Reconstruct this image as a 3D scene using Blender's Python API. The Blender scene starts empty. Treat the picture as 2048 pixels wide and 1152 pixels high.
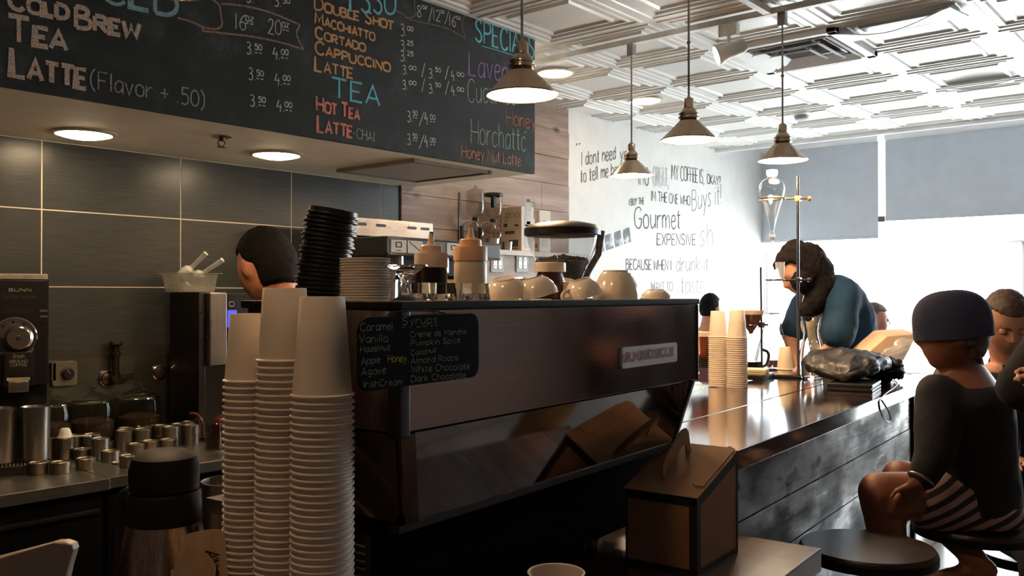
import bpy, bmesh, math, random
from mathutils import Vector, Matrix, noise

# ------------------------------------------------------------------ camera, world, exposure
SC = bpy.context.scene
COL = SC.collection
EYE = 1.48                      # camera height; room axes: +X along the bar to the window, +Y to the menu wall
F = 1800.0                      # focal length in pixels of the 2048 px wide frame
YAW, PITCH = math.radians(40.0), math.atan(14 / F)
cam_d = bpy.data.cameras.new('camera')
cam_d.sensor_width = 36.0
cam_d.lens = 36.0 * F / 2048
cam_d.clip_start = 0.05
cam = bpy.data.objects.new('camera', cam_d)
cam.location = (0, 0, EYE)
cam.rotation_euler = (math.pi / 2 + PITCH, 0, YAW - math.pi / 2)
COL.objects.link(cam)
SC.camera = cam

world = bpy.data.worlds.new('sky')
SC.world = world
world.use_nodes = True
bg = world.node_tree.nodes['Background']
bg.inputs['Color'].default_value = (0.93, 0.97, 1.0, 1)
bg.inputs['Strength'].default_value = 13.5

SC.view_settings.view_transform = 'Standard'
SC.view_settings.look = 'None'
SC.view_settings.exposure = 0.32
SC.view_settings.gamma = 1.0
SC.view_settings.use_curve_mapping = False
SC.cycles.max_bounces = 14
SC.cycles.diffuse_bounces = 5
SC.cycles.glossy_bounces = 6
SC.cycles.transmission_bounces = 12
SC.cycles.transparent_max_bounces = 24
SC.cycles.caustics_refractive = False
SC.cycles.sample_clamp_indirect = 0.0

XW, YW = 8.36, 3.78             # window wall, menu wall
ZC = EYE + 1.31                 # ceiling
def portal(y0, y1, z0, z1):     # tells the renderer where the daylight comes in
    l = bpy.data.lights.new('daylight_portal', 'AREA')
    l.shape = 'RECTANGLE'
    l.size, l.size_y = abs(y1 - y0), abs(z1 - z0)
    l.cycles.is_portal = True
    o = bpy.data.objects.new('daylight_portal', l)
    o.location = (XW + 0.12, (y0 + y1) / 2, (z0 + z1) / 2)
    o.rotation_euler = (0, math.pi / 2, 0)
    l.size, l.size_y = abs(z1 - z0), abs(y1 - y0)
    COL.objects.link(o)
portal(-0.45, 3.7, 0.35, 2.95)

# ------------------------------------------------------------------ pixel -> place (used to measure the room)
_s, _c = math.sin(YAW), math.cos(YAW)
RGT = Vector((_s, -_c, 0))
FWD = Vector((_c * math.cos(PITCH), _s * math.cos(PITCH), math.sin(PITCH)))
UP = RGT.cross(FWD)
CAM = Vector((0, 0, EYE))
def ray(px, py): return FWD + RGT * ((px - 1024) / F) + UP * ((576 - py) / F)
def W(px, py, d): return CAM + ray(px, py) * d
def on_z(px, py, z):
    r = ray(px, py); return CAM + r * ((z - EYE) / r.z)
def on_y(px, py, y):
    r = ray(px, py); return CAM + r * (y / r.y)
def on_x(px, py, x):
    r = ray(px, py); return CAM + r * (x / r.x)
# the bar and the espresso counter stand 4.5 degrees off the menu wall
TB = math.radians(4.5)
BU, BV = Vector((math.cos(TB), math.sin(TB), 0)), Vector((-math.sin(TB), math.cos(TB), 0))
def C(u, v, z): return BU * u + BV * v + Vector((0, 0, z))
def on_v(px, py, v):
    r = ray(px, py); return CAM + r * (v / r.dot(BV))

# ------------------------------------------------------------------ materials
def lin(c):
    def f(x):
        x /= 255.0
        return x / 12.92 if x <= 0.04045 else ((x + 0.055) / 1.055) ** 2.4
    return (f(c[0]), f(c[1]), f(c[2]), 1)

class NT:
    def __init__(s, name):
        s.m = bpy.data.materials.new(name); s.m.use_nodes = True
        s.t = s.m.node_tree; s.n = s.t.nodes
        s.b = s.n['Principled BSDF']; s.out = s.n['Material Output']
        s._tc = None
    def add(s, kind, **kw):
        n = s.n.new(kind)
        for k, v in kw.items(): setattr(n, k, v)
        return n
    def link(s, a, b): s.t.links.new(a, b)
    def tc(s, scale=(1, 1, 1), rot=(0, 0, 0)):
        if s._tc is None: s._tc = s.add('ShaderNodeTexCoord')
        mp = s.add('ShaderNodeMapping')
        mp.inputs['Scale'].default_value = scale
        mp.inputs['Rotation'].default_value = rot
        s.link(s._tc.outputs['Object'], mp.inputs['Vector'])
        return mp.outputs['Vector']
    def noise(s, scale=5, detail=4, rough=0.55, stretch=(1, 1, 1), rot=(0, 0, 0)):
        n = s.add('ShaderNodeTexNoise')
        n.inputs['Scale'].default_value = scale
        n.inputs['Detail'].default_value = detail
        n.inputs['Roughness'].default_value = rough
        s.link(s.tc(stretch, rot), n.inputs['Vector'])
        return n.outputs['Fac']
    def ramp(s, fac, stops):
        r = s.add('ShaderNodeValToRGB')
        e = r.color_ramp.elements
        while len(e) < len(stops): e.new(0.5)
        for k, (p, c) in enumerate(stops):
            e[k].position = p
            e[k].color = lin(c) if len(c) == 3 else c
        s.link(fac, r.inputs['Fac'])
        return r.outputs['Color']
    def bump(s, fac, strength=0.2, dist=0.01):
        b = s.add('ShaderNodeBump')
        b.inputs['Strength'].default_value = strength
        b.inputs['Distance'].default_value = dist
        s.link(fac, b.inputs['Height'])
        s.link(b.outputs['Normal'], s.b.inputs['Normal'])
    def set(s, **kw):
        for k, v in kw.items(): s.b.inputs[k.replace('_', ' ')].default_value = v

def plain(name, col, rough=0.5, metal=0.0, var=0.12, vscale=6.0, bump=0.0, bscale=80, spec=None, stretch=(1, 1, 1), coat=0, trans=0, ior=1.45, sheen=0):
    t = NT(name)
    lo = tuple(max(0, c * (1 - var)) for c in col); hi = tuple(min(255, c * (1 + var)) for c in col)
    t.link(t.ramp(t.noise(vscale, 4, 0.6, stretch), [(0.3, lo), (0.7, hi)]), t.b.inputs['Base Color'])
    t.set(Roughness=rough, Metallic=metal)
    if spec is not None: t.b.inputs['Specular IOR Level'].default_value = spec
    if bump: t.bump(t.noise(bscale, 5, 0.6, stretch), bump, 0.004)
    if coat: t.b.inputs['Coat Weight'].default_value = coat; t.b.inputs['Coat Roughness'].default_value = 0.08
    if trans: t.b.inputs['Transmission Weight'].default_value = trans; t.b.inputs['IOR'].default_value = ior
    if sheen: t.b.inputs['Sheen Weight'].default_value = sheen
    return t.m

def brushed(name, col, rough=0.28, axis=0, amt=0.1, metal=1.0):
    t = NT(name)
    st = [90, 90, 90]; st[axis] = 0.7
    f = t.noise(4, 3, 0.6, tuple(st))
    lo = tuple(c * (1 - amt) for c in col); hi = tuple(min(255, c * (1 + amt)) for c in col)
    t.link(t.ramp(f, [(0.3, lo), (0.7, hi)]), t.b.inputs['Base Color'])
    r = t.ramp(t.noise(3, 3), [(0.3, (max(0, rough - .06),) * 3 + (1,)), (0.7, (rough + .08,) * 3 + (1,))])
    t.link(r, t.b.inputs['Roughness'])
    t.set(Metallic=metal)
    t.bump(f, 0.06, 0.001)
    return t.m

def wood(name, c1, c2, c3, axis=0, scale=1.0, rough=0.4, coat=0.0, knots=True, bump=0.15, rvar=0.0):
    t = NT(name)
    st = [9, 9, 9]; st[axis] = 0.7
    g = t.noise(2.2 * scale, 6, 0.62, tuple(st))
    st2 = [1.3, 1.3, 1.3]; st2[axis] = 0.35
    big = t.noise(3.0 * scale, 3, 0.5, tuple(st2))
    mx = t.add('ShaderNodeMath', operation='MULTIPLY_ADD')
    t.link(g, mx.inputs[0]); mx.inputs[1].default_value = 0.65
    m2 = t.add('ShaderNodeMath', operation='MULTIPLY'); t.link(big, m2.inputs[0]); m2.inputs[1].default_value = 0.4
    t.link(m2.outputs[0], mx.inputs[2])
    col = t.ramp(mx.outputs[0], [(0.33, c1), (0.52, c2), (0.7, c3)])
    if knots:
        v = t.add('ShaderNodeTexVoronoi'); v.inputs['Scale'].default_value = 2.6 * scale
        st3 = [1.6, 1.6, 1.6]; st3[axis] = 0.9
        t.link(t.tc(tuple(st3)), v.inputs['Vector'])
        k = t.ramp(v.outputs['Distance'], [(0.03, (0, 0, 0, 1)), (0.13, (1, 1, 1, 1))])
        mm = t.add('ShaderNodeMix', data_type='RGBA', blend_type='MIX')
        t.link(k, mm.inputs[0])
        mm.inputs[6].default_value = lin(tuple(c * 0.45 for c in c1))
        t.link(col, mm.inputs[7])
        col = mm.outputs[2]
    t.link(col, t.b.inputs['Base Color'])
    t.set(Roughness=rough)
    if rvar:
        st4 = [2.6, 2.6, 2.6]; st4[axis] = 1.2
        t.link(t.ramp(t.noise(2.2, 4, .6, tuple(st4)), [(.38, (max(.08, rough - rvar),) * 3 + (1,)), (.62, (min(1, rough + rvar),) * 3 + (1,))]), t.b.inputs['Roughness'])
    if coat: t.b.inputs['Coat Weight'].default_value = coat; t.b.inputs['Coat Roughness'].default_value = 0.1
    t.bump(g, bump, 0.003)
    return t.m

def glow(name, col, strength):
    t = NT(name)
    t.b.inputs['Emission Color'].default_value = lin(col)
    t.b.inputs['Emission Strength'].default_value = strength
    f = t.noise(8, 2)
    t.link(t.ramp(f, [(0.2, tuple(c * .95 for c in col)), (0.8, col)]), t.b.inputs['Base Color'])
    t.set(Roughness=0.5)
    return t.m

def glass(name, tint=(250, 252, 252), rough=0.0, ior=1.45):
    t = NT(name)
    t.b.inputs['Base Color'].default_value = lin(tint)
    t.set(Roughness=rough)
    t.b.inputs['Transmission Weight'].default_value = 1.0
    t.b.inputs['IOR'].default_value = ior
    t.bump(t.noise(14, 2), 0.02, 0.002)
    return t.m

def sheet_glass(name, tint=(245, 250, 250), refl=0.9, cloud=0.0, milk=(235, 238, 240)):
    """thin clear sheet: passes light straight on, mirrors a little at glancing angles"""
    t = NT(name)
    tr = t.add('ShaderNodeBsdfTransparent'); tr.inputs['Color'].default_value = lin(tint)
    gl = t.add('ShaderNodeBsdfGlossy'); gl.inputs['Roughness'].default_value = 0.03
    lw = t.add('ShaderNodeLayerWeight'); lw.inputs['Blend'].default_value = 0.5
    pw = t.add('ShaderNodeMath', operation='POWER'); pw.inputs[1].default_value = 4.0
    t.link(lw.outputs['Facing'], pw.inputs[0])
    mu = t.add('ShaderNodeMath', operation='MULTIPLY_ADD'); mu.inputs[1].default_value = min(1.0, refl * .5); mu.inputs[2].default_value = .035
    t.link(pw.outputs[0], mu.inputs[0])
    mx = t.add('ShaderNodeMixShader'); t.link(mu.outputs[0], mx.inputs[0])
    t.link(tr.outputs[0], mx.inputs[1]); t.link(gl.outputs[0], mx.inputs[2])
    res = mx.outputs[0]
    if cloud:
        df = t.add('ShaderNodeBsdfPrincipled'); df.inputs['Base Color'].default_value = lin(milk); df.inputs['Roughness'].default_value = 0.25
        df.inputs['Subsurface Weight'].default_value = 0.0
        m2 = t.add('ShaderNodeMixShader')
        f = t.ramp(t.noise(5, 3), [(0.3, (cloud * .7,) * 3 + (1,)), (0.7, (min(1, cloud * 1.3),) * 3 + (1,))])
        t.link(f, m2.inputs[0]); t.link(res, m2.inputs[1]); t.link(df.outputs[0], m2.inputs[2])
        res = m2.outputs[0]
    t.link(res, t.out.inputs['Surface'])
    return t.m

def chalk(name, col, grain=0.5, scale=260):
    """dry chalk / worn marker: broken by grain so the board shows through"""
    t = NT(name)
    t.b.inputs['Base Color'].default_value = lin(col)
    t.set(Roughness=0.95)
    t.b.inputs['Specular IOR Level'].default_value = 0.1
    tr = t.add('ShaderNodeBsdfTransparent')
    mx = t.add('ShaderNodeMixShader')
    f = t.ramp(t.noise(scale, 3, 0.7), [(grain - 0.17, (0.25, 0.25, 0.25, 1)), (grain + 0.02, (1, 1, 1, 1))])
    t.link(f, mx.inputs[0]); t.link(tr.outputs[0], mx.inputs[1]); t.link(t.b.outputs[0], mx.inputs[2])
    t.link(mx.outputs[0], t.out.inputs['Surface'])
    return t.m

# ------------------------------------------------------------------ mesh building
def frame(axis, ref=None):
    z = Vector(axis).normalized()
    r = Vector(ref) if ref is not None else (Vector((0, 0, 1)) if abs(z.z) < 0.9 else Vector((1, 0, 0)))
    x = r.cross(z)
    if x.length < 1e-6: x = Vector((0, 1, 0)).cross(z)
    x.normalize(); y = z.cross(x)
    return x, y, z

class MB:
    def __init__(s): s.bm = bmesh.new(); s.mi = 0; s.bevelled = False
    def v(s, p): return s.bm.verts.new(p)
    def f(s, vs):
        try:
            fc = s.bm.faces.new(vs); fc.material_index = s.mi; return fc
        except ValueError: return None
    def box(s, c, size, M=None, bev=0.0, seg=2):
        """box centred at c (in the frame M if given)"""
        hx, hy, hz = size[0] / 2, size[1] / 2, size[2] / 2
        pts = [Vector((x * hx + c[0], y * hy + c[1], z * hz + c[2])) for x in (-1, 1) for y in (-1, 1) for z in (-1, 1)]
        if M is not None: pts = [M @ p for p in pts]
        vs = [s.v(p) for p in pts]
        fs = [s.f([vs[i] for i in q]) for q in ((0, 1, 3, 2), (4, 6, 7, 5), (0, 4, 5, 1), (2, 3, 7, 6), (0, 2, 6, 4), (1, 5, 7, 3))]
        if bev > 0:
            s.bevelled = True
            es = list({e for fc in fs for e in fc.edges})
            r = bmesh.ops.bevel(s.bm, geom=es, offset=bev, segments=seg, profile=0.5, affect='EDGES', clamp_overlap=True)
            for fc in r['faces']: fc.material_index = s.mi
        return s
    def lo_hi(s, lo, hi, M=None, bev=0.0, seg=2):
        return s.box([(a + b) / 2 for a, b in zip(lo, hi)], [abs(b - a) for a, b in zip(lo, hi)], M, bev, seg)
    def lathe(s, prof, seg=32, c=(0, 0, 0), M=None, a0=0.0, a1=2 * math.pi, sx=1.0, sy=1.0):
        full = abs(a1 - a0 - 2 * math.pi) < 1e-6
        n = seg if full else seg + 1
        rings = []
        c = Vector(c)
        for r, z in prof:
            if r < 1e-6:
                p = Vector((0, 0, z)) + c
                rings.append([s.v(M @ p if M is not None else p)])
            else:
                ring = []
                for k in range(n):
                    a = a0 + (a1 - a0) * k / seg
                    p = Vector((r * math.cos(a) * sx, r * math.sin(a) * sy, z)) + c
                    ring.append(s.v(M @ p if M is not None else p))
                rings.append(ring)
        for A, B in zip(rings, rings[1:]):
            m = max(len(A), len(B))
            for k in range(m if full else m - 1):
                j = (k + 1) % m
                if len(A) == 1 and len(B) == 1: continue
                if len(A) == 1: s.f([A[0], B[j], B[k]])
                elif len(B) == 1: s.f([A[k], A[j], B[0]])
                else: s.f([A[k], A[j], B[j], B[k]])
        return s
    def tube(s, pts, r, seg=8, closed=False, cap=True):
        pts = [Vector(p) for p in pts]
        n = len(pts)
        rs = list(r) if isinstance(r, (list, tuple)) else [r] * n
        if len(rs) != n:        # spread the given radii evenly along the path
            m = len(rs) - 1
            rs = [rs[min(int(i * m / (n - 1)), m - 1)] * (1 - (i * m / (n - 1) - min(int(i * m / (n - 1)), m - 1))) + rs[min(int(i * m / (n - 1)), m - 1) + 1] * (i * m / (n - 1) - min(int(i * m / (n - 1)), m - 1)) for i in range(n)]
        rings, ref = [], None
        for i, p in enumerate(pts):
            if closed: t = pts[(i + 1) % n] - pts[i - 1]
            else: t = pts[min(i + 1, n - 1)] - pts[max(i - 1, 0)]
            if t.length < 1e-9: t = Vector((0, 0, 1))
            t.normalize()
            if ref is None:
                x, y, _ = frame(t)
            else:
                x = ref - t * ref.dot(t)
                if x.length < 1e-6: x = frame(t)[0]
                x.normalize(); y = t.cross(x)
            ref = x
            rings.append([s.v(p + (x * math.cos(2 * math.pi * k / seg) + y * math.sin(2 * math.pi * k / seg)) * rs[i]) for k in range(seg)])
        for i in range(n if closed else n - 1):
            A, B = rings[i], rings[(i + 1) % n]
            for k in range(seg):
                s.f([A[k], A[(k + 1) % seg], B[(k + 1) % seg], B[k]])
        if cap and not closed:
            s.f(rings[0][::-1]); s.f(rings[-1])
        return s
    def rod(s, a, b, r, seg=12): return s.tube([a, b], r, seg)
    def prism(s, poly, o, ex, ey, ez, t, bev=0):
        """outline poly (2D, counter-clockwise) in the plane (ex, ey) at o, pushed t along ez"""
        o, ex, ey, ez = Vector(o), Vector(ex), Vector(ey), Vector(ez)
        A = [s.v(o + ex * x + ey * y) for x, y in poly]
        B = [s.v(o + ex * x + ey * y + ez * t) for x, y in poly]
        fs = [s.f(A[::-1]), s.f(B)]
        n = len(poly)
        for k in range(n): fs.append(s.f([A[k], A[(k + 1) % n], B[(k + 1) % n], B[k]]))
        if bev:
            s.bevelled = True
            es = [e for fc in fs[:2] if fc for e in fc.edges]
            bmesh.ops.bevel(s.bm, geom=es, offset=bev, segments=2, profile=0.5, affect='EDGES', clamp_overlap=True)
        return s
    def ball(s, c, r, M=None, seg=16, rings=10):
        r = r if isinstance(r, (tuple, list)) else (r, r, r)
        prof = [(math.sin(math.pi * k / rings), -math.cos(math.pi * k / rings)) for k in range(rings + 1)]
        prof[0] = (0, -1); prof[-1] = (0, 1)
        Q = Matrix.Translation(Vector(c)) @ (M.to_4x4() if M is not None else Matrix.Identity(4)) @ Matrix.Diagonal((r[0], r[1], r[2], 1))
        return s.lathe(prof, seg, M=Q)
    def cone(s, p0, r0, p1, r1, seg=14):
        p0, p1 = Vector(p0), Vector(p1)
        s.ball(p0, r0, seg=seg, rings=8); s.ball(p1, r1, seg=seg, rings=8)
        if (p1 - p0).length > 1e-5: s.tube([p0, p1], [r0, r1], seg)
        return s
    def loft(s, secs, seg=20):
        """closed skin through sections (centre, half-axis a, half-axis b)"""
        rings = []
        for c, a, b in secs:
            c, a, b = Vector(c), Vector(a), Vector(b)
            ring = []
            for k in range(seg):
                t = 2 * math.pi * k / seg
                ct, st = math.cos(t), math.sin(t)
                ct = math.copysign(abs(ct) ** 0.85, ct); st = math.copysign(abs(st) ** 0.85, st)
                ring.append(s.v(c + a * ct + b * st))
            rings.append(ring)
        for A, B in zip(rings, rings[1:]):
            for k in range(seg): s.f([A[k], A[(k + 1) % seg], B[(k + 1) % seg], B[k]])
        s.f(rings[0][::-1]); s.f(rings[-1])
        return s
    def ribbon(s, pts, w, nrm, closed=False, lift=0.0, thick=0.0):
        """flat stroke of width w along pts, facing nrm"""
        pts = [Vector(p) for p in pts]
        nrm = Vector(nrm).normalized()
        n = len(pts)
        L = []
        for i in range(n):
            t = pts[min(i + 1, n - 1)] - pts[max(i - 1, 0)]
            if t.length < 1e-9: t = Vector((0, 0, 1))
            side = nrm.cross(t.normalized())
            if 0 < i < n - 1:
                d = (pts[i + 1] - pts[i]).normalized()
                k = max(0.55, side.dot(nrm.cross(d)))
            else: k = 1
            off = nrm * lift
            L.append((s.v(pts[i] + side * (w / 2 / k) + off), s.v(pts[i] - side * (w / 2 / k) + off)))
        for (a, b), (c, d) in zip(L, L[1:]): s.f([a, c, d, b])
        return s
    def xform(s, M): bmesh.ops.transform(s.bm, matrix=M, verts=s.bm.verts[:]); return s
    def build(s, name, mat, parent=None, sharp=35, normals=True):
        if normals: bmesh.ops.recalc_face_normals(s.bm, faces=s.bm.faces[:])
        me = bpy.data.meshes.new(name)
        s.bm.to_mesh(me); s.bm.free()
        for m in (mat if isinstance(mat, (list, tuple)) else [mat]): me.materials.append(m)
        me.polygons.foreach_set('use_smooth', [True] * len(me.polygons))
        if sharp: me.set_sharp_from_angle(angle=math.radians(sharp))
        o = bpy.data.objects.new(name, me)
        COL.objects.link(o)
        if s.bevelled:              # keep the large faces flat next to their rounded edges
            wn = o.modifiers.new('flat_faces', 'WEIGHTED_NORMAL'); wn.keep_sharp = True; wn.weight = 80
        if parent is not None:
            o.parent = parent
            if parent.name in WORLD: o.matrix_parent_inverse = parent.matrix_basis.inverted()
        return o

WORLD = set()                   # things whose parts are modelled in room coordinates
def tag(o, label, cat, group=None, kind=None):
    o['label'] = label; o['category'] = cat
    if group: o['group'] = group
    if kind: o['kind'] = kind
    return o
def struct(o): o['kind'] = 'structure'; return o
def thing(name, label, cat, loc=(0, 0, 0), rotz=0.0, group=None):
    o = bpy.data.objects.new(name, None)
    o.empty_display_size = 0.05
    o.location = loc; o.rotation_euler = (0, 0, rotz)
    COL.objects.link(o)
    return tag(o, label, cat, group)
def thing_w(*a, **k):
    o = thing(*a, **k); WORLD.add(o.name); return o
def dup(o, parent=None):
    c = o.copy(); COL.objects.link(c)
    if parent is not None: c.parent = parent
    for ch in list(o.children): dup(ch, c)
    return c
def put(o, loc, rotz=0.0, label=None, group=None, tilt=None):
    o.location = loc
    o.rotation_euler = (tilt[0], tilt[1], rotz) if tilt else (0, 0, rotz)
    if label: o['label'] = label
    if group: o['group'] = group
    return o
_ORD = ('first second third fourth fifth sixth seventh eighth ninth tenth eleventh twelfth thirteenth fourteenth fifteenth '
        'sixteenth seventeenth eighteenth nineteenth twentieth').split()
def nth(k):                     # 1 -> first, 23 -> twenty-third
    if k <= 20: return _ORD[k - 1]
    tens = {2: 'twenty', 3: 'thirty', 4: 'forty', 5: 'fifty', 6: 'sixty'}[k // 10]
    return tens[:-1] + 'ieth' if k % 10 == 0 else tens + '-' + _ORD[k % 10 - 1]

def arc(c, ex, ey, r, a0, a1, n=12):
    c, ex, ey = Vector(c), Vector(ex), Vector(ey)
    return [c + ex * (r * math.cos(a0 + (a1 - a0) * k / n)) + ey * (r * math.sin(a0 + (a1 - a0) * k / n)) for k in range(n + 1)]
def smooth_path(pts, it=2):
    pts = [Vector(p) for p in pts]
    for _ in range(it):
        q = [pts[0]]
        for a, b in zip(pts, pts[1:]): q += [a * 0.75 + b * 0.25, a * 0.25 + b * 0.75]
        q.append(pts[-1]); pts = q
    return pts
def rrect(w, h, r, n=5):
    out = []
    for cx, cy, a in ((w / 2 - r, h / 2 - r, 0), (-w / 2 + r, h / 2 - r, 90), (-w / 2 + r, -h / 2 + r, 180), (w / 2 - r, -h / 2 + r, 270)):
        for k in range(n + 1):
            t = math.radians(a + 90 * k / n)
            out.append((cx + r * math.cos(t), cy + r * math.sin(t)))
    return out
def ident(o, ex, ey, ez):
    M = Matrix.Identity(4)
    for k, a in enumerate((ex, ey, ez)):
        for j in range(3): M[j][k] = a[j]
    M[0][3], M[1][3], M[2][3] = o[0], o[1], o[2]
    return M
MBAR = ident((0, 0, 0), BU, BV, Vector((0, 0, 1)))     # bar frame -> room

# ------------------------------------------------------------------ single-stroke hand lettering
_G = {
 'A': '4|0,0 2,6 4,0|.7,2 3.3,2', 'B': '3.6|0,0 0,6|~0,6 2.6,6 3.1,4.6 2.2,3.2 0,3.2|~0,3.2 3,3.2 3.7,1.6 2.8,0 0,0',
 'C': '4|~4,5 2.8,6.3 .6,5.6 -.1,3 .6,.4 2.8,-.3 4,1', 'D': '4|0,0 0,6|~0,6 2.5,6 4.1,4.4 4.1,1.6 2.5,0 0,0',
 'E': '3.2|3.2,6 0,6 0,0 3.2,0|0,3.1 2.6,3.1', 'F': '3.2|3.2,6 0,6 0,0|0,3.1 2.6,3.1',
 'G': '4.2|~4,5 2.8,6.3 .6,5.6 -.1,3 .6,.4 2.8,-.3 4.1,1 4.1,2.8|2.4,2.8 4.2,2.8', 'H': '4|0,0 0,6|4,0 4,6|0,3 4,3',
 'I': '.6|.3,0 .3,6', 'J': '3|~3,6 3,1.4 1.6,-.4 0,1', 'K': '3.6|0,0 0,6|3.4,6 0,2.8 3.6,0', 'L': '3.2|0,6 0,0 3.2,0',
 'M': '5|0,0 .6,6 2.5,1.6 4.4,6 5,0', 'N': '4|0,0 0,6 4,0 4,6', 'O': '4.4|~2.2,6.1 .3,5.6 -.2,3 .3,.4 2.2,-.1 4.1,.4 4.6,3 4.1,5.6 2.2,6.1',
 'P': '3.6|0,0 0,6|~0,6 2.8,6 3.7,4.5 2.8,2.9 0,2.9', 'R': '3.8|0,0 0,6|~0,6 2.8,6 3.6,4.5 2.8,3 0,3|1.4,3 3.8,0',
 'S': '3.6|~3.4,5.2 2,6.3 .2,5.4 .5,3.6 3,2.6 3.5,.9 2,-.3 0,.8', 'T': '4|0,6 4,6|2,6 2,0', 'U': '4|~0,6 0,1.6 .8,-.2 3.2,-.2 4,1.6 4,6',
 'V': '4|0,6 2,0 4,6', 'W': '5.4|0,6 1.3,0 2.7,4.6 4.1,0 5.4,6', 'X': '4|0,0 4,6|0,6 4,0', 'Y': '4|0,6 2,3 4,6|2,3 2,0', 'Z': '3.6|0,6 3.6,6 0,0 3.6,0',
 'a': '3|~3,3.6 1.4,4.2 0,2.6 .2,.5 1.6,-.2 3,1.6|3,4 3,.4 3.3,0', 'b': '3|0,6 0,0|~0,2 1.2,4.2 3,3.6 3,.6 1.4,-.3 0,1',
 'c': '2.8|~2.8,3.4 1.6,4.2 0,3 .1,.8 1.5,-.2 2.9,.8', 'd': '3|3,6 3,0|~3,2.6 1.6,4.3 0,3 .1,.6 1.5,-.2 3,1.6',
 'e': '2.8|~.1,2 2.8,2.3 2.4,4.1 .6,4 -.1,2 .6,0 2,-.2 2.9,.8', 'f': '2.2|~2.4,5.6 1.4,6.3 .8,4.8 .8,0|0,3.6 2,3.6',
 'g': '3|~3,3.6 1.4,4.3 0,2.8 .4,.6 1.8,.2 3,2|~3,4 3,-.6 1.8,-2.2 .2,-1.4', 'h': '3|0,6 0,0|~0,2.4 1.3,4.2 2.8,3.6 3,0',
 'i': '.6|.3,4 .3,0|.3,5.3 .35,5.6', 'j': '1|~.6,4 .6,-1 -.6,-2|.6,5.3 .65,5.6', 'k': '2.8|0,6 0,0|2.6,4 0,1.8 2.8,0', 'l': '.6|.3,6 .3,0',
 'm': '4.4|0,4 0,0|~0,2.6 1,4.2 2.1,3.6 2.2,0|~2.2,2.6 3.2,4.2 4.3,3.6 4.4,0', 'n': '3|0,4 0,0|~0,2.4 1.3,4.2 2.8,3.6 3,0',
 'o': '3|~1.5,4.1 .1,3.4 -.1,2 .2,.4 1.5,-.1 2.9,.5 3.1,2 2.8,3.5 1.5,4.1', 'p': '3|0,4 0,-2.2|~0,2.4 1.3,4.2 3,3.4 3,.8 1.6,-.2 0,1',
 'r': '2.2|0,4 0,0|~0,2.2 1,4 2.3,3.8', 's': '2.4|~2.3,3.5 1.2,4.2 .1,3.2 1.2,2.1 2.4,1 1.2,-.2 0,.6', 't': '2|.9,5.6 .9,.4 1.9,0|0,4 2,4',
 'u': '3|~0,4 0,.8 1.2,-.3 3,1.6|3,4 3,0', 'v': '2.8|0,4 1.4,0 2.8,4', 'w': '4|0,4 1,0 2,3.2 3,0 4,4', 'x': '2.8|0,0 2.8,4|0,4 2.8,0',
 'y': '2.8|0,4 1.4,.6|2.9,4 .6,-2.2', 'z': '2.6|0,4 2.6,4 0,0 2.6,0',
 '0': '3.2|~1.6,6.1 .1,5 -.1,3 .1,1 1.6,-.1 3.1,1 3.3,3 3.1,5 1.6,6.1', '1': '1|.5,6 .5,0', '2': '3.2|~.1,4.8 1.2,6.3 3,5.4 2.6,3.4 0,0|0,0 3.3,0',
 '3': '3|~.1,5.6 1.8,6.3 2.9,4.9 2.2,3.5 .9,3.2|~.9,3.2 2.6,3.1 3.2,1.4 2,-.3 0,.4', '4': '3|1.2,6 0,2.4 3.2,2.4|2.4,4 2.3,-.4',
 '5': '3|3,6 .5,6 .3,3.4|~.3,3.4 2.2,3.9 3.2,2 2.2,-.2 0,.2', '6': '3|~2.8,6 .9,4.4 0,1.8 1.2,-.2 2.9,.6 2.8,2.6 1.2,3.3 .1,2', '8': '3|~1.5,3.2 .1,4.4 .6,6 2.4,6 2.9,4.4 1.5,3.2 0,1.8 .4,0 2.6,0 3,1.8 1.5,3.2',
 '.': '.8|.3,0 .5,.35', ',': '.8|.5,.4 .1,-1', '/': '2.6|0,-.6 2.6,6.6', '-': '2|0,2.6 1.8,2.7', '+': '3|1.5,1 1.5,4.4|0,2.7 3,2.7', '(': '1.4|~1.4,6.6 .1,5 -.2,2.8 .1,.6 1.4,-1',
 ')': '1.4|~0,6.6 1.3,5 1.6,2.8 1.3,.6 0,-1', '!': '.6|.3,6 .3,1.6|.3,.3 .32,0', '?': '2.6|~0,5 1.2,6.3 2.6,5 1.3,3 1.3,1.8|1.3,.3 1.32,0', "'": '.6|.3,6 .2,4.8',
 '"': '1.6|~.6,6.4 0,5.8 .2,5|~1.7,6.4 1.1,5.8 1.3,5', '~': '2.6|~2.6,3.2 2,4.1 .4,3.6 0,2 .4,.4 2,-.1 2.7,.9|2.2,5 3.2,5.8', '_': '2|0,0 2,0',
 '*': '1|.3,2 .7,2.4',
}
def strokes(text, track=1.1):
    x, out = 0.0, []
    caps = text.startswith('^')             # small capitals: first letter of a word taller
    text = text.lstrip('^')
    for i, ch in enumerate(text):
        if ch == ' ': x += 2.4; continue
        parts = _G.get(ch, _G['.']).split('|')
        k = .72 if caps and i and text[i - 1] != ' ' else 1.0
        for p in parts[1:]:
            cv = p[0] == '~'
            pts = [tuple(float(q) for q in a.split(',')) for a in p.lstrip('~').split()]
            pts = [(a * (k + .1 * (k < 1)) + x, b * k) for a, b in pts]
            if cv:
                pts = [(q.x, q.y) for q in smooth_path([Vector((a, b, 0)) for a, b in pts], 2)]
            out.append(pts)
        x += float(parts[0]) * k + track
    return out, max(x - track, 0.5)
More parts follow.
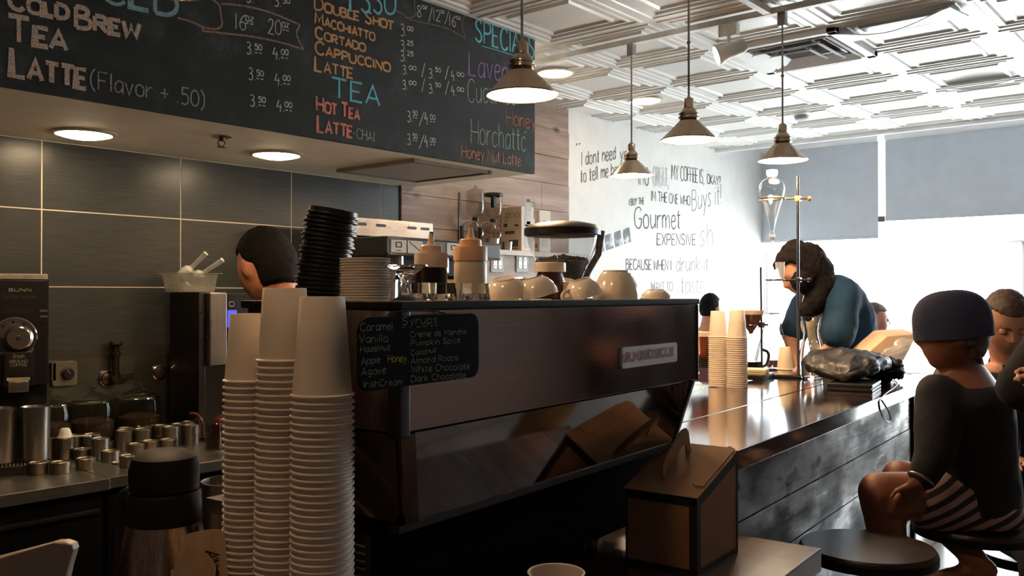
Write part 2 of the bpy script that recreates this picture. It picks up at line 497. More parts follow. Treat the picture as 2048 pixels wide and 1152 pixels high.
def write(parent, lines, place, nrm, mat, weight, name='lettering', lift=0.0012, seed=3, jitter=0.12, label=None, split=True):
    """lines: (text, (x0,y0) start of baseline, (x1,y1) end of baseline, cap height) in the units of place()"""
    rnd = random.Random(seed)
    nrm = Vector(nrm).normalized()
    if split:
        for i, l in enumerate(lines): o = write(parent, [l], place, nrm, mat, weight, name, lift, seed + i, jitter, label, False)
        return o
    b = MB()
    for text, p0, p1, h in lines:
        A, B = place(*p0), place(*p1)
        Hh = place((p0[0] + p1[0]) / 2, (p0[1] + p1[1]) / 2 - h) - place((p0[0] + p1[0]) / 2, (p0[1] + p1[1]) / 2)
        st, wd = strokes(text)
        ex, ey = (B - A) / wd, Hh / 6.0
        for s_ in st:
            jx, jy = rnd.uniform(-jitter, jitter), rnd.uniform(-jitter, jitter)
            b.ribbon([A + ex * (x + jx) + ey * (y + jy) for x, y in s_], weight * rnd.uniform(0.85, 1.15), nrm, lift=lift + rnd.uniform(0, .0004))
    o = b.build(name, mat, parent, sharp=0, normals=False)
    if label: o['label'] = label
    return o
def draw(parent, polys, place, nrm, mat, weight, name='drawing', lift=0.001, curved=True):
    b = MB()
    for p in polys:
        q = [place(*a) for a in p]
        if curved and len(q) > 2: q = smooth_path(q, 2)
        b.ribbon(q, weight, nrm, lift=lift)
    return b.build(name, mat, parent, sharp=0, normals=False)
# ================================================================== room materials
m_white = plain('painted_plaster', (228, 228, 226), 0.7, var=0.02, bump=0.05, bscale=120)
m_soffit = plain('soffit_paint', (240, 227, 204), 0.6, var=0.03, bump=0.05, bscale=150)
m_brownwall = plain('brown_wall_paint', (104, 82, 72), 0.7, var=0.06)
m_tin = plain('white_tin_paint', (226, 225, 222), 0.32, var=0.02, bump=0.04, bscale=60)
m_trim = plain('white_trim_paint', (232, 233, 234), 0.4, var=0.02)
m_black = plain('black_plastic', (18, 17, 18), 0.38, var=0.2)
m_blackmatte = plain('matte_black', (16, 15, 15), 0.7, var=0.2)
m_bsteel = brushed('brushed_steel', (176, 170, 164), 0.3)
m_steelv = brushed('brushed_steel_upright', (170, 166, 160), 0.3, axis=2)
m_chrome = plain('polished_steel', (205, 203, 200), 0.12, 1.0, var=0.03)
m_blackchalk = None

def m_floor_tile():
    t = NT('grey_floor_tile')
    br = t.add('ShaderNodeTexBrick'); br.offset = 0.5
    t.link(t.tc((1, 1, 1)), br.inputs['Vector'])
    br.inputs['Scale'].default_value = 1.0
    br.inputs['Brick Width'].default_value = 0.61; br.inputs['Row Height'].default_value = 0.305
    br.inputs['Mortar Size'].default_value = 0.006
    br.inputs['Color1'].default_value = lin((124, 118, 110)); br.inputs['Color2'].default_value = lin((112, 106, 100))
    br.inputs['Mortar'].default_value = lin((58, 54, 50))
    mx = t.add('ShaderNodeMix', data_type='RGBA', blend_type='MULTIPLY'); mx.inputs[0].default_value = 0.5
    t.link(br.outputs['Color'], mx.inputs[6]); t.link(t.ramp(t.noise(4, 6), [(0.2, (150, 150, 150)), (0.8, (255, 255, 255))]), mx.inputs[7])
    t.link(mx.outputs[2], t.b.inputs['Base Color'])
    t.set(Roughness=0.28)
    t.bump(br.outputs['Fac'], -0.3, 0.003)
    return t.m
def m_wall_tile():
    """long slate-look porcelain with fine horizontal brushing"""
    t = NT('charcoal_wall_tile')
    f = t.noise(6, 5, 0.65, (1.2, 1.2, 55))
    g = t.noise(1.6, 3)
    mx = t.add('ShaderNodeMath', operation='MULTIPLY_ADD'); t.link(f, mx.inputs[0]); mx.inputs[1].default_value = 0.7
    m2 = t.add('ShaderNodeMath', operation='MULTIPLY'); t.link(g, m2.inputs[0]); m2.inputs[1].default_value = 0.3; t.link(m2.outputs[0], mx.inputs[2])
    t.link(t.ramp(mx.outputs[0], [(0.3, (46, 48, 48)), (0.5, (64, 66, 65)), (0.7, (86, 88, 85))]), t.b.inputs['Base Color'])
    t.set(Roughness=0.3)
    t.bump(f, 0.12, 0.002)
    return t.m
m_floor = m_floor_tile(); m_tile = m_wall_tile()
m_grout = plain('pale_grout', (236, 226, 200), 0.85, var=0.05)
m_plank = wood('weathered_plank', (116, 92, 82), (150, 126, 114), (182, 160, 148), axis=0, scale=1.0, rough=0.62)
def m_board_face():
    t = NT('chalkboard_paint')
    a = t.noise(1.7, 5, 0.65, (1, 1, 1.6)); b = t.noise(9, 4, 0.7)
    m = t.add('ShaderNodeMath', operation='MULTIPLY'); t.link(a, m.inputs[0]); t.link(b, m.inputs[1])
    t.link(t.ramp(m.outputs[0], [(0.14, (36, 40, 41)), (0.28, (47, 52, 53)), (0.42, (74, 80, 80))]), t.b.inputs['Base Color'])
    t.set(Roughness=0.62)
    t.b.inputs['Specular IOR Level'].default_value = 0.3
    return t.m
m_chalkboard = m_board_face()

# ================================================================== shell
X0, Y0 = -2.2, -2.6             # walls behind the customers
XS = 7.38                       # where the tin ceiling ends in front of the window
ZS = EYE + 0.622                # underside of the menu soffit
YS, XE = 2.88, 3.60             # face and end of the soffit

struct(MB().lo_hi((X0 - .1, Y0 - .1, -0.1), (XW + .1, YW + .1, 0)).build('floor', m_floor))

# -------- pressed tin ceiling: nested raised frames in every 24 inch tile
def ceiling():
    b = MB(); S = 0.61
    nx = int((XS - X0) / S) + 1; ny = int((YW - Y0) / S) + 2
    prof = [(0.0, 0.0), (0.022, 0.0), (0.026, -0.006), (0.040, -0.006), (0.044, 0.0), (0.066, 0.0), (0.070, -0.005),
            (0.080, -0.005), (0.084, 0.006), (0.120, 0.006), (0.126, -0.006), (0.136, -0.006), (0.146, 0.004)]
    for i in range(nx):
        for j in range(ny):
            x1 = XS - i * S; y0 = Y0 - .02 + j * S
            if x1 <= X0: continue
            cx, cy = x1 - S / 2, y0 + S / 2
            rings = []
            for k, (d, z) in enumerate(prof):
                h = S / 2 - d
                rings.append([b.v((cx + sx * h, cy + sy * h, ZC + z)) for sx, sy in ((-1, -1), (1, -1), (1, 1), (-1, 1))])
            for A, B in zip(rings, rings[1:]):
                for k in range(4): b.f([A[k], A[(k + 1) % 4], B[(k + 1) % 4], B[k]])
            b.f(rings[-1])
    return b.build('ceiling', m_tin, sharp=20, normals=False)
struct(ceiling())
struct(MB().lo_hi((X0 - .1, Y0 - .1, ZC + .06), (XS, YW + .1, ZC + .16)).lo_hi((XS - .03, Y0, ZC - .035), (XS, YW, ZC + .32))
       .lo_hi((XS, Y0 - .1, ZC + .3), (XW + .1, YW + .1, ZC + .4)).build('ceiling_pocket', m_trim))

# -------- walls
struct(MB().lo_hi((X0 - .1, YW, 0), (XW + .1, YW + .1, ZC + .3)).build('wall_left', m_white))
struct(MB().lo_hi((X0 - .1, Y0 - .1, 0), (XW + .1, Y0, ZC + .3)).build('wall_right', m_brownwall))
struct(MB().lo_hi((X0 - .1, Y0, 0), (X0, YW, ZC + .3)).build('wall_rear', m_brownwall))

# -------- the window wall: sill, head, two mullions; clear panes; roller blinds hang inside
ZH, ZL = ZC + 0.13, 0.30
YM = [3.765, 1.20, -0.45]
wb = MB()
wb.lo_hi((XW, YM[-1], 0), (XW + .12, YW, ZL)).lo_hi((XW, YM[-1], ZH), (XW + .12, YW, ZC + .3))
wb.lo_hi((XW, YM[0], ZL), (XW + .12, YW, ZH))
struct(wb.build('wall_window', m_trim))
struct(MB().lo_hi((XW, Y0 - .1, 0), (XW + .12, YM[-1], ZC + .3)).build('wall_front', plain('dark_brown_paint', (62, 46, 40), .75, var=.08)))
m_pane = sheet_glass('window_glass', (248, 251, 252))
for k in range(2):
    a, c = YM[k], YM[k + 1]
    fr = MB()
    for y in (a, c): fr.box((XW + .05, y, (ZL + ZH) / 2), (.07, .05, ZH - ZL))
    fr.box((XW + .05, (a + c) / 2, ZL + .02), (.07, a - c, .04)).box((XW + .05, (a + c) / 2, ZH - .02), (.07, a - c, .04))
    w = struct(fr.build('window_%d' % (k + 1), m_trim))
    p = MB(); p.box((XW + .06, (a + c) / 2, (ZL + ZH) / 2), (.006, a - c - .05, ZH - ZL - .08))
    p.build('pane', m_pane, w)
# outside: pale pavement in full daylight
struct(MB().lo_hi((XW + .12, -9, -.12), (XW + 16, 12, -.04)).build('ground', plain('sunlit_pavement', (205, 203, 198), 0.9, var=0.05)))

m_blind = plain('grey_blind_cloth', (196, 203, 212), 0.9, var=0.02, bump=0.1, bscale=300)
def blind(y0, y1, zb, label):
    t = thing('roller_blind', label, 'window blind', (XW - .06, (y0 + y1) / 2, zb), group=None)
    zt = EYE + 1.41 - zb
    b = MB(); b.box((0, 0, zt / 2), (.003, abs(y1 - y0), zt)); b.build('cloth', m_blind, t)
    b = MB(); b.box((0, 0, 0.0), (.014, abs(y1 - y0), .022), bev=.004); b.build('bottom_bar', m_blind, t)
    b = MB(); b.tube([(0, y0 - (y0 + y1) / 2, zt), (0, y1 - (y0 + y1) / 2, zt)], .03, 14); b.build('roller', m_trim, t)
    return t
yA, yB = on_x(1519, 480, XW - .06).y, on_x(1757, 475, XW - .06).y
blind(yA, yB, on_x(1640, 479, XW - .06).z, 'grey roller blind pulled lower, beside the white quote wall')
yC = on_x(1771, 440, XW - .06).y
zb = on_x(1771, 440, XW - .06).z
blind(yC, 0.92, zb, 'wide pale grey roller blind to the right of the bright gap')
t = MB(); t.box((XW - .06, (yB + yC) / 2, zb + .01), (.03, abs(yB - yC) * .9, .05)); 
tag(t.build('blind_bracket', plain('grey_bracket', (84, 86, 92), .5)), 'small dark bracket in the bright gap between the two blinds', 'bracket')

# -------- tiled part of the menu wall: separate slabs on a pale grout bed
XT = 3.97                       # tile stops here, planks follow up to the white quote wall at XQ
XQ = 5.10
b = MB(); b.lo_hi((X0, YW - .012, .6), (XT, YW, ZS + .01)); struct(b.build('wall_left_grout', m_grout))
zrow = EYE + 0.034              # a grout line height read from the photo
cols = [YW * (0.4107 + 0.1596 * k) for k in range(-20, 5)]
b = MB()
rows = [zrow + 0.31 * k for k in range(-3, 3)]
for z0, z1 in zip(rows, rows[1:] + [rows[-1] + .31]):
    z1 = min(z1, ZS + .0)
    if z1 - z0 < .02: continue
    for x0, x1 in zip(cols, cols[1:] + [cols[-1] + .7]):
        x0, x1 = max(x0, X0), min(x1, XT)
        if x1 - x0 < .01: continue
        b.lo_hi((x0 + .0028, YW - .0135, z0 + .0028), (x1 - .0028, YW - .010, z1 - .0028))
struct(b.build('wall_left_tile', m_tile))
b = MB(); b.lo_hi((X0, YW - .028, ZS - .35 - .9), (XT - 1.4, YW - .018, ZS - .9 + .06))
b.lo_hi((XT - .0, YW - .03, EYE - .2), (XT + .012, YW - .0, ZS)); b.lo_hi((XE, YW - .024, ZS - .008), (XT + .012, YW, ZS + .008))
struct(b.build('trim_1', plain('dark_tile_trim', (70, 68, 64), .4, .4)))
# steel splash sheet behind the jars
b = MB(); b.lo_hi((X0, YW - .03, .86), (2.2, YW - .021, EYE - .262)); struct(b.build('wall_left_splash', brushed('splash_steel', (104, 104, 98), .38, amt=.05)))

# -------- weathered planks between tile and quote wall (boards with staggered joints)
b = MB(); rnd = random.Random(5)
z = 0.0; r = 0
while z < ZC:
    h = 0.187
    x = XE - .1 - rnd.uniform(0, .6)
    while x < XQ:
        L = rnd.uniform(.7, 1.5)
        a, c = max(x, XE - .1), min(x + L, XQ)
        zz = min(z + h, ZC + .05)
        if c - a > .02: b.lo_hi((a + .001, YW - .02 - rnd.uniform(0, .006), z + .0015), (c - .001, YW - .002, zz - .0015), bev=.001, seg=1)
        x += L
    z += h; r += 1
struct(b.build('wall_left_planks', m_plank))

# -------- menu soffit with the chalkboard across its face
b = MB(); b.lo_hi((X0, YS + .012, ZS), (XE, YW - .0, ZC + .05)); struct(b.build('soffit', m_soffit))
board = thing('menu_chalkboard', 'long black chalkboard menu filled with coloured chalk prices above the counter', 'chalkboard', (0, 0, 0)); WORLD.add(board.name)
b = MB(); b.lo_hi((X0, YS - .008, ZS - .002), (XE + .004, YS + .012, ZC - .0)); b.build('board', m_chalkboard, board)
PB = lambda px, py: on_y(px, py, YS - .008)
NB = (0, -1, 0)
ck = {k: chalk('chalk_' + k, c, g) for k, c, g in (
    ('cream', (214, 192, 176), .5), ('grey', (168, 172, 168), .5), ('white', (205, 208, 205), .48), ('orange', (224, 172, 122), .47),
    ('cyan', (120, 206, 220), .46), ('blue', (150, 186, 196), .5), ('salmon', (238, 150, 130), .47), ('green', (170, 186, 170), .48),
    ('purple', (168, 136, 200), .47), ('rust', (190, 122, 98), .48), ('peach', (222, 150, 122), .47), ('brown', (176, 142, 126), .52))}
write(board, [('^COLD', (18, 16), (132, 39), 38), ('^BREW', (152, 54), (274, 76), 40), ('^TEA', (16, 82), (130, 100), 50), ('^LATTE', (22, 152), (170, 177), 54)], PB, NB, ck['cream'], 0.0144, label='cream chalk writing of cold drinks')
write(board, [('(Flavor + .50)', (182, 176), (408, 216), 34)], PB, NB, ck['grey'], 0.0048, label='thin grey chalk note on flavours')
write(board, [('ICED', (182, -4), (352, 34), 50)], PB, NB, ck['blue'], 0.0144, label='pale blue chalk heading')
write(board, [('ESSO', (700, 22), (790, 30), 52), ('TEA', (664, 193), (758, 212), 38), ('SPECIALS', (950, 82), (1068, 116), 42)], PB, NB, ck['cyan'], 0.0096, label='bright cyan chalk headings')
draw(board, [[(963, 92), (1000, 102), (1030, 112)]], PB, NB, ck['cyan'], 0.00384, 'underline')
write(board, [('^DOUBLE SHOT', (629, 18), (785, 60), 24), ('^MACCHIATTO', (630, 46), (748, 82), 22), ('^CORTADO', (630, 76), (729, 103), 22),
              ('^CAPPUCCINO', (630, 107), (778, 143), 24), ('^LATTE', (630, 141), (704, 157), 28)], PB, NB, ck['orange'], 0.00864, label='orange chalk list of coffees')
write(board, [('^HOT TEA', (633, 221), (717, 240), 28), ('^LATTE', (635, 263), (703, 275), 32)], PB, NB, ck['salmon'], 0.0096, label='salmon pink chalk list of teas')
write(board, [('-CHAI', (706, 275), (748, 284), 20)], PB, NB, ck['green'], 0.00432)
rows_ = []
for y in (0, 52, 105):
    x = y / 14
    rows_.append([('3.', (493 + x, 107 + y), (506 + x, 109 + y), 23), ('50', (509 + x, 99 + y), (523 + x, 101 + y), 11), ('__', (509 + x, 105 + y), (523 + x, 107 + y), 5)])
    rows_.append([('4.', (546 + x, 117 + y), (560 + x, 119 + y), 22), ('00', (562 + x, 109 + y), (576 + x, 111 + y), 11), ('__', (562 + x, 115 + y), (576 + x, 117 + y), 5)])
rows_ += [[('16', (469, 58), (492, 62), 32), ('oz', (491, 42), (506, 45), 16), ('__', (491, 46), (506, 49), 5)], [('20', (536, 67), (562, 71), 30), ('oz', (564, 54), (577, 57), 15), ('__', (564, 59), (577, 62), 5)],
          [('3.', (493, 4), (506, 6), 22)], [('3.', (549, 12), (562, 14), 22), ('50', (565, 6), (579, 8), 11)]]
for y, s_ in ((72, '00'), (101, '25'), (122, '25')):
    rows_.append([('3.', (801, y), (812, y), 24 if y == 72 else 20), (s_, (814, y - 11), (826, y - 9), 9)])
for y in (0, 30):
    rows_.append([('3.', (805, 148 + y), (815, 149 + y), 17), ('00', (818, 139 + y), (832, 141 + y), 8), ('/', (843, 152 + y), (849, 153 + y), 24), ('3.', (857, 156 + y), (868, 157 + y), 18),
           ('50', (870, 143 + y), (881, 145 + y), 8), ('/', (890, 157 + y), (897, 158 + y), 24), ('4.', (902, 160 + y), (912, 161 + y), 19), ('00', (914, 152 + y), (927, 154 + y), 8)])
for y in (0, 46):
    rows_.append([('3.', (814, 243 + y), (824, 244 + y), 21), ('50', (825, 231 + y), (834, 232 + y), 10), ('/', (838, 249 + y), (848, 250 + y), 24), ('4.', (849, 247 + y), (858, 248 + y), 22), ('00', (860, 239 + y), (870, 240 + y), 10),
           ('__', (825, 235 + y), (834, 236 + y), 4), ('__', (860, 243 + y), (870, 244 + y), 4)])
rows_.append([('8', (834, 33), (842, 35), 22), ('oz', (844, 17), (854, 19), 9), ('/', (857, 41), (864, 43), 26), ('12', (866, 40), (880, 43), 22), ('oz', (881, 26), (888, 28), 9), ('/', (889, 47), (897, 49), 24), ('16', (898, 51), (911, 55), 22), ('oz', (912, 38), (921, 41), 9)])
for k, r in enumerate(rows_): write(board, r, PB, NB, ck['white'], .0042, seed=k, split=False, label='white chalk price')
draw(board, [[(442, 8), (470, 9), (520, 18), (560, 32), (600, 50)], [(600, 50), (590, 68), (607, 99)], [(607, 99), (560, 84), (500, 72), (440, 66), (405, 62)],
             [(420, -4), (440, 10), (441, 30), (446, 52), (430, 60), (405, 54)], [(405, 54), (405, 63)], [(405, 54), (380, 42), (355, 36)]], PB, NB, ck['brown'], 0.00672, 'banner')
draw(board, [[(830, -4), (870, 8), (905, 18), (930, 31)], [(930, 31), (922, 50), (932, 78)], [(932, 78), (900, 58), (860, 48), (820, 40), (808, 34)], [(828, -6), (829, 14), (832, 30), (818, 38), (806, 27)], [(806, 27), (792, 22)]], PB, NB, ck['brown'], 0.00336, 'banner')
write(board, [('Lavender', (938, 150), (1058, 172), 44)], PB, NB, ck['purple'], 0.00624, label='purple chalk lavender')
write(board, [('Cucumber-', (935, 204), (1050, 210), 44)], PB, NB, ck['green'], 0.0048, label='grey green chalk cucumber')
write(board, [('Horchatt~', (942, 286), (1050, 303), 46)], PB, NB, ck['green'], 0.0048, label='grey green chalk horchata')
write(board, [('Honey', (1012, 248), (1070, 258), 28)], PB, NB, ck['rust'], 0.00528, label='rust chalk honey')
write(board, [('Honey Nut Latte', (923, 314), (1041, 332), 23)], PB, NB, ck['peach'], 0.00432, label='peach chalk honey nut latte')

# -------- the quote on the white wall
quote = thing('wall_quote', 'hand drawn grey quote about gourmet coffee on the white wall', 'wall writing', (0, 0, 0)); WORLD.add(quote.name)
PQ = lambda px, py: on_y(px, py, YW)
mk_dark = plain('grey_marker', (96, 96, 98), .9); mk_pale = plain('faded_marker', (196, 197, 198), .9); mk_mid = plain('worn_marker', (146, 147, 149), .9)
write(quote, [('"', (1152, 305), (1160, 303), 16), ('I dont need', (1163, 331), (1231, 318), 26), ('you', (1240, 320), (1263, 317), 24), ('to tell me how', (1161, 366), (1243, 348), 26)], PQ, NB, mk_dark, 0.008)
write(quote, [('ING', (1277, 369), (1297, 370), 34), ('MY COFFEE IS,', (1343, 358), (1408, 367), 28), ('OKAY?', (1414, 367), (1441, 371), 18)], PQ, NB, mk_dark, 0.0096)
write(quote, [('GREAT,', (1306, 371), (1337, 373), 36)], PQ, NB, mk_pale, 0.016)
write(quote, [('IM THE ONE WHO', (1302, 401), (1380, 411), 19), ('I BUY THE', (1258, 411), (1288, 408), 13), ('EXPENSIVE', (1314, 490), (1391, 490), 22), ('BECAUSE WHEN I', (1252, 539), (1342, 540), 20)], PQ, NB, mk_dark, 0.008)
write(quote, [('Buys it!', (1384, 421), (1442, 408), 40)], PQ, NB, mk_mid, 0.0096)
write(quote, [('Gourmet', (1269, 456), (1360, 457), 40)], PQ, NB, mk_dark, 0.0104)
write(quote, [('sh..', (1400, 494), (1440, 486), 46), ('drunk it', (1353, 543), (1416, 541), 30), ('WANT TO', (1302, 582), (1345, 582), 18), ('taste', (1362, 588), (1408, 585), 34)], PQ, NB, mk_mid, 0.008)

# -------- soffit fittings
m_lamp = glow('warm_led_disc', (255, 224, 180), 27)
m_ring = plain('lamp_trim_ring', (200, 186, 168), .4, .3)
def downlight(px, py, z, r, label):
    p = on_z(px, py, z)
    t = thing('recessed_downlight', label, 'ceiling lamp', (p.x, p.y, z))
    MB().lathe([(r, .004), (r * 1.16, .003), (r * 1.18, -.004), (r * 1.02, -.009), (r, -.006), (r, .004)], 40).build('trim_ring', m_ring, t)
    MB().lathe([(0, -.024), (r * .5, -.021), (r * .82, -.014), (r, -.004), (r, .002), (0, .002)], 40).build('lamp_disc', m_lamp, t)
    return t
downlight(168, 266, ZS, .1, 'large glowing round downlight in the soffit nearest the left edge')
downlight(553, 308, ZS, .1, 'glowing round downlight in the soffit beside the sprinkler')
p = on_z(443, 272, ZS)
t = thing('fire_sprinkler', 'small dark sprinkler head between the two soffit downlights', 'sprinkler', p)
MB().lathe([(0, 0), (.04, 0), (.04, -.004), (.022, -.01), (0, -.01)], 28).build('plate', m_chrome, t)
b = MB(); b.lathe([(0, -.008), (.011, -.008), (.011, -.02), (0, -.02)], 16)
for a in (-1, 1): b.tube([(a * .011, 0, -.018), (a * .016, 0, -.03), (a * .006, 0, -.042)], .0025, 6)
b.build('frame', plain('dark_brass', (70, 58, 44), .35, .9), t)
MB().lathe([(0, -.042), (.018, -.042), (.018, -.0445), (0, -.0445)], 20).build('deflector', plain('sprinkler_brass', (84, 70, 52), .35, .9), t)
A_, B_ = on_z(732, 342, ZS), on_z(928, 346, ZS)
ctr = on_z(830, 340, ZS)
t = thing('access_hatch', 'square grey access hatch set in the soffit underside', 'hatch', (ctr.x, ctr.y, ZS))
MB().box((0, 0, -.006), (.48, .48, .012), bev=.002).build('panel', plain('hatch_paint', (176, 165, 150), .5, var=.02), t)
b = MB()
for s_ in (-1, 1): b.box((s_ * .262, 0, -.008), (.018, .55, .016)).box((0, s_ * .262, -.008), (.55, .018, .016))
b.build('frame', plain('hatch_frame', (120, 110, 100), .5), t)

# -------- ceiling fittings
downlight(1110, 145, ZC, .1, 'round warm downlight in the tin ceiling behind the pendant lamp')
downlight(1290, 200, ZC, .1, 'round warm downlight in the tin ceiling above the white wall')
m_lamp2 = glow('warm_lamp_disc', (255, 208, 156), 60)
def extra(x, y, label):
    t = thing('recessed_downlight', label, 'ceiling lamp', (x, y, ZC))
    MB().lathe([(.1, .004), (.116, .003), (.118, -.004), (.102, -.009), (.1, -.006), (.1, .004)], 40).build('trim_ring', m_ring, t)
    MB().lathe([(0, -.005), (.1, -.005), (.1, .002), (0, .002)], 40).build('lamp_disc', m_lamp2, t)
extra(.20, .95, 'warm ceiling downlight above the camera over the paper cups')
p = on_z(1603, 226, ZC)
t = thing('smoke_detector', 'round grey smoke detector on the tin ceiling near the blinds', 'smoke detector', p)
MB().lathe([(0, 0), (.075, 0), (.075, -.012), (.06, -.02), (0, -.02)], 28).build('base', m_trim, t)
MB().lathe([(0, -.02), (.052, -.02), (.045, -.045), (.03, -.052), (0, -.052)], 28).build('cover', plain('detector_grey', (150, 148, 146), .5), t)
c = on_z(1598, 100, ZC)
t = thing('ceiling_air_vent', 'square white air vent with angled louvres in the tin ceiling', 'air vent', (c.x, c.y, ZC))
b = MB()
for s_ in (-1, 1): b.box((s_ * .285, 0, -.014), (.05, .62, .028), bev=.004).box((0, s_ * .285, -.014), (.62, .05, .028), bev=.004)
b.build('frame', m_trim, t)
MB().box((0, 0, -.002), (.56, .56, .004)).build('duct', plain('duct_black', (24, 24, 26), .8), t)
for k, q in enumerate((.24, .17, .10)):
    b = MB()
    for (sx, sy) in ((1, 0), (-1, 0), (0, 1), (0, -1)):
        ex = Vector((sx, sy, 0)); ey = Vector((-sy, sx, 0))
        o = ex * q + Vector((0, 0, -.03 - k * .006))
        b.prism([(-.028, .018), (.02, -.006), (.02, 0), (-.028, .024)], o - ey * q, ex, Vector((0, 0, 1)), ey, 2 * q)
    b.build('louvre', m_trim, t)
def sag(px0, py0, px1, py1, depth, label, w=.2):
    p0, p1 = on_z(px0, py0, ZC), on_z(px1, py1, ZC)
    d = p1 - p0; L = d.length; d.normalize(); n = Vector((-d.y, d.x, 0))
    b = MB(); N = 16; rows_ = []
    for k in range(N + 1):
        s_ = k / N; z = -.004 - depth * math.sin(math.pi * s_) ** 1.3
        rows_.append([b.v(Vector((d.x, d.y, 0)) * (L * (s_ - .5)) + n * (w * q) + Vector((0, 0, z * (1 - q) - .002 * q - e))) for q in (0, .5, 1.0) for e in (0, .004)])
    for A, B in zip(rows_, rows_[1:]):
        for i in (0, 2): b.f([A[i], A[i + 2], B[i + 2], B[i]]); b.f([A[i + 1], A[i + 3], B[i + 3], B[i + 1]])
        b.f([A[0], A[1], B[1], B[0]]); b.f([A[4], A[5], B[5], B[4]])
    o = b.build('sagging_ceiling_panel', m_tin)
    o.location = ((p0.x + p1.x) / 2, (p0.y + p1.y) / 2, ZC - .02)
    return tag(o, label, 'ceiling panel')
sag(1665, 58, 1900, 2, .05, 'sagging white ceiling panel hanging open near the top right corner')
sag(1890, 168, 2025, 150, .03, 'smaller sagging ceiling strip close to the right edge above the blinds', .08)
# ================================================================== pendant lamps and track
m_brass = brushed('aged_nickel', (192, 174, 152), .22, axis=2, amt=.06)
m_cable = plain('lamp_stem', (150, 144, 138), .35, .8)
m_shadein = plain('white_shade_lining', (245, 240, 230), .5, var=.02)
m_bulb = glow('pendant_bulb', (255, 212, 164), 105)
Z_P = EYE + .6
def pendant(x, y, ztop, label, Z_P=Z_P):
    t = thing('pendant_lamp', label, 'pendant lamp', (x, y, Z_P), group=None)
    R = .108
    b = MB()
    b.lathe([(R, 0), (R + .002, .004), (R * .98, .008), (.036, .078), (.034, .083), (.041, .086), (.041, .091), (.034, .094), (.034, .098), (.039, .101), (.039, .106), (.033, .109),
             (.031, .114), (.024, .124), (.019, .128), (.019, .158), (.015, .165), (.006, .168), (.006, .172), (0, .172)], 48)
    b.build('shade', m_brass, t)
    MB().lathe([(R - .002, .002), (.034, .076), (0, .076)], 40).build('lining', m_shadein, t)
    b = MB(); b.lathe([(0, .006), (R * .86, .006), (R * .80, .016), (0, .016)], 40); b.build('bulb', m_bulb, t)
    b = MB(); zz = ztop - Z_P
    b.rod((0, 0, .17), (0, 0, zz), .0042, 10); b.ball((0, 0, .17 + (zz - .17) * .42), .008, seg=12, rings=8)
    b.build('stem', m_cable, t)
    b = MB(); b.box((0, 0, zz - .035), (.036, .036, .07), bev=.004); b.build('track_adaptor', m_cable, t)
    return t
zt = ZC - .035
pendant(1.0, 1.80, ZC - .002, 'pendant lamp cut by the top left edge over the menu board', EYE + .665)
pendant(2.097, 1.72, zt, 'brushed metal pendant lamp hanging in front of the word specials')
pendant(3.12, 1.72, zt, 'brushed metal pendant lamp over the bar, between two farther pendants')
pendant(3.865, 2.455, zt, 'farthest left pendant lamp hanging against the white quote wall')
pendant(3.865, 1.66, zt, 'pendant lamp hanging in front of the grey window blind')
m_track = plain('track_white', (226, 226, 222), .4, 0)
for lo, hi, lab in (((3.865 - .018, .6, ZC - .045), (3.865 + .018, 3.3, ZC - .016), 'pale lighting track crossing the ceiling and carrying the spotlight'),
                    ((.2, 1.72 - .018, ZC - .045), (3.84, 1.72 + .018, ZC - .016), 'pale lighting track running along the ceiling above the bar')):
    tag(MB().lo_hi(lo, hi, bev=.002).build('light_track', m_track), lab, 'lighting track')
q = Vector((3.865, 1.92, ZC - .045))
t = thing('track_spotlight', 'white track spotlight with a glaring bulb on the ceiling track', 'spotlight', q)
MB().box((0, 0, -.03), (.05, .09, .06), bev=.006).build('adaptor', m_track, t)
b = MB(); b.tube([(0, 0, -.06), (0, .0, -.09), (0, .02, -.1)], .009, 10); b.build('arm', m_track, t)
dv = Vector((-.55, .75, -.35)).normalized(); o_ = Vector((0, .0, -.125))
ex, ey, ez = frame(dv)
Mh = ident(o_, ex, ey, ez)
MB().lathe([(0, -.08), (.03, -.078), (.036, -.06), (.036, .02), (.048, .05), (.048, .062), (.044, .062), (.034, .02), (0, .02)], 28, M=Mh).build('head', m_track, t)
MB().lathe([(0, .05), (.03, .056), (.042, .05), (.03, .03), (0, .025)], 24, M=Mh).build('bulb', glow('spot_bulb', (255, 252, 245), 60), t)
# ================================================================== counters
ZB = EYE - .62                  # steel back counter top
ZK = EYE - .54                  # wooden service counter top (cups, espresso machine)
ZR = EYE - .38                  # bar top
m_ctop = brushed('worn_counter_steel', (150, 146, 136), .34, amt=.06)
m_cab = plain('black_cabinet', (11, 10, 10), .95, var=.15, spec=.04)
m_barwood = wood('dark_varnished_wood', (34, 19, 16), (52, 29, 23), (70, 40, 32), axis=0, rough=.13, coat=.9, knots=False, bump=.12)
m_darkplank = wood('dark_stained_plank', (36, 28, 25), (66, 52, 47), (110, 94, 88), axis=0, scale=1.3, rough=.46, coat=.0, bump=.7, rvar=.26)
m_slab = wood('worn_service_slab', (52, 40, 34), (76, 62, 55), (100, 84, 76), axis=1, rough=.22, coat=.3, knots=False)

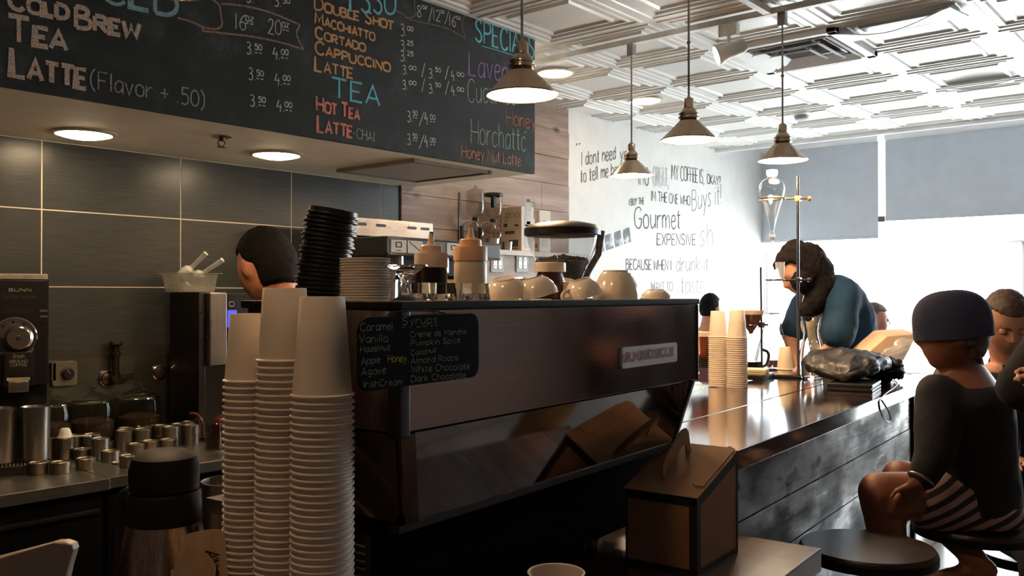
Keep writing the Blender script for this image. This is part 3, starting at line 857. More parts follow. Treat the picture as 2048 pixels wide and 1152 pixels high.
# -------- steel back counter, two sections
pj = on_z(221, 956, ZB); yL = pj.y; yR = on_z(400, 926, ZB).y
def back_section(label, x0, x1, y0, split):
    t = thing('back_counter', label, 'counter', ((x0 + x1) / 2, YW - .03, 0)); WORLD.add(t.name)
    MB().lo_hi((x0, y0, ZB - .04), (x1, YW - .032, ZB), bev=.004).build('worktop', m_ctop, t)
    MB().lo_hi((x0 + .005, y0 + .05, .1), (x1 - .005, YW - .04, ZB - .04)).build('cabinet', m_cab, t)
    n = max(1, round((x1 - x0) / .7)); wd = (x1 - x0) / n
    for k in range(n):
        a = x0 + k * wd
        d = MB().lo_hi((a + .01, y0 + .03, .14), (a + wd - .01, y0 + .05, ZB - .06), bev=.003).build('door', m_cab, t)
        MB().lo_hi((a + .03, y0 + .012, ZB - .115), (a + wd - .03, y0 + .03, ZB - .1), bev=.003).build('handle', plain('dull_handle', (70, 66, 62), .35, .9), d)
    return t
back_section('steel topped back counter under the coffee grinder and tea tins', X0 + .02, pj.x, yL, 0)
back_section('steel topped back counter under the tall brewer, right of the joint', pj.x + .003, 3.75, yR, 1)

# -------- service counter the machine and cups stand on
t = thing('service_counter', 'low dark wooden service counter carrying the paper cups and cardboard box', 'counter', (0, 0, 0), TB)
MB().lo_hi((-.9, .58, ZK - .05), (1.952, 1.47, ZK), bev=.003).build('worktop', m_slab, t)
MB().lo_hi((-.88, .66, .0), (1.90, 1.45, ZK - .05)).build('cabinet', plain('dark_cabinet_panel', (30, 24, 22), .5), t)
# -------- raised bar
U0, U1, V0, V1 = 2.10, 4.32, .848, 1.46
t = thing('bar_counter', 'long glossy dark wooden bar with planked front reaching toward the window', 'bar counter', (0, 0, 0), TB)
vg = V0 + .30
MB().lo_hi((U0, V0 - .02, ZR - .05), (U1, vg - .002, ZR), bev=.004).build('top_plank', m_barwood, t)
MB().lo_hi((U0, vg + .002, ZR - .05), (U1, V1, ZR), bev=.004).build('top_plank', m_barwood, t)
MB().lo_hi((U0 + .02, V0 + .0525, 0), (U1 - .03, V1 - .04, ZR - .05)).build('carcass', m_blackmatte, t)
rnd = random.Random(11); b = MB(); z = ZR - .055; k = 0
joints = [[2.62, 3.55], [3.35, 3.98], [2.9, 4.1], [2.5, 3.7], [3.2, 4.0], [2.7, 3.6], [3.3], [2.8]]
while z > .02:
    h = .142 if k else .155
    xs = [U0 + .02] + joints[k % 8] + [U1 - .035]
    for a, c in zip(xs, xs[1:]):
        b.lo_hi((a + .0015, V0 + .03 + rnd.uniform(0, .004), max(.01, z - h) + .002), (c - .0015, V0 + .052, z - .002))
    z -= h; k += 1
b.build('plank_front', m_darkplank, t)
MB().lo_hi((U1 - .034, V0 + .02, 0), (U1, V0 + .075, ZR - .05), bev=.002).build('end_post', m_blackmatte, t)
# -------- steel work counter behind the bar
t = thing('rear_work_counter', 'steel work counter behind the bar under the pour over stand', 'counter', (0, 0, 0), TB)
MB().lo_hi((U0 + .1, V1 + .005, ZR - .035), (3.72, 1.95, ZR - .004), bev=.003).build('worktop', brushed('bright_counter_steel', (214, 200, 176), .2), t)
MB().lo_hi((U0 + .13, V1 + .03, .0), (3.7, 1.9, ZR - .035)).build('cabinet', m_cab, t)

# ================================================================== espresso machine
L_, D_ = .95, .32
UM, VM = .88, .81
em = thing('espresso_machine', 'big boxy steel espresso machine with red lettered badge, seen from behind', 'espresso machine', C(UM + L_ / 2, VM + D_ / 2, ZK), TB)
hl, hd = L_ / 2, D_ / 2
ztop, zpan, zlow = .532, .357, .215
m_panel = brushed('machine_back_steel', (140, 127, 122), .17, axis=0, amt=.06)
m_mirror = plain('dark_mirror_panel', (176, 170, 168), .05, 1.0, var=.05)
MB().lo_hi((-hl + .012, -hd + .012, zpan - .0), (hl - .012, hd - .01, ztop - .014)).build('body', m_blackmatte, em)
MB().lo_hi((-hl + .018, -hd - .001, zpan), (hl - .004, -hd + .012, ztop - .012), bev=.002).build('back_panel', m_panel, em)
MB().lo_hi((-hl - .001, -hd + .018, zpan), (-hl + .012, hd - .01, ztop - .012), bev=.002).build('side_panel', m_panel, em)
MB().lo_hi((hl - .012, -hd + .012, zpan), (hl + .001, hd - .01, ztop - .012), bev=.002).build('side_panel', m_panel, em)
b = MB()
b.lo_hi((-hl - .003, -hd - .003, zpan - .008), (-hl + .02, -hd + .02, ztop - .012), bev=.004)
b.build('corner_post', m_black, em)
MB().lo_hi((hl - .006, -hd - .003, zpan - .002), (hl + .003, -hd + .02, ztop - .012), bev=.003).build('corner_post', m_black, em)
b = MB()
b.lo_hi((-hl - .004, -hd - .005, ztop - .012), (hl + .004, -hd + .012, ztop), bev=.003)
b.lo_hi((-hl - .004, hd - .012, ztop - .012), (hl + .004, hd + .004, ztop), bev=.003)
b.lo_hi((-hl - .004, -hd + .012, ztop - .012), (-hl + .012, hd - .012, ztop), bev=.003)
b.lo_hi((hl - .012, -hd + .012, ztop - .012), (hl + .004, hd - .012, ztop), bev=.003)
b.build('top_rail', plain('rail_black', (14, 13, 13), .7, var=.1, spec=.2), em)
MB().lo_hi((-hl + .01, -hd + .01, ztop - .02), (hl - .01, hd - .01, ztop - .010)).build('cup_tray', m_bsteel, em)
# lower mirror panel leaning in towards its foot, its left end drawn in as well
def quadslab(q, n, t):
    b = MB(); n = Vector(n).normalized()
    A = [b.v(Vector(p)) for p in q]; B = [b.v(Vector(p) + n * t) for p in q]
    b.f(A[::-1]); b.f(B)
    for k in range(4): b.f([A[k], A[(k + 1) % 4], B[(k + 1) % 4], B[k]])
    return b
zt_, zb_ = zpan - .003, zlow
vt_, vb_ = -hd + .004, -hd + .050
quadslab([(-hl + .034, vt_, zt_), (-hl + .094, vb_, zb_), (hl - .02, vb_, zb_), (hl - .02, vt_, zt_)], (0, 1, .3), .006).build('mirror_panel', m_mirror, em)
quadslab([(-hl + .004, vt_ - .003, zt_), (-hl + .064, vb_ - .003, zb_), (-hl + .093, vb_ - .003, zb_), (-hl + .033, vt_ - .003, zt_)], (0, 1, .3), .016).build('corner_strip', brushed('bronze_steel', (120, 96, 84), .2, axis=2), em)
quadslab([(hl - .0195, vt_ - .003, zt_), (hl - .0195, vb_ - .003, zb_), (hl - .008, vb_ - .003, zb_), (hl - .008, vt_ - .003, zt_)], (0, 1, .3), .016).build('corner_strip', m_black, em)
quadslab([(-hl + .003, vt_ + .006, zt_), (-hl + .062, vb_ + .006, zb_), (-hl + .062, hd - .02, zb_), (-hl + .003, hd - .02, zt_)], (1, 0, .3), .006).build('lower_side_panel', plain('smoked_side_panel', (120, 108, 102), .08, 1.0, var=.05), em)
quadslab([(-hl + .05, vb_ - .004, zb_ + .002), (-hl + .05, vb_ - .004, zb_ - .008), (hl - .006, vb_ - .004, zb_ - .008), (hl - .006, vb_ - .004, zb_ + .002)], (0, 1, 0), .02).build('lower_rail', m_black, em)
MB().lo_hi((-hl + .09, -hd + .075, zlow - .01), (hl - .03, hd - .06, zpan)).build('core', m_blackmatte, em)
MB().lo_hi((-hl + .052, -hd + .088, .055), (hl - .02, hd - .01, zlow - .008), bev=.006).build('base', plain('dull_black', (9, 8, 8), .9, var=.1, spec=.08), em)
for sx in (-1, 1):
    for sy in (-1, 1):
        MB().lathe([(0, 0), (.028, 0), (.028, .012), (.018, .018), (.018, .056), (0, .056)], 20, c=(sx * (hl - .08), sy * (hd - .1), 0)).build('leg', m_chrome, em)
# three brew groups on the barista side
for k in (-1, 0, 1):
    g = MB().lathe([(0, .30), (.04, .30), (.04, .33), (.05, .34), (.05, .36), (0, .36)], 24, c=(k * .29, hd + .03, 0)).build('brew_group', m_chrome, em)
    MB().tube([(k * .29, hd + .03, .305), (k * .29, hd + .12, .30), (k * .29, hd + .2, .285)], .012, 10).build('portafilter_handle', m_black, g)
b = MB(); b.lo_hi((-hl + .02, hd - .012, .19), (hl - .02, hd + .12, .212)); b.build('drip_tray', m_bsteel, em)
MB().lo_hi((-hl + .03, hd - .012, .352), (hl - .03, hd + .09, ztop - .09), bev=.01).build('front_housing', m_black, em)
# badge with its angular red lettering
MEM = Matrix.Translation(C(UM + hl, VM + hd, ZK)) @ Matrix.Rotation(TB, 4, 'Z'); MEMI = MEM.inverted()
def on_panel(px, py, off=0.0): return MEMI @ on_v(px, py, VM - .001 - off)
c4 = [on_panel(*q) for q in ((1240, 738), (1350, 722), (1350, 683), (1240, 697))]
x0, x1 = c4[0].x, c4[1].x; z0, z1 = (c4[0].z + c4[1].z) / 2, (c4[2].z + c4[3].z) / 2
plate = MB().prism([(x + (x0 + x1) / 2, y + (z0 + z1) / 2) for x, y in rrect(x1 - x0, z1 - z0, .004)], (0, -hd - .001, 0), (1, 0, 0), (0, 0, 1), (0, -1, 0), .005, bev=.001).build('badge', plain('white_badge', (228, 222, 220), .4, 0, var=.03), em)
zq = lambda a, c: on_panel(1220 + a / 9.6, 660 + c / 9.6, .005)
letters = [[(265, 455), (265, 603), (330, 595)], [(330, 597), (330, 450), (378, 445), (378, 592)], [(330, 522), (378, 516)], [(372, 592), (468, 578)],
           [(468, 580), (468, 432), (504, 520), (540, 424), (540, 568)], [(534, 566), (606, 554)], [(603, 556), (603, 414), (648, 408), (648, 548)], [(603, 482), (648, 476)], [(642, 548), (708, 538)],
           [(705, 540), (705, 404), (750, 397), (750, 450), (705, 458)], [(728, 455), (756, 534)], [(750, 534), (800, 527)], [(782, 398), (846, 390), (790, 528), (890, 512)], [(890, 514), (890, 384), (936, 378), (936, 508), (884, 514)],
           [(930, 379), (1025, 366)], [(986, 374), (986, 502), (1072, 490)], [(1112, 352), (1074, 358), (1074, 492), (1156, 480)], [(1156, 482), (1156, 350), (1200, 343), (1200, 476), (1150, 481)]]
draw(plate, letters, zq, NB, plain('badge_red', (150, 18, 42), .5), .0054, 'lettering', lift=.0006, curved=False)
# type plate on the side
b = MB(); b.lo_hi((-hl + .050, -hd + .10, .09), (-hl + .052, -hd + .27, .195)); tp = b.build('type_plate', plain('black_label', (26, 24, 24), .4), em)
b = MB()
for k in range(7): b.lo_hi((-hl + .0494, -hd + .112, .178 - k * .011), (-hl + .050, -hd + .112 + (.16, .12, .15, .09, .14, .16, .1)[k], .181 - k * .011))
b.build('print', plain('label_print', (120, 112, 104), .6), tp)

# -------- syrup board tied to the machine
sb = thing('syrup_board', 'small black chalk board listing syrups hung on the machine back', 'chalkboard', (0, 0, 0)); WORLD.add(sb.name)
vb = VM - .014
P4 = [on_v(*q, vb) for q in ((718, 779), (953, 757), (953, 622), (710, 641))]
o_ = (P4[0] + P4[1] + P4[2] + P4[3]) / 4
ex = ((P4[1] + P4[2]) - (P4[0] + P4[3])).normalized(); wdt = ((P4[1] + P4[2]) - (P4[0] + P4[3])).length / 2
ez = ((P4[2] + P4[3]) - (P4[0] + P4[1])); hgt = ez.length / 2; nb = -BV; ez = nb.cross(ex) * -1
if ez.z < 0: ez = -ez
MB().prism(rrect(wdt, hgt, .016, 8), o_, ex, ez, nb, .004, bev=.0008).build('board', plain('syrup_board_black', (12, 12, 11), .85, var=.15, spec=.12), sb)
PS = lambda px, py: on_v(px, py, vb - .004)
cs = chalk('syrup_chalk', (146, 142, 128), .44, 500); cy = chalk('syrup_chalk_yellow', (170, 160, 60), .4, 500); cg = chalk('syrup_chalk_green', (30, 62, 50), .45, 500)
write(sb, [('Syrups', (803, 650), (873, 646), 15), ('Caramel', (720, 662), (784, 659), 15), ('Vanilla', (717, 686), (774, 684), 16), ('Hazelnut', (720, 705), (779, 700), 12), ('Apple', (722, 729), (759, 725), 13),
           ('Agave', (722, 751), (771, 746), 14), ('IrishCream', (726, 775), (803, 769), 13), ('Creme de Menthe', (819, 675), (932, 668), 11), ('Pumpkin Spice', (821, 692), (919, 685), 11),
           ('Coconut', (821, 711), (871, 704), 10), ('Almond Rocca', (821, 728), (914, 720), 12), ('White Chocolate', (822, 745), (938, 738), 13), ('Dark Chocolate', (821, 764), (930, 755), 12),
           ('__', (802, 654), (809, 654), 5), ('__', (832, 654), (852, 652), 5), ('__', (860, 652), (874, 651), 5)], PS, nb, cs, .0013, lift=.0008)
write(sb, [('*', (x, y), (x + 2, y), 8) for x, y in ((714, 657), (713, 682), (714, 705), (715, 728), (716, 750), (719, 773), (813, 673), (815, 691), (815, 709), (815, 727), (816, 745))], PS, nb, cs, .0013, 'bullet_marks', lift=.0008, split=False)
write(sb, [('Honey', (775, 724), (811, 723), 14)], PS, nb, cy, .0016, label='yellow chalk honey', lift=.0008)
MB().tube(smooth_path([on_v(770, 633, vb + .004), on_v(785, 622, vb + .006), on_v(868, 620, vb + .008), on_v(892, 628, vb + .004)]), .0012, 6).build('wire', m_black, sb)

# what stands on the machine
ZM = ZK + ztop - .010
def mtop(px, v):
    p = on_v(px, 600, v); return Vector((p.x, p.y, ZM))
# ================================================================== paper cups, lids, cups, glasses and bottles
m_paper = plain('white_paper_cup', (232, 219, 203), .55, var=.025, vscale=12, bump=.03, bscale=200)
def cup_mesh(R, rb, h, name='paper_cup', mat=None):
    """upturned paper cup: rolled rim at the counter, recessed bottom on top"""
    w = .00025; b = MB()
    tp = lambda z: R - .0031 + (rb - R + .0031) * z / h
    b.lathe([(R - .0029, .0005), (R - .0022, 0), (R - .0006, .0008), (R, .0022), (R - .0006, .0037), (tp(.0046), .0046), (tp(h * .5), h * .5), (rb, h - .0015), (rb - .001, h), (rb - .0022, h),
             (rb - .003, h - .0012), (rb - .0034, h - .0085), (0, h - .0085), (0, h - .0092), (rb - .0038, h - .0092), (tp(h * .5) - w, h * .5), (tp(.0046) - w, .005), (R - .0029, .0005)], 44)
    return b.build(name, mat or m_paper, sharp=50)
def cup_stack(px, d, R, rb, h, ytop, pitch, zbase, nmax, where, group, seed=0, lean=(0, 0), name='paper_cup', noun='white paper cup', mat=None):
    p = W(px, 590, d); p.z = 0
    ztop_ = W(px, ytop, d).z
    n = int(round((ztop_ - zbase - h) / pitch)) + 1
    pitch = (ztop_ - zbase - h) / max(1, n - 1)
    rnd = random.Random(seed); src = cup_mesh(R, rb, h, name, mat)
    for k in range(n):              # k = 0 is the topmost
        o = src if k == 0 else dup(src)
        z = zbase + pitch * (n - 1 - k); f = (z - zbase)
        put(o, (p.x + lean[0] * f + rnd.uniform(-.0001, .0001), p.y + lean[1] * f + rnd.uniform(-.0001, .0001), z), rnd.uniform(0, 6))
        if k == 0: tag(o, 'topmost upturned %s of %s' % (noun, where), 'cup', group)
        elif k == n - 1: tag(o, 'bottom %s of %s' % (noun, where), 'cup', group)
        else: tag(o, '%s, %s down %s' % (noun, nth(k + 1), where), 'cup', group)
    return n
cup_stack(500, 1.295, .038, .0275, .098, 627, .0092, ZK, 60, 'the leftmost foreground stack', 'paper cups in the left foreground stack', 1)
cup_stack(563, 1.225, .0385, .0292, .100, 576, .0091, ZK, 60, 'the tallest middle foreground stack', 'paper cups in the middle foreground stack', 2, lean=(.006, -.008))
cup_stack(645, 1.155, .0412, .0285, .128, 593, .0088, ZK, 60, 'the thickest right foreground stack', 'paper cups in the right foreground stack', 3)

# -------- black travel lids, leaning stack on the machine
def lid_mesh(R, name, mat, h=.010):
    b = MB()
    b.lathe([(0, .0055), (R * .62, .0055), (R * .7, .0042), (R * .78, .0045), (R * .84, h), (R * .9, h), (R * .93, .004), (R * .985, .0035), (R, .002), (R, .0005), (R * .985, 0), (R * .95, .001),
             (R * .91, .0025), (R * .88, h - .002), (R * .85, h - .002), (R * .79, .003), (R * .7, .003), (0, .004)], 44)
    return b.build(name, mat, sharp=45)
m_blid = plain('black_lid_plastic', (22, 21, 22), .3, var=.1)
src = lid_mesh(.042, 'cup_cover', m_blid, .011)
p0 = W(637, 590, 1.43); n = 22
for k in range(n):
    o = src if k == 0 else dup(src)
    i = n - 1 - k                   # from the bottom
    f = i / (n - 1)
    sh = .021 * f + .002 * math.sin(i * 1.9)
    put(o, (p0.x + RGT.x * sh, p0.y + RGT.y * sh, ZM + .0068 * i), 0)
    o.rotation_euler = Vector((RGT.y * -.0, 0, 0))
    a = .05 + .12 * f
    o.rotation_euler = Matrix.Rotation(a, 3, RGT.cross(Vector((0, 0, -1)))).to_euler()
    lab = 'uppermost black lid of the leaning lid stack' if k == 0 else '%s black lid from the top of the leaning stack' % nth(k + 1)
    tag(o, lab, 'lid', 'black lids in the leaning stack')
m_wlid = plain('white_lid_plastic', (226, 216, 206), .35, var=.02)
def wlid():
    R = .0385; b = MB()
    b.lathe([(0, .001), (R * .80, .001), (R * .84, 0), (R * .88, .0008), (R * .95, .0095), (R, .0105), (R, .0118), (R * .97, .0122), (R * .92, .0105), (R * .86, .003), (R * .8, .0026), (0, .0026)], 40)
    return b.build('snack_saucer', m_wlid, sharp=45)
src = wlid(); p0 = W(730, 590, 1.37); n = 16; rnd = random.Random(4)
for k in range(n):
    o = src if k == 0 else dup(src)
    i = n - 1 - k
    put(o, (p0.x + rnd.uniform(-.0006, .0006), p0.y + rnd.uniform(-.0006, .0006), ZM + .0041 * i), rnd.uniform(0, 3))
    lab = 'top white saucer of the short pile on the machine' if k == 0 else '%s white saucer down the short pile on the machine' % nth(k + 1)
    tag(o, lab, 'saucer', 'white saucers piled on the machine')

# -------- glassware on the machine's front edge
m_glass = glass('clear_glass')
p = mtop(812, VM + .05)
b = MB()
b.lathe([(0, .052), (.010, .053), (.024, .056), (.029, .0585), (.029, .0605), (.024, .0605), (.006, .0655), (0, .066)][::-1], 32)
b2 = [(0, .0), (.024, .0), (.0285, .004), (.0285, .007), (.020, .011), (.011, .016), (.0075, .026), (.0075, .036), (.011, .046), (.020, .052), (.031, .0585), (.031, .0605), (.018, .0575), (0, .056)]
b.bm.free(); b = MB(); b.lathe(b2, 40)
tag(b.build('glass_goblet', m_glass), 'small upturned footed glass beside the white saucers', 'glass')
bpy.data.objects['glass_goblet'].location = p
def shot_mesh():
    b = MB(); R, h = .025, .036
    b.lathe([(R - .0015, 0), (R, .001), (R * .88, h - .002), (R * .86, h), (0, h), ], 8)
    b.lathe([(0, .016), (R * .6, .019), (R * .82, .004), (R - .0015, 0)], 8)
    return b.build('shot_glass', m_glass, sharp=20)
src = shot_mesh()
for k, (px, v, lab) in enumerate(((836, .885, 'upturned faceted shot glass below the dark squeeze bottle'), (884, .868, 'upturned faceted shot glass in the middle of three'), (949, .858, 'upturned faceted shot glass below the pale squeeze bottle'))):
    o = src if k == 0 else dup(src)
    put(o, mtop(px, v), .3 * k, None); tag(o, lab, 'shot glass', 'shot glasses on the machine')

# -------- squeeze bottles
m_cap = plain('cream_bottle_cap', (226, 200, 176), .4, var=.02)
def squeeze(px, v, label, mat, hb, R, cap, tip):
    t = thing('squeeze_bottle', label, 'bottle', mtop(px, v))
    MB().lathe([(0, 0), (R * .94, 0), (R, .004), (R, hb - .006), (R * .96, hb), (0, hb)], 40).build('bottle_body', mat, t)
    b = MB(); b.lathe([(R * .99, hb), (R * 1.03, hb + .001), (R * 1.03, hb + .022), (R, hb + .024), (0, hb + .024)], 40)
    b.build('collar', cap, t)
    b = MB(); b.lathe([(0, hb + .024), (R * .68, hb + .024), (R * .66, hb + .035), (R * .60, hb + .037), (R * .24, hb + .038), (R * .2, hb + .042), (R * .12, hb + .056), (0, hb + .056)], 32)
    b.build('nozzle', cap, t)
    if tip: MB().lathe([(0, hb + .050), (R * .15, hb + .050), (R * .13, hb + .0585), (0, hb + .059)], 16, c=(.0015, 0, 0)).build('nozzle_tip', m_black, t)
    return t
squeeze(862, .955, 'squeeze bottle full of dark sauce with cream cap', plain('dark_sauce', (26, 17, 16), .25), .062, .0265, m_cap, True)
mm = plain('pale_syrup_bottle', (236, 222, 196), .35, var=.02); mm.node_tree.nodes['Principled BSDF'].inputs['Subsurface Weight'].default_value = .4
mm.node_tree.nodes['Principled BSDF'].inputs['Subsurface Radius'].default_value = (.02, .015, .01)
squeeze(941, .925, 'squeeze bottle of pale syrup with cream cap', mm, .074, .0275, plain('peach_bottle_cap', (234, 190, 152), .4, var=.02), False)

# -------- white cups turned over on the machine
m_china = plain('white_glazed_china', (230, 216, 200), .12, var=.015, coat=.3)
def china(R, rb, h, handle=True, name='coffee_cup'):
    t = thing(name, 'cup', 'cup')
    w = .0035
    prof = [(R, 0), (R * .985, h * .25), (R * .90, h * .55), (R * .72, h * .80), (rb * 1.1, h * .93), (rb, h * .94), (rb, h), (rb - .003, h), (rb - .004, h * .965), (0, h * .955)]
    b = MB(); b.lathe(prof + [(0, h * .90), (R * .66, h * .76), (R * .86, h * .5), (R - w, h * .2), (R - w, .001), (R, 0)], 44)
    b.build('cup_body', m_china, t, sharp=50)
    if handle:
        b = MB(); b.tube(smooth_path([(R * .9, 0, h * .25), (R * 1.3, 0, h * .22), (R * 1.42, 0, h * .42), (R * 1.2, 0, h * .6), (R * .82, 0, h * .62)]), .0042, 10)
        b.build('handle', m_china, t)
    return t
def ch(px, v, R, rb, h, label, rz=0.0, tilt=None, dz=0.0, handle=True, seed=None):
    t = china(R, rb, h, handle)
    q = mtop(px, v); q.z += dz
    return put(t, q, rz, label, 'white cups turned over on the machine', tilt)
A40 = math.radians(40)
ch(1232, .98, .053, .029, .073, 'largest white cup upside down on the machine, near its right end', 2.2, handle=False)
ch(1312, 1.03, .040, .022, .032, 'low white cup upside down at the right end of the machine', 2.4, handle=False)
ch(1075, .965, .042, .022, .040, 'white cup tipped on its side in front of the chocolate spread', 1.0, (-.26, .10), .0125)
ch(1014, 1.01, .041, .022, .040, 'tilted white cup just right of the pale squeeze bottle', 2.6, (-.16, .20), .0115)
ch(1168, 1.0, .041, .022, .041, 'white cup leaning on another in front of the bean hopper', 2.9, (.12, .26), .0125)
ch(1128, 1.06, .038, .021, .040, 'white cup half hidden behind the leaning cups', .4, (.2, -.22), .0125)
ch(893, 1.05, .040, .023, .046, 'white cup partly hidden between the two squeeze bottles', 2.0)
for px, lab in ((1036, 'small square white dish left at the machine edge'), (1078, 'small square white dish right at the machine edge')):
    b = MB(); q = mtop(px, VM + .05)
    b.prism(rrect(.034, .034, .006), (0, 0, 0), (1, 0, 0), (0, 1, 0), (0, 0, 1), .0115, bev=.002)
    o = b.build('square_dish', m_china); put(o, q, TB); tag(o, lab, 'dish', 'small square dishes')
# -------- jar of chocolate spread
t = thing('spread_jar', 'squat jar of brown chocolate spread with white lid', 'jar', mtop(1100, 1.075))
MB().lathe([(0, 0), (.030, 0), (.038, .006), (.041, .03), (.038, .05), (.031, .066), (.030, .07), (0, .07)], 40, sx=1.0, sy=.8).build('jar_body', plain('chocolate_spread', (74, 26, 18), .1, var=.05, coat=.5), t)
MB().lathe([(0, .068), (.034, .068), (.0345, .07), (.0345, .087), (.033, .089), (0, .089)], 40).build('lid', plain('cream_lid', (236, 218, 200), .4, var=.02), t)
# ridged steel shaker behind the cups
t = MB(); q = mtop(1032, 1.09)
t.lathe([(0, 0), (.03, 0), (.03, .03), (.028, .033), (.03, .036), (.028, .039), (.03, .042), (.028, .045), (.026, .052), (.016, .056), (0, .056)], 36)
o = t.build('steel_shaker', m_chrome); put(o, q); tag(o, 'shiny ridged steel shaker behind the tilted white cups', 'shaker')

# -------- bean grinder at the end of the machine
gp = C(1.955, 1.235, ZK)
t = thing('espresso_grinder', 'espresso grinder with clear hopper of dark beans beside the machine', 'grinder', gp, TB)
zh = EYE - ZK
MB().lo_hi((-.08, -.14, 0), (.08, .14, .30), bev=.02, seg=3).build('motor_housing', m_black, t)
MB().lathe([(0, .30), (.06, .30), (.055, .36), (.045, .42), (.045, zh + .03), (0, zh + .03)], 28).build('grinding_collar', m_bsteel, t)
m_hop = sheet_glass('clear_hopper', (236, 238, 240), 1.0, cloud=.14)
hz0, hz1 = zh + .025, zh + .165
MB().lathe([(.046, hz0), (.062, hz0 + .035), (.088, hz0 + .105), (.094, hz1)], 48).build('hopper', m_hop, t)
b = MB(); b.lathe([(0, hz1 + .024), (.05, hz1 + .022), (.088, hz1 + .014), (.099, hz1 + .004), (.099, hz1 - .012), (.094, hz1 - .014), (.094, hz1 - .002), (0, hz1 + .004)], 48)
b.build('hopper_lid', m_black, t)
b = MB(); b.prism([(.088, 0), (.104, 0), (.104, .012), (.088, .012)], (0, -.006, hz1 - .012), (1, 0, 0), (0, 0, 1), (0, 1, 0), .012)
ang = TB
bx = Vector((math.cos(-.95), math.sin(-.95), 0))
b = MB(); b.tube([bx * .099 + Vector((0, 0, hz1)), bx * .092 + Vector((0, 0, hz1 - .06)), bx * .066 + Vector((0, 0, hz0 + .035)), bx * .052 + Vector((0, 0, hz0))], [.011, .009, .008, .008], 8)
b.build('hopper_strap', plain('grey_strap', (120, 118, 118), .5, var=.5, vscale=60), t)
def beans(parent, R0, R1, z0, z1, n, seed, mat, name='coffee_beans'):
    rnd = random.Random(seed); b = MB()
    b.lathe([(0, z0), (R0, z0), (R1, z1 - .01), (0, z1 - .004)], 24)
    for _ in range(n):
        a, r = rnd.uniform(0, 6.28), R1 * math.sqrt(rnd.random())
        M = Matrix.Rotation(rnd.uniform(0, 6), 3, 'Z') @ Matrix.Rotation(rnd.uniform(0, 3), 3, 'X')
        b.ball((r * math.cos(a), r * math.sin(a), z1 - .009 + rnd.uniform(0, .006) + .012 * (1 - r / R1)), (.0062, .0042, .0034), M, 7, 5)
    for _ in range(n):
        s_ = rnd.random(); a = rnd.uniform(0, 6.28); r = (R0 + (R1 - R0) * s_) * .985
        M = Matrix.Rotation(rnd.uniform(0, 6), 3, 'Z') @ Matrix.Rotation(rnd.uniform(0, 3), 3, 'X')
        b.ball((r * math.cos(a), r * math.sin(a), z0 + (z1 - .01 - z0) * s_), (.006, .0042, .003), M, 7, 5)
    o = b.build(name, mat, parent); o['kind'] = 'stuff'; return o
m_bean = plain('roasted_beans', (30, 19, 14), .35, var=.4, vscale=120)
beans(t, .042, .066, hz0 + .004, hz0 + .07, 120, 2, m_bean)
# ================================================================== back counter: grinder, jars, tins, brewers
NF = Vector((0, -1, 0))
# -------- retail coffee grinder at the left edge
gx, gd = on_z(36, 940, ZB), None
gp = Vector((gx.x, gx.y, ZB))
GR = math.radians(-21)          # its front is turned to the camera side
t = thing('coffee_grinder', 'tall black bag grinder with round silver dial at the left edge', 'grinder', gp, GR)
H_ = EYE + .075 - ZB
wG = .095
MB().lo_hi((-wG, -.02, .30), (wG, .16, H_ - .02), bev=.006).build('housing', m_black, t)
MB().lo_hi((-wG + .004, -.016, H_ - .02), (wG - .004, .156, H_), bev=.004).build('hopper_lid', plain('pale_hopper_lid', (214, 206, 190), .35, var=.12, vscale=40), t)
MB().lo_hi((-wG + .004, .06, .0), (wG - .004, .16, .30)).build('back_column', m_black, t)
MB().lo_hi((-wG - .006, -.09, 0), (wG + .006, .165, .03), bev=.004).build('base', m_black, t)
b = MB()
for k in range(16): b.lo_hi((-wG + .01 + k * .0115, -.085, .03), (-wG + .016 + k * .0115, .05, .036))
b.build('drip_grate', m_bsteel, t)
# dial
zc = (H_) - .225
Md = Matrix.Translation((-.012, -.022, zc)) @ Matrix.Rotation(math.pi / 2, 4, 'X')
d = MB().lathe([(0, 0), (.070, 0), (.072, .004), (.068, .007), (0, .007)], 48, M=Md).build('dial_plate', m_chrome, t)
b = MB(); b.lathe([(.02, .0075), (.064, .0075), (.064, .0082), (.02, .0082)], 40, M=Md, a0=math.pi, a1=2 * math.pi); b.build('dark_scale', m_black, d)
b = MB()
for k, a in enumerate((25, 60, 95, 130, 155)):
    aa = math.radians(a); b.box((.055 * math.cos(aa), .055 * math.sin(aa), .0078), (.009, .009, .001), M=Md)
b.build('scale_mark', m_black, d)
MB().lathe([(0, .007), (.046, .007), (.046, .012), (.040, .018), (.040, .045), (.036, .05), (0, .05)], 40, M=Md @ Matrix.Translation((.012, .0, 0))).build('knob', m_bsteel, d)
MB().lathe([(0, .05), (.009, .05), (.008, .056), (0, .057)], 18, M=Md @ Matrix.Translation((.012, .0, 0))).build('knob_screw', m_chrome, d)
PG = lambda x, z: Vector((x, -.0205, z))
m_print = plain('pale_print', (176, 170, 156), .6)
pq = lambda px, py: Vector((px, -.0208, py))
def small(parent, text, x0, x1, z, h, mat, wt, y=-.0205):
    st, wd = strokes(text); b = MB()
    for s_ in st: b.ribbon([Vector((x0 + q[0] * (x1 - x0) / wd, y, z + q[1] * h / 6)) for q in s_], wt, NF, lift=.0006)
    return b.build('lettering', mat, parent, sharp=0, normals=False)
small(t, 'BUNN', -.030, .038, H_ - .062, .010, m_print, .0024)
small(t, 'Coffee Grinder', -.052, .058, H_ - .088, .015, plain('dim_print', (92, 88, 80), .6), .0012)
b = MB()
for k, l in enumerate((.07, .10, .10, .085)): b.lo_hi((-.05, -.0212, H_ - .122 - k * .0055), (-.05 + l, -.0204, H_ - .1205 - k * .0055))
b.build('print', plain('faint_print', (60, 58, 54), .6), t)
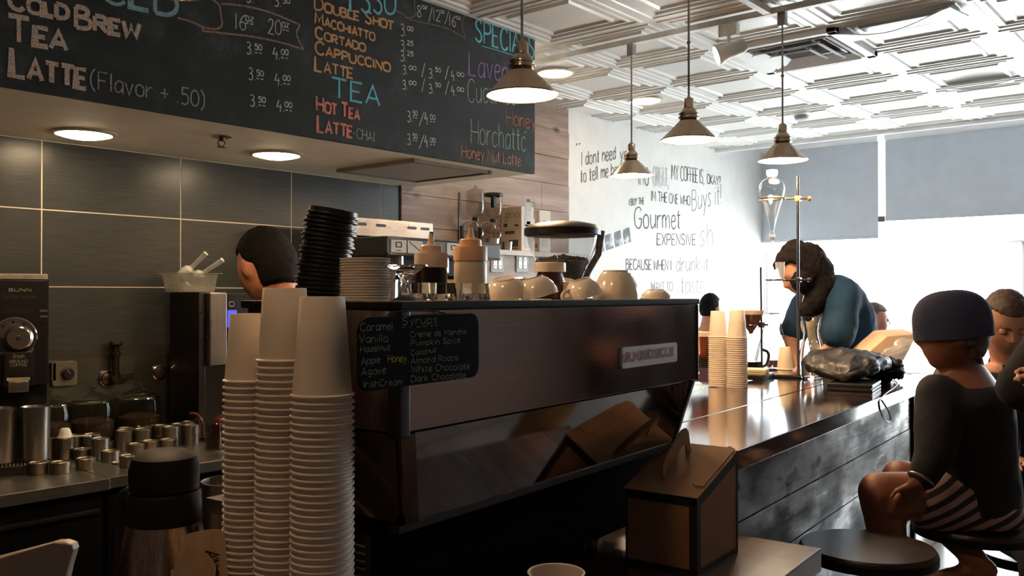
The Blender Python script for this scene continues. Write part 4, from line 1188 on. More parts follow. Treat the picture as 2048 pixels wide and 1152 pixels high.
for k in range(3): MB().lo_hi((.066, -.024, H_ - .135 - k * .02), (.09, -.019, H_ - .128 - k * .02)).build('switch', m_bsteel if k < 2 else m_black, t)
# chute with its sign and the tongue above the bins
b = MB(); b.lo_hi((-.048, -.05, .30), (.048, -.018, .42), bev=.004); b.build('chute', m_black, t)
sg = MB().lo_hi((-.042, -.054, .335), (.042, -.049, .42), bev=.002).build('sign_plate', plain('dark_sign', (28, 26, 25), .4), t)
small(sg, 'fresh', -.016, .018, .400, .013, m_print, .0013, -.0548)
small(sg, 'GROUND', -.028, .028, .384, .009, m_print, .0012, -.0548)
small(sg, 'COFFEE', -.026, .026, .371, .009, m_print, .0012, -.0548)
b = MB(); b.prism([(-.036, .332), (-.036, .322), (0, .312), (.036, .322), (.036, .332)], (0, -.058, 0), (1, 0, 0), (0, 0, 1), (0, 1, 0), .006); b.build('chute_lip', plain('pale_chute_lip', (190, 178, 150), .35, .2), t)
b = MB(); b.lo_hi((-.032, -.056, .28), (.032, -.05, .318), bev=.003); b.build('bag_clamp', m_steelv, t)
# two steel bins standing on the grinder base
def bin_(px, dpt, label):
    b = MB(); b.lathe([(0, 0), (.040, 0), (.043, .003), (.048, .16), (.049, .166), (.047, .167), (.045, .155), (.040, .006), (0, .006)], 36)
    o = b.build('steel_bin', m_steelv); p = W(px, 900, dpt); put(o, (p.x, p.y, ZB + .037)); tag(o, label, 'bin', 'steel grounds bins')
Mg = Matrix.Translation(gp) @ Matrix.Rotation(GR, 4, 'Z')
for x, lab in ((-.052, 'left steel bin under the black bag grinder, cut by the frame edge'), (.054, 'right steel bin under the black bag grinder beside the tea tins')):
    b = MB(); b.lathe([(0, 0), (.040, 0), (.043, .003), (.048, .185), (.049, .19), (.047, .19), (.045, .18), (.040, .006), (0, .006)], 36)
    o = b.build('steel_bin', m_steelv); o.location = Mg @ Vector((x, -.035, .0365)); tag(o, lab, 'bin', 'steel grounds bins')

# -------- glass jars behind the tins
m_jarg = sheet_glass('jar_glass', (222, 224, 214), 1.6)
m_contents = plain('dark_tea_leaves', (52, 32, 22), .8, var=.5, vscale=60, bump=.6, bscale=160)
def jar(px, label):
    p = on_y(px, 800, YW - .135)
    t = thing('glass_jar', label, 'jar', (p.x, p.y, ZB), group='glass tea jars')
    R = .085
    MB().lathe([(0, .002), (R * .92, .002), (R, .012), (R, .17), (R * .93, .185), (R * .93, .192)], 44).build('jar_body', m_jarg, t)
    b = MB(); b.lathe([(0, .006), (R * .95, .006), (R * .965, .02), (R * .965, .11), (R * .6, .122), (0, .118)], 32); o = b.build('tea_leaves', m_contents, t); o['kind'] = 'stuff'
    MB().lathe([(R * 1.0, .190), (R * 1.03, .194), (R * 1.0, .199), (R * .8, .207), (R * .45, .222), (R * .18, .228), (.009, .232), (.010, .238), (.018, .248), (.016, .258), (0, .262)], 40).build('lid', m_jarg, t)
    b = MB(); b.lathe([(R * 1.0, .188), (R * 1.045, .193), (R * 1.0, .198), (R * .97, .193), (R * 1.0, .188)], 44); b.build('rim', m_glass, t)
    return t
jar(97, 'glass tea jar nearest the black bag grinder')
jar(184, 'glass tea jar standing between two other jars behind the tins')
jar(279, 'glass tea jar nearest the tall steel brewer')

# -------- round tea tins on the counter
m_tinm = brushed('tin_metal', (150, 144, 132), .34, amt=.05)
m_tinlid = plain('tin_window_lid', (120, 112, 98), .12, .5, var=.2, vscale=50)
m_tea = plain('dry_tea', (110, 74, 48), .9, var=.5, vscale=300, bump=.8, bscale=500)
def tin():
    t = thing('tea_tin', 'tin', 'tin')
    R, h = .0335, .040
    MB().lathe([(0, 0), (R - .002, 0), (R - .0006, .001), (R - .0006, h * .66), (R - .002, h * .66), (0, h * .66)], 32).build('tin_body', m_tinm, t)
    MB().lathe([(R - .0008, h * .62), (R, h * .63), (R, h - .001), (R - .0015, h), (R - .003, h - .0005), (R - .004, h - .003), (R - .006, h - .003)], 32).build('lid_rim', m_tinm, t)
    MB().lathe([(R - .005, h - .0032), (0, h - .0030)], 32).build('lid_window', m_tinlid, t)
    return t
tins = [  # px, base py, stack height, row
    (77, 954, 1, 'front row'), (121, 953, 1, 'front row'), (171, 945, 1, 'front row'), (258, 939, 1, 'front row'),
    (221, 929, 1, 'second row'), (157, 924, 1, 'second row'), (273, 914, 1, 'second row'), (292, 905, 1, 'second row'), (333, 905, 1, 'second row'),
    (194, 925, 2, 'middle row'), (138, 922, 2, 'middle row'), (118, 915, 2, 'middle row'), (98, 916, 2, 'middle row'), (166, 912, 2, 'middle row'), (224, 905, 1, 'middle row'),
    (202, 896, 2, 'rear row'), (239, 898, 2, 'rear row'), (268, 901, 2, 'rear row'), (305, 897, 2, 'rear row'), (336, 896, 2, 'rear row'), (369, 894, 2, 'rear row'),
    (258, 889, 2, 'row against the jars'), (289, 887, 2, 'row against the jars'), (318, 887, 2, 'row against the jars'), (348, 887, 2, 'row against the jars')]
pos = []
for px, py, n, r in tins:
    p = on_z(px, py - 5, ZB); q = W(px, 590, 1); d = Vector((q.x, q.y, 0)).normalized()
    pos.append(Vector((p.x, p.y, 0)) + d * .02)
for _ in range(60):             # nudge neighbours apart so no two tins share space
    for i in range(len(pos)):
        for j in range(i):
            dlt = pos[i] - pos[j]; L = max(dlt.length, 1e-5)
            if L < .0685:
                s_ = dlt / L * (.0685 - L) * .5
                pos[i] += s_; pos[j] -= s_
for p in pos:
    p.y = min(p.y, YW - .262)
for _ in range(40):
    for i in range(len(pos)):
        for j in range(i):
            dlt = pos[i] - pos[j]; L = max(dlt.length, 1e-5)
            if L < .0685:
                s_ = dlt / L * (.0685 - L) * .5
                pos[i] += s_; pos[j] -= s_
proto = None
rowcount = {}
order = sorted(range(len(tins)), key=lambda i: (tins[i][3], tins[i][0]))
names = {}
for r in {t_[3] for t_ in tins}:
    ids = [i for i in order if tins[i][3] == r]
    for k, i in enumerate(ids): names[i] = (k + 1, len(ids))
tin_top = {}
for i, (px, py, n, r) in enumerate(tins):
    k, m = names[i]
    for lv in range(n):
        o = tin() if proto is None else dup(proto)
        proto = proto or o
        put(o, (pos[i].x, pos[i].y, ZB + lv * .0402), .3 * i)
        lead = {True: 'steel tea tin', False: ('upper' if lv else 'lower') + ' steel tea tin'}[n == 1]
        tag(o, '%s, %s from the left in the %s' % (lead, nth(k), r), 'tin', 'round steel tea tins')
    tin_top[i] = ZB + n * .0402
# white measuring scoop lying on the tins by the grinder bin
t = thing('measuring_scoop', 'white plastic scoop lying on tea tins beside the steel bins', 'scoop', (pos[10].x, pos[10].y, tin_top[10]))
m_wp = plain('white_plastic', (224, 220, 208), .4, var=.02)
MB().lathe([(.027, 0), (.028, .002), (.024, .010), (.024, .012), (.020, .022), (.020, .024), (.015, .034), (.012, .036), (0, .036)], 28).build('bowl', m_wp, t)
b = MB(); e = (pos[9] - pos[10]); e.z = 0; e.normalize(); b.tube([e * .026 + Vector((0, 0, .004)), e * .06 + Vector((0, 0, .006)), e * .10 + Vector((0, 0, .007))], [.004, .0035, .005], 8); b.build('handle', m_wp, t)
# small key-ring like lid on the counter
for px, py, lab in ((238, 927, 'loose tin lid lying between front tins'), (381, 913, 'loose tin lid lying behind the thermal carafe')):
    p = on_z(px, py, ZB); o = MB().lathe([(0, 0), (.026, 0), (.027, .002), (.027, .006), (.025, .006), (.024, .003), (0, .003)], 28).build('tin_cover', m_tinm); put(o, p); tag(o, lab, 'lid')

# -------- fittings on the wall behind the jars
p = on_y(126, 747, YW - .03)
t = thing('wall_dimmer_box', 'grey metal switch box with black knob above the jars', 'switch', p)
MB().prism(rrect(.1, .1, .014, 3), (0, 0, 0), (1, 0, 0), (0, 0, 1), (0, -1, 0), .02, bev=.003).build('box', plain('grey_switch_box', (112, 106, 92), .45, .3), t)
Mx = Matrix.Translation((.008, -.02, 0)) @ Matrix.Rotation(math.pi / 2, 4, 'X')
MB().lathe([(0, 0), (.026, 0), (.026, .006), (.02, .008), (.02, .022), (0, .022)], 28, M=Mx).build('knob', m_black, t)
MB().box((.008, -.043, .004), (.004, .002, .022), M=Matrix.Rotation(-.6, 4, 'Y')).build('pointer', m_bsteel, t)
p = on_y(84, 742, YW - .03)
t = thing('conduit_bracket', 'short grey conduit bracket beside the knob switch box', 'bracket', p)
MB().lo_hi((-.04, -.012, .03), (.06, 0, .042)).lo_hi((.03, -.02, -.04), (.045, 0, .03)).build('bar', plain('grey_conduit', (96, 92, 82), .45, .4), t)
def flush_ring(px, py, lab):
    p = on_y(px, py, YW - .03)
    t = thing('water_outlet', lab, 'pipe outlet', p)
    Mx = Matrix.Rotation(math.pi / 2, 4, 'X')
    MB().lathe([(.034, 0), (.036, .004), (.034, .01), (.029, .012), (.027, .006), (.027, 0)], 32, M=Mx).build('flange', m_chrome, t)
    MB().lathe([(0, 0), (.027, 0), (.024, .012), (.012, .015), (0, .015)], 28, M=Mx).build('cap', plain('copper_cap', (120, 98, 80), .3, .9), t)
    return p
q = flush_ring(213, 757, 'round chrome pipe outlet under the dark wall pipe')
flush_ring(317, 745, 'round chrome pipe outlet beside the tall steel brewer')
p = on_y(224, 745, YW - .03)
t = thing('wall_pipe', 'dark vertical water pipe with valve on the tiled wall', 'pipe', p)
zt_ = on_y(224, 680, YW - .03).z - p.z
mp_ = plain('dark_pipe', (58, 50, 42), .4, .8)
MB().rod((0, -.03, -.05), (0, -.03, zt_ - .02), .015, 16).rod((0, -.03, zt_ - .06), (0, -.03, zt_ - .05), .021, 16).build('pipe', mp_, t)
MB().lathe([(0, 0), (.026, 0), (.03, .006), (.026, .016), (0, .016)], 24, c=(0, -.03, zt_ - .022)).build('valve_cap', mp_, t)
MB().lo_hi((.01, -.05, -.03), (.075, -.012, .0), bev=.004).lo_hi((-.02, -.045, -.035), (.02, 0, -.01)).build('elbow', mp_, t)

# -------- tall steel brewer with lit display, plastic bin and scoops on top
bl = on_z(327, 888, ZB); br_ = on_z(398, 880, ZB)
bp = on_z(397, 881, ZB)
bz = EYE + .012 - ZB
Xs, Ys = .33, .24
BR = math.radians(0)
t = thing('tall_brewer', 'tall steel and black coffee brewer with blue lit display', 'coffee brewer', (bp.x, bp.y, ZB), BR)
MB().lo_hi((0.0, .0, .015), (.032, Ys, bz), bev=.003).build('side_panel', brushed('dark_brewer_steel', (92, 88, 82), .3, axis=2), t)
MB().lo_hi((0.032, .10, .015), (Xs, Ys, bz - .0), bev=.003).build('housing', m_black, t)
MB().lo_hi((.034, -.03, bz * .50), (.12, .10, bz), bev=.008, seg=3).build('brew_column', m_steelv, t)
MB().lo_hi((.122, -.02, bz * .70), (Xs + .07, .10, bz - .002), bev=.006).build('control_head', plain('charcoal_front', (34, 34, 37), .3), t)
MB().lo_hi((0, -.04, 0), (Xs, Ys, .016), bev=.003).build('base', m_black, t)
fp = lambda px, py: on_y(px, py, bp.y - .021) - Vector((bp.x, bp.y, ZB))
s0, s1 = fp(455, 655), fp(473, 620)
MB().lo_hi((s0.x, -.0235, s0.z), (s1.x, -.02, s1.z)).build('display', glow('blue_display', (74, 84, 235), .75), t)
s2 = fp(463, 608)
b = MB(); b.tube([Vector((s2.x + x, -.022, s2.z + z)) for x, z in rrect(.022, .020, .005, 3)], .0014, 6, closed=True); b.build('emblem', plain('emblem_white', (220, 220, 222), .4), t)
# plastic bin of ice scoops
q = Vector((bp.x + .035, bp.y + .13, ZB + bz))
m_clearp = sheet_glass('cloudy_plastic', (220, 220, 212), .8, cloud=.42, milk=(190, 188, 176))
t = thing('plastic_bin', 'cloudy plastic bin holding scoops on top of the tall brewer', 'container', q, 0)
b = MB()
for z0, s0_, z1, s1_ in ((.002, .085, .062, .094), (.062, .094, .078, .097), (.078, .097, .081, .112), (.081, .112, .084, .112)):
    A = [b.v((x, y * .8, z0)) for x, y in rrect(2 * s0_, 2 * s0_, .02, 4)]; B = [b.v((x, y * .8, z1)) for x, y in rrect(2 * s1_, 2 * s1_, .02, 4)]
    for k in range(len(A)): b.f([A[k], A[(k + 1) % len(A)], B[(k + 1) % len(B)], B[k]])
    if z0 == .002: b.f(A[::-1])
b.build('bin', m_clearp, t)
m_scoop = plain('clouded_scoop', (206, 204, 194), .25, var=.03)
def scoop(off, dirv, lab, L=.11):
    o_ = q + Vector(off)
    t = thing('ice_scoop', lab, 'scoop', o_)
    d = Vector(dirv).normalized(); ex, ey, ez = frame(d)
    Mh = ident((0, 0, 0), ex, ey, ez)
    MB().lathe([(.0, -.045), (.024, -.043), (.034, -.03), (.036, .0), (.03, .018), (.012, .03), (0, .032)], 24, M=Mh, sy=.8).build('scoop_bowl', m_scoop, t)
    MB().tube([d * .026, d * (.03 + L * .5), d * (.03 + L)], [.010, .0105, .012], 14).build('handle', sheet_glass('clear_handle', (240, 240, 232), 1.2, cloud=.3), t)
    MB().lathe([(0, .03 + L), (.012, .03 + L), (.010, .034 + L), (0, .035 + L)], 14, M=Mh).build('handle_end', m_wp, t)
r_ = RGT
scoop((-.015, .0, .088), (r_.x * .75, r_.y * .75, .75), 'ice scoop in the plastic bin with handle pointing up steeply', .085)
scoop((.03, -.01, .070), (r_.x * .95, r_.y * .95, .62), 'ice scoop in the plastic bin with handle leaning lower to the right', .10)

# -------- red gooseneck kettle and upturned tumbler right of the brewer
m_red = plain('red_enamel', (84, 26, 20), .3, coat=.2)
kp = on_z(452, 893, ZB)
t = thing('gooseneck_kettle', 'dark red gooseneck kettle half hidden behind the paper cups', 'kettle', kp)
MB().lathe([(0, 0), (.066, 0), (.07, .01), (.058, .08), (.046, .115), (.04, .12), (.03, .128), (0, .13)], 36).build('body', m_red, t)
sp_ = -RGT
MB().tube(smooth_path([sp_ * .06 + Vector((0, 0, .03)), sp_ * .10 + Vector((0, 0, .04)), sp_ * .095 + Vector((0, 0, .10)), sp_ * .12 + Vector((0, 0, .135)), sp_ * .15 + Vector((0, 0, .135))]), [.011] + [.006] * 16, 10).build('spout', m_red, t)
MB().tube(smooth_path([-sp_ * .045 + Vector((0, 0, .12)), -sp_ * .11 + Vector((0, 0, .125)), -sp_ * .12 + Vector((0, 0, .05)), -sp_ * .085 + Vector((0, 0, .025))]), .009, 10).build('handle', m_black, t)
gp2 = on_z(429, 899, ZB)
b = MB(); b.lathe([(.036, 0), (.037, .003), (.030, .105), (.026, .108), (0, .108), (0, .098), (.026, .098), (.0345, .002), (.036, 0)], 32)
o = b.build('glass_tumbler', sheet_glass('tumbler_glass', (226, 226, 220), 1.6)); put(o, gp2); tag(o, 'clear tumbler upside down beside the tall brewer', 'glass')

# -------- second espresso machine against the tile
Ym = 3.02
xa = on_y(770, 500, Ym).x; xb = on_y(935, 500, Ym).x
zmid = EYE
t = thing('rear_espresso_machine', 'second espresso machine with slotted steel top against the tiled wall', 'espresso machine', (0, 0, 0)); WORLD.add(t.name)
zA, zB2 = EYE + .280, EYE + .368
Yt = 3.28
xt0, xt1 = on_y(709, 450, Yt).x, on_y(866, 450, Yt).x
MB().lo_hi((xt0, Yt, zA), (xt1, Yt + .32, zB2), bev=.004).build('cup_warmer', m_bsteel, t)
for px in (723, 762, 824, 850):
    q = on_y(px, 451, Yt); b = MB(); b.prism(rrect(.062, .014, .0065), (q.x, Yt, (zA + zB2) / 2 + .012), (1, 0, 0), (0, 0, 1), (0, -1, 0), .0015); b.build('slot', plain('slot_shadow', (40, 34, 30), .5), t)
MB().lo_hi((xa, Ym, EYE + .178), (xb + .25, Yt + .3, EYE + .265), bev=.006).build('head_housing', plain('machine_black', (30, 30, 28), .32), t)
MB().lo_hi((xt0 + .03, Yt + .02, EYE + .262), (xt1 + .3, Yt + .3, zA)).build('neck', m_blackmatte, t)
pan = MB().lo_hi((xa + .012, Ym - .006, EYE + .188), (xb + .24, Ym, EYE + .254), bev=.002).build('control_panel', m_black, t)
b = MB()
b.lo_hi((xa + .006, Ym - .008, EYE + .254), (xb + .245, Ym, EYE + .261)).lo_hi((xa + .006, Ym - .008, EYE + .182), (xb + .245, Ym, EYE + .188)).lo_hi((xa + .006, Ym - .008, EYE + .182), (xa + .012, Ym, EYE + .26))
b.build('panel_frame', m_chrome, t)
m_key = plain('key_plate', (150, 154, 156), .4)
for px in (795, 828, 905, 935):
    q = on_y(px, 490, Ym)
    kpz = MB().lo_hi((q.x - .048, Ym - .009, EYE + .192), (q.x + .048, Ym - .005, EYE + .250), bev=.002).build('key_plate', m_key, t)
    b = MB()
    if px in (795, 905): b.tube([Vector((q.x + x, Ym - .0095, EYE + .228 + z)) for x, z in rrect(.032, .022, .004, 3)], .0025, 6, closed=True); b.lo_hi((q.x - .014, Ym - .0102, EYE + .200), (q.x + .014, Ym - .009, EYE + .204))
    else: b.ribbon([Vector((q.x - .04, Ym - .0098, EYE + .246)), Vector((q.x + .04, Ym - .0098, EYE + .197))], .006, NF)
    b.build('key_print', m_black, kpz)
MB().lo_hi((xa + .02, Yt - .02, .92), (xb + .25, Yt + .3, EYE + .18)).build('splash_back', m_blackmatte, t)
MB().lo_hi((xa - .0, Ym - .02, ZB + .03), (xb + .25, Yt + .3, ZB + .12), bev=.005).build('drip_base', m_bsteel, t)
for x in (xa + .06, xb + .18):
    for y in (Ym + .04, Yt + .24): MB().lathe([(0, 0), (.022, 0), (.018, .031), (0, .031)], 16, c=(x, y, ZB)).build('foot', m_black, t)
for k in range(2):
    x = xa + .13 + k * .3
    g = MB().lathe([(0, EYE + .07), (.034, EYE + .07), (.036, EYE + .1), (.045, EYE + .11), (.045, EYE + .18), (0, EYE + .18)], 24, c=(x, Ym + .08, 0)).build('brew_group', m_chrome, t)
    MB().tube([(x, Ym + .05, EYE + .085), (x, Ym - .03, EYE + .08), (x, Ym - .13, EYE + .06)], .013, 10).build('portafilter_handle', m_black, g)
# steel milk pitcher on its tray
q = on_y(785, 545, Ym + .02)
t = thing('milk_pitcher', 'steel milk pitcher under the rear espresso machine', 'pitcher', (q.x, Ym + .06, ZB + .121))
hh = EYE + .125 - ZB - .121
MB().lathe([(0, 0), (.06, 0), (.064, .006), (.062, hh * .4), (.052, hh * .75), (.056, hh), (.054, hh), (.05, hh * .75), (.06, hh * .4), (.058, .006), (0, .006)], 36).build('body', m_chrome, t)
MB().tube(smooth_path([(.055, 0, hh * .9), (.1, 0, hh * .85), (.1, 0, hh * .3), (.062, 0, hh * .25)]), .007, 8).build('handle', m_chrome, t)
put(t, t.location, -.6)

# -------- ledge on the plank wall: vacuum brewers and boxes
ZLg = on_y(985, 498, YW - .20).z
YL = YW - .20
xl0 = XT + .012
t = thing('wall_ledge', 'pale wooden ledge on the plank wall carrying vacuum brewers and boxes', 'shelf', (0, 0, 0)); WORLD.add(t.name)
MB().lo_hi((xl0, YL, ZLg - .032), (XQ + .0, YW - .026, ZLg), bev=.003).build('shelf_board', plain('pale_ledge', (186, 176, 168), .45, var=.05), t)
MB().lo_hi((xl0, YL + .03, 0), (XQ, YW - .03, ZLg - .032)).build('planked_front', wood('pale_grey_plank', (128, 118, 112), (156, 146, 140), (182, 172, 166), axis=0, rough=.6), t)
for px, lab in ((993, 'double socket left below the ledge'), (1043, 'double socket nearer the bean hopper')):
    q = on_y(px, 526, YL + .03)
    s_ = thing('power_outlet', 'grey ' + lab, 'socket', (q.x, YL + .03, q.z), group='grey double sockets')
    MB().box((0, -.004, 0), (.118, .008, .118), bev=.003).build('cover_plate', plain('grey_outlet_plate', (112, 116, 122), .4), s_)
    for sx in (-1, 1):
        f = MB().prism(rrect(.034, .07, .012), (sx * .024, -.008, 0), (1, 0, 0), (0, 0, 1), (0, -1, 0), .003, bev=.001).build('receptacle', plain('white_receptacle', (226, 226, 224), .4), s_)
        b = MB()
        for z in (-.018, .018): b.lo_hi((sx * .024 - .009, -.0116, z - .006), (sx * .024 - .006, -.0105, z + .006)).lo_hi((sx * .024 + .006, -.0116, z - .005), (sx * .024 + .009, -.0105, z + .005))
        b.build('slot', m_black, f)
m_sg = sheet_glass('brewer_glass', (232, 230, 226), 1.5)
def siphon(px, lidded, label):
    p = on_y(px, 490, YW - .115)
    t = thing('vacuum_brewer', label, 'coffee maker', (p.x, p.y, ZLg))
    MB().lathe([(0, 0), (.055, 0), (.055, .008), (.05, .012), (0, .012)], 28).build('base', m_black, t)
    side = RGT * -1
    MB().tube(smooth_path([side * .045 + Vector((0, 0, .012)), side * .075 + Vector((0, 0, .02)), side * .08 + Vector((0, 0, .12)), side * .075 + Vector((0, 0, .165)), side * .03 + Vector((0, 0, .172))]), .005, 8).build('stand', m_chrome, t)
    MB().rod(side * .08 + Vector((0, 0, .06)), side * .083 + Vector((0, 0, .14)), .013, 12).build('handle', m_black, t)
    MB().lathe([(.0, .045), (.02, .046), (.045, .065), (.056, .10), (.045, .137), (.02, .158), (.016, .170), (.016, .178)], 36).build('lower_globe', m_sg, t)
    MB().lathe([(0, .172), (.019, .172), (.021, .18), (.019, .192), (0, .192)], 24).build('seal', m_black, t)
    MB().lathe([(.005, .07), (.005, .19), (.02, .196), (.046, .215), (.055, .25), (.055, .345), (.053, .345)], 36).build('upper_chamber', m_sg, t)
    if lidded:
        MB().lathe([(0, .352), (.054, .352), (.06, .346), (.06, .334), (.055, .332), (.055, .342), (0, .342)], 36).build('lid', m_black, t)
        MB().lo_hi((-.012, -.012, .262), (.012, .012, .342)).build('stirrer', m_black, t)
    else:
        MB().lathe([(.055, .345), (.045, .357), (.02, .366), (.008, .37), (.011, .378), (.006, .386), (0, .386)], 28).build('lid', m_sg, t)
    MB().lathe([(0, .012), (.026, .012), (.03, .034), (.02, .038), (.008, .04), (0, .045)], 24).build('burner', m_chrome, t)
    return t
siphon(951, False, 'glass vacuum brewer with clear lid, left on the ledge')
siphon(987, True, 'glass vacuum brewer with black lid, next to the boxes')
for px, s_, lab in ((985, 1.0, 'small steel cup in front of the black lidded vacuum brewer'), (1014, .8, 'small steel cup standing against the lower carton')):
    q = on_y(px, 492, YL + .035); o = MB().lathe([(0, 0), (.036, 0), (.042, .065), (.0435, .066), (.041, .066), (.035, .004), (0, .004)], 28).build('steel_cup', m_bsteel); put(o, (q.x, q.y, ZLg)); o.scale = (s_, s_, s_); tag(o, lab, 'cup')
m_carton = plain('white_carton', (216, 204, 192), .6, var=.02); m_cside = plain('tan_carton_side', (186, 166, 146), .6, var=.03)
m_prn = plain('carton_print', (70, 66, 66), .6); m_prn2 = plain('carton_print_pale', (178, 176, 174), .5)
def carton(px0, px1, z0, hgt, dep, label, logo):
    y = YW - .03 - dep
    a, c_ = on_y(px0, 450, y).x, on_y(px1, 450, y).x
    w = c_ - a
    t = thing('kettle_carton', label, 'box', ((a + c_) / 2, y + dep / 2, z0), group='coffee maker cartons')
    MB().lo_hi((-w / 2, -dep / 2, 0), (w / 2, dep / 2, hgt), bev=.002).build('carton', m_carton, t)
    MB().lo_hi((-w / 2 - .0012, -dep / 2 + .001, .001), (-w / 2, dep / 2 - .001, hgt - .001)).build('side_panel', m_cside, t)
    b = MB(); f = -dep / 2 - .001
    o_ = Vector((.0, f, hgt * .12))
    b.prism([(-.035, 0), (.03, 0), (.036, .07), (.026, .085), (-.028, .085), (-.04, .06)], o_, (1, 0, 0), (0, 0, 1), (0, 1, 0), .0008)
    b.prism([(-.03, .09), (.028, .09), (.034, .15), (-.034, .15)], o_, (1, 0, 0), (0, 0, 1), (0, 1, 0), .0008)
    b.build('kettle_picture', m_prn2, t)
    b = MB(); b.prism([(-.02, .153), (.02, .153), (.016, .172), (-.016, .172)], o_, (1, 0, 0), (0, 0, 1), (0, 1, 0), .0008)
    b.ribbon(smooth_path([o_ + Vector((.034, 0, .15)), o_ + Vector((.066, 0, .16)), o_ + Vector((.062, 0, .1)), o_ + Vector((.056, 0, .05))]), .007, NF, lift=.0004)
    if logo:
        x = -w / 2 - .0022
        b.lo_hi((x, -.03, hgt * .78), (x + .0008, .05, hgt * .92)).lo_hi((x, -.06, hgt * .1), (x + .0008, .06, hgt * .14)).lo_hi((x, -.06, hgt * .2), (x + .0008, .02, hgt * .5))
    else:
        x = -w / 2 - .002
        for y0 in (-.05, -.01, .03): b.tube([Vector((x, y0 + q[0], hgt * .62 + q[1])) for q in rrect(.03, .03, .012, 3)], .0014, 5, closed=True)
        b.lo_hi((x, .03, hgt * .1), (x + .0008, .06, hgt * .25)).lo_hi((x, -.06, hgt * .1), (x + .0008, -.03, hgt * .2))
    b.build('print', m_prn, t)
ztop_ = on_y(1030, 411, YW - .2).z
hb_ = (ztop_ - ZLg) / 2
carton(1043, 1070, ZLg, hb_, .17, 'lower carton of the stack on the ledge', True)
carton(1043, 1070, ZLg + hb_ + .001, hb_, .17, 'upper carton of the stack on the ledge', False)
carton(1079, 1101, ZLg, hb_ * 1.95, .15, 'carton standing right of the stacked pair, against the white wall', False)

# -------- strip of photographs on the white wall
pc = on_y(1222, 484, YW)
e0, e1 = on_y(1190, 493, YW), on_y(1262, 468, YW)
ex = (e1 - e0).normalized(); ez = Vector((0, -1, 0)).cross(ex) * -1
if ez.z < 0: ez = -ez
t = thing('photo_strip', 'tilted strip of black and white snapshots on the white wall', 'photographs', (0, 0, 0)); WORLD.add(t.name)
L = (e1 - e0).length; hh = .115
MB().prism([(-.01, -hh / 2 - .012), (L + .01, -hh / 2 - .012), (L + .01, hh / 2 + .012), (-.01, hh / 2 + .012)], e0, ex, ez, NF, .003).build('backing', plain('photo_paper', (226, 226, 224), .5), t)
m_ph = NT('snapshot'); m_ph.link(m_ph.ramp(m_ph.noise(14, 4), [(.35, (30, 31, 34)), (.5, (70, 72, 76)), (.62, (190, 192, 194))]), m_ph.b.inputs['Base Color'])
for k in range(4):
    a = L * k / 4 + .006
    MB().prism([(a, -hh / 2), (a + L / 4 - .022, -hh / 2), (a + L / 4 - .022, hh / 2), (a, hh / 2)], e0, ex, ez, NF, .0036).build('snapshot', m_ph.m, t)

# ================================================================== nearest things on the service counter
# -------- thermal carafe
m_carafe_lid = plain('carafe_black', (15, 14, 14), .62, var=.15, spec=.25)
p = W(330, 590, 1.37)
t = thing('thermal_carafe', 'steel thermal carafe with black lid left of the paper cups', 'carafe', (p.x, p.y, ZK), math.radians(10))
zt_ = .54 - (906 - 590) / F * 1.33
R = .0665
MB().lathe([(0, 0), (R * .97, 0), (R, .006), (R, .10), (R * .985, .125), (R * .90, .165), (R * .81, .193), (R * .8, .197), (0, .197)], 56).build('body', brushed('carafe_steel', (176, 162, 148), .26, axis=2, amt=.14), t)
MB().lathe([(R * .8, .196), (R * .82, .2), (R * .80, .238), (R * .76, .243), (0, .243)], 48).build('collar', m_carafe_lid, t)
MB().lathe([(R * .70, .243), (R * .76, .247), (R * .77, zt_ - .03), (R * .7, zt_ - .012), (R * .5, zt_ - .003), (0, zt_)], 48).build('lid', m_carafe_lid, t)
hd_ = -RGT * .6 + Vector((FWD.x, FWD.y, 0)) * .2; hd_.normalize()
hd_ = Matrix.Rotation(-math.radians(10), 3, 'Z') @ hd_
MB().tube(smooth_path([hd_ * R * .72 + Vector((0, 0, .232)), hd_ * R * 1.15 + Vector((0, 0, .235)), hd_ * R * 1.28 + Vector((0, 0, .18)), hd_ * R * 1.3 + Vector((0, 0, .10)), hd_ * R * 1.02 + Vector((0, 0, .05))]), .011, 12).build('handle', m_black, t)
# -------- steel pitcher behind the left cups
p = W(462, 590, 1.60)
b = MB(); b.lathe([(0, 0), (.044, 0), (.047, .004), (.049, .21), (.0505, .212), (.048, .212), (.0455, .2), (.043, .006), (0, .006)], 40)
o = b.build('steel_canister', m_steelv); put(o, (p.x, p.y, ZK)); tag(o, 'open steel canister between carafe and leftmost paper cups', 'canister')
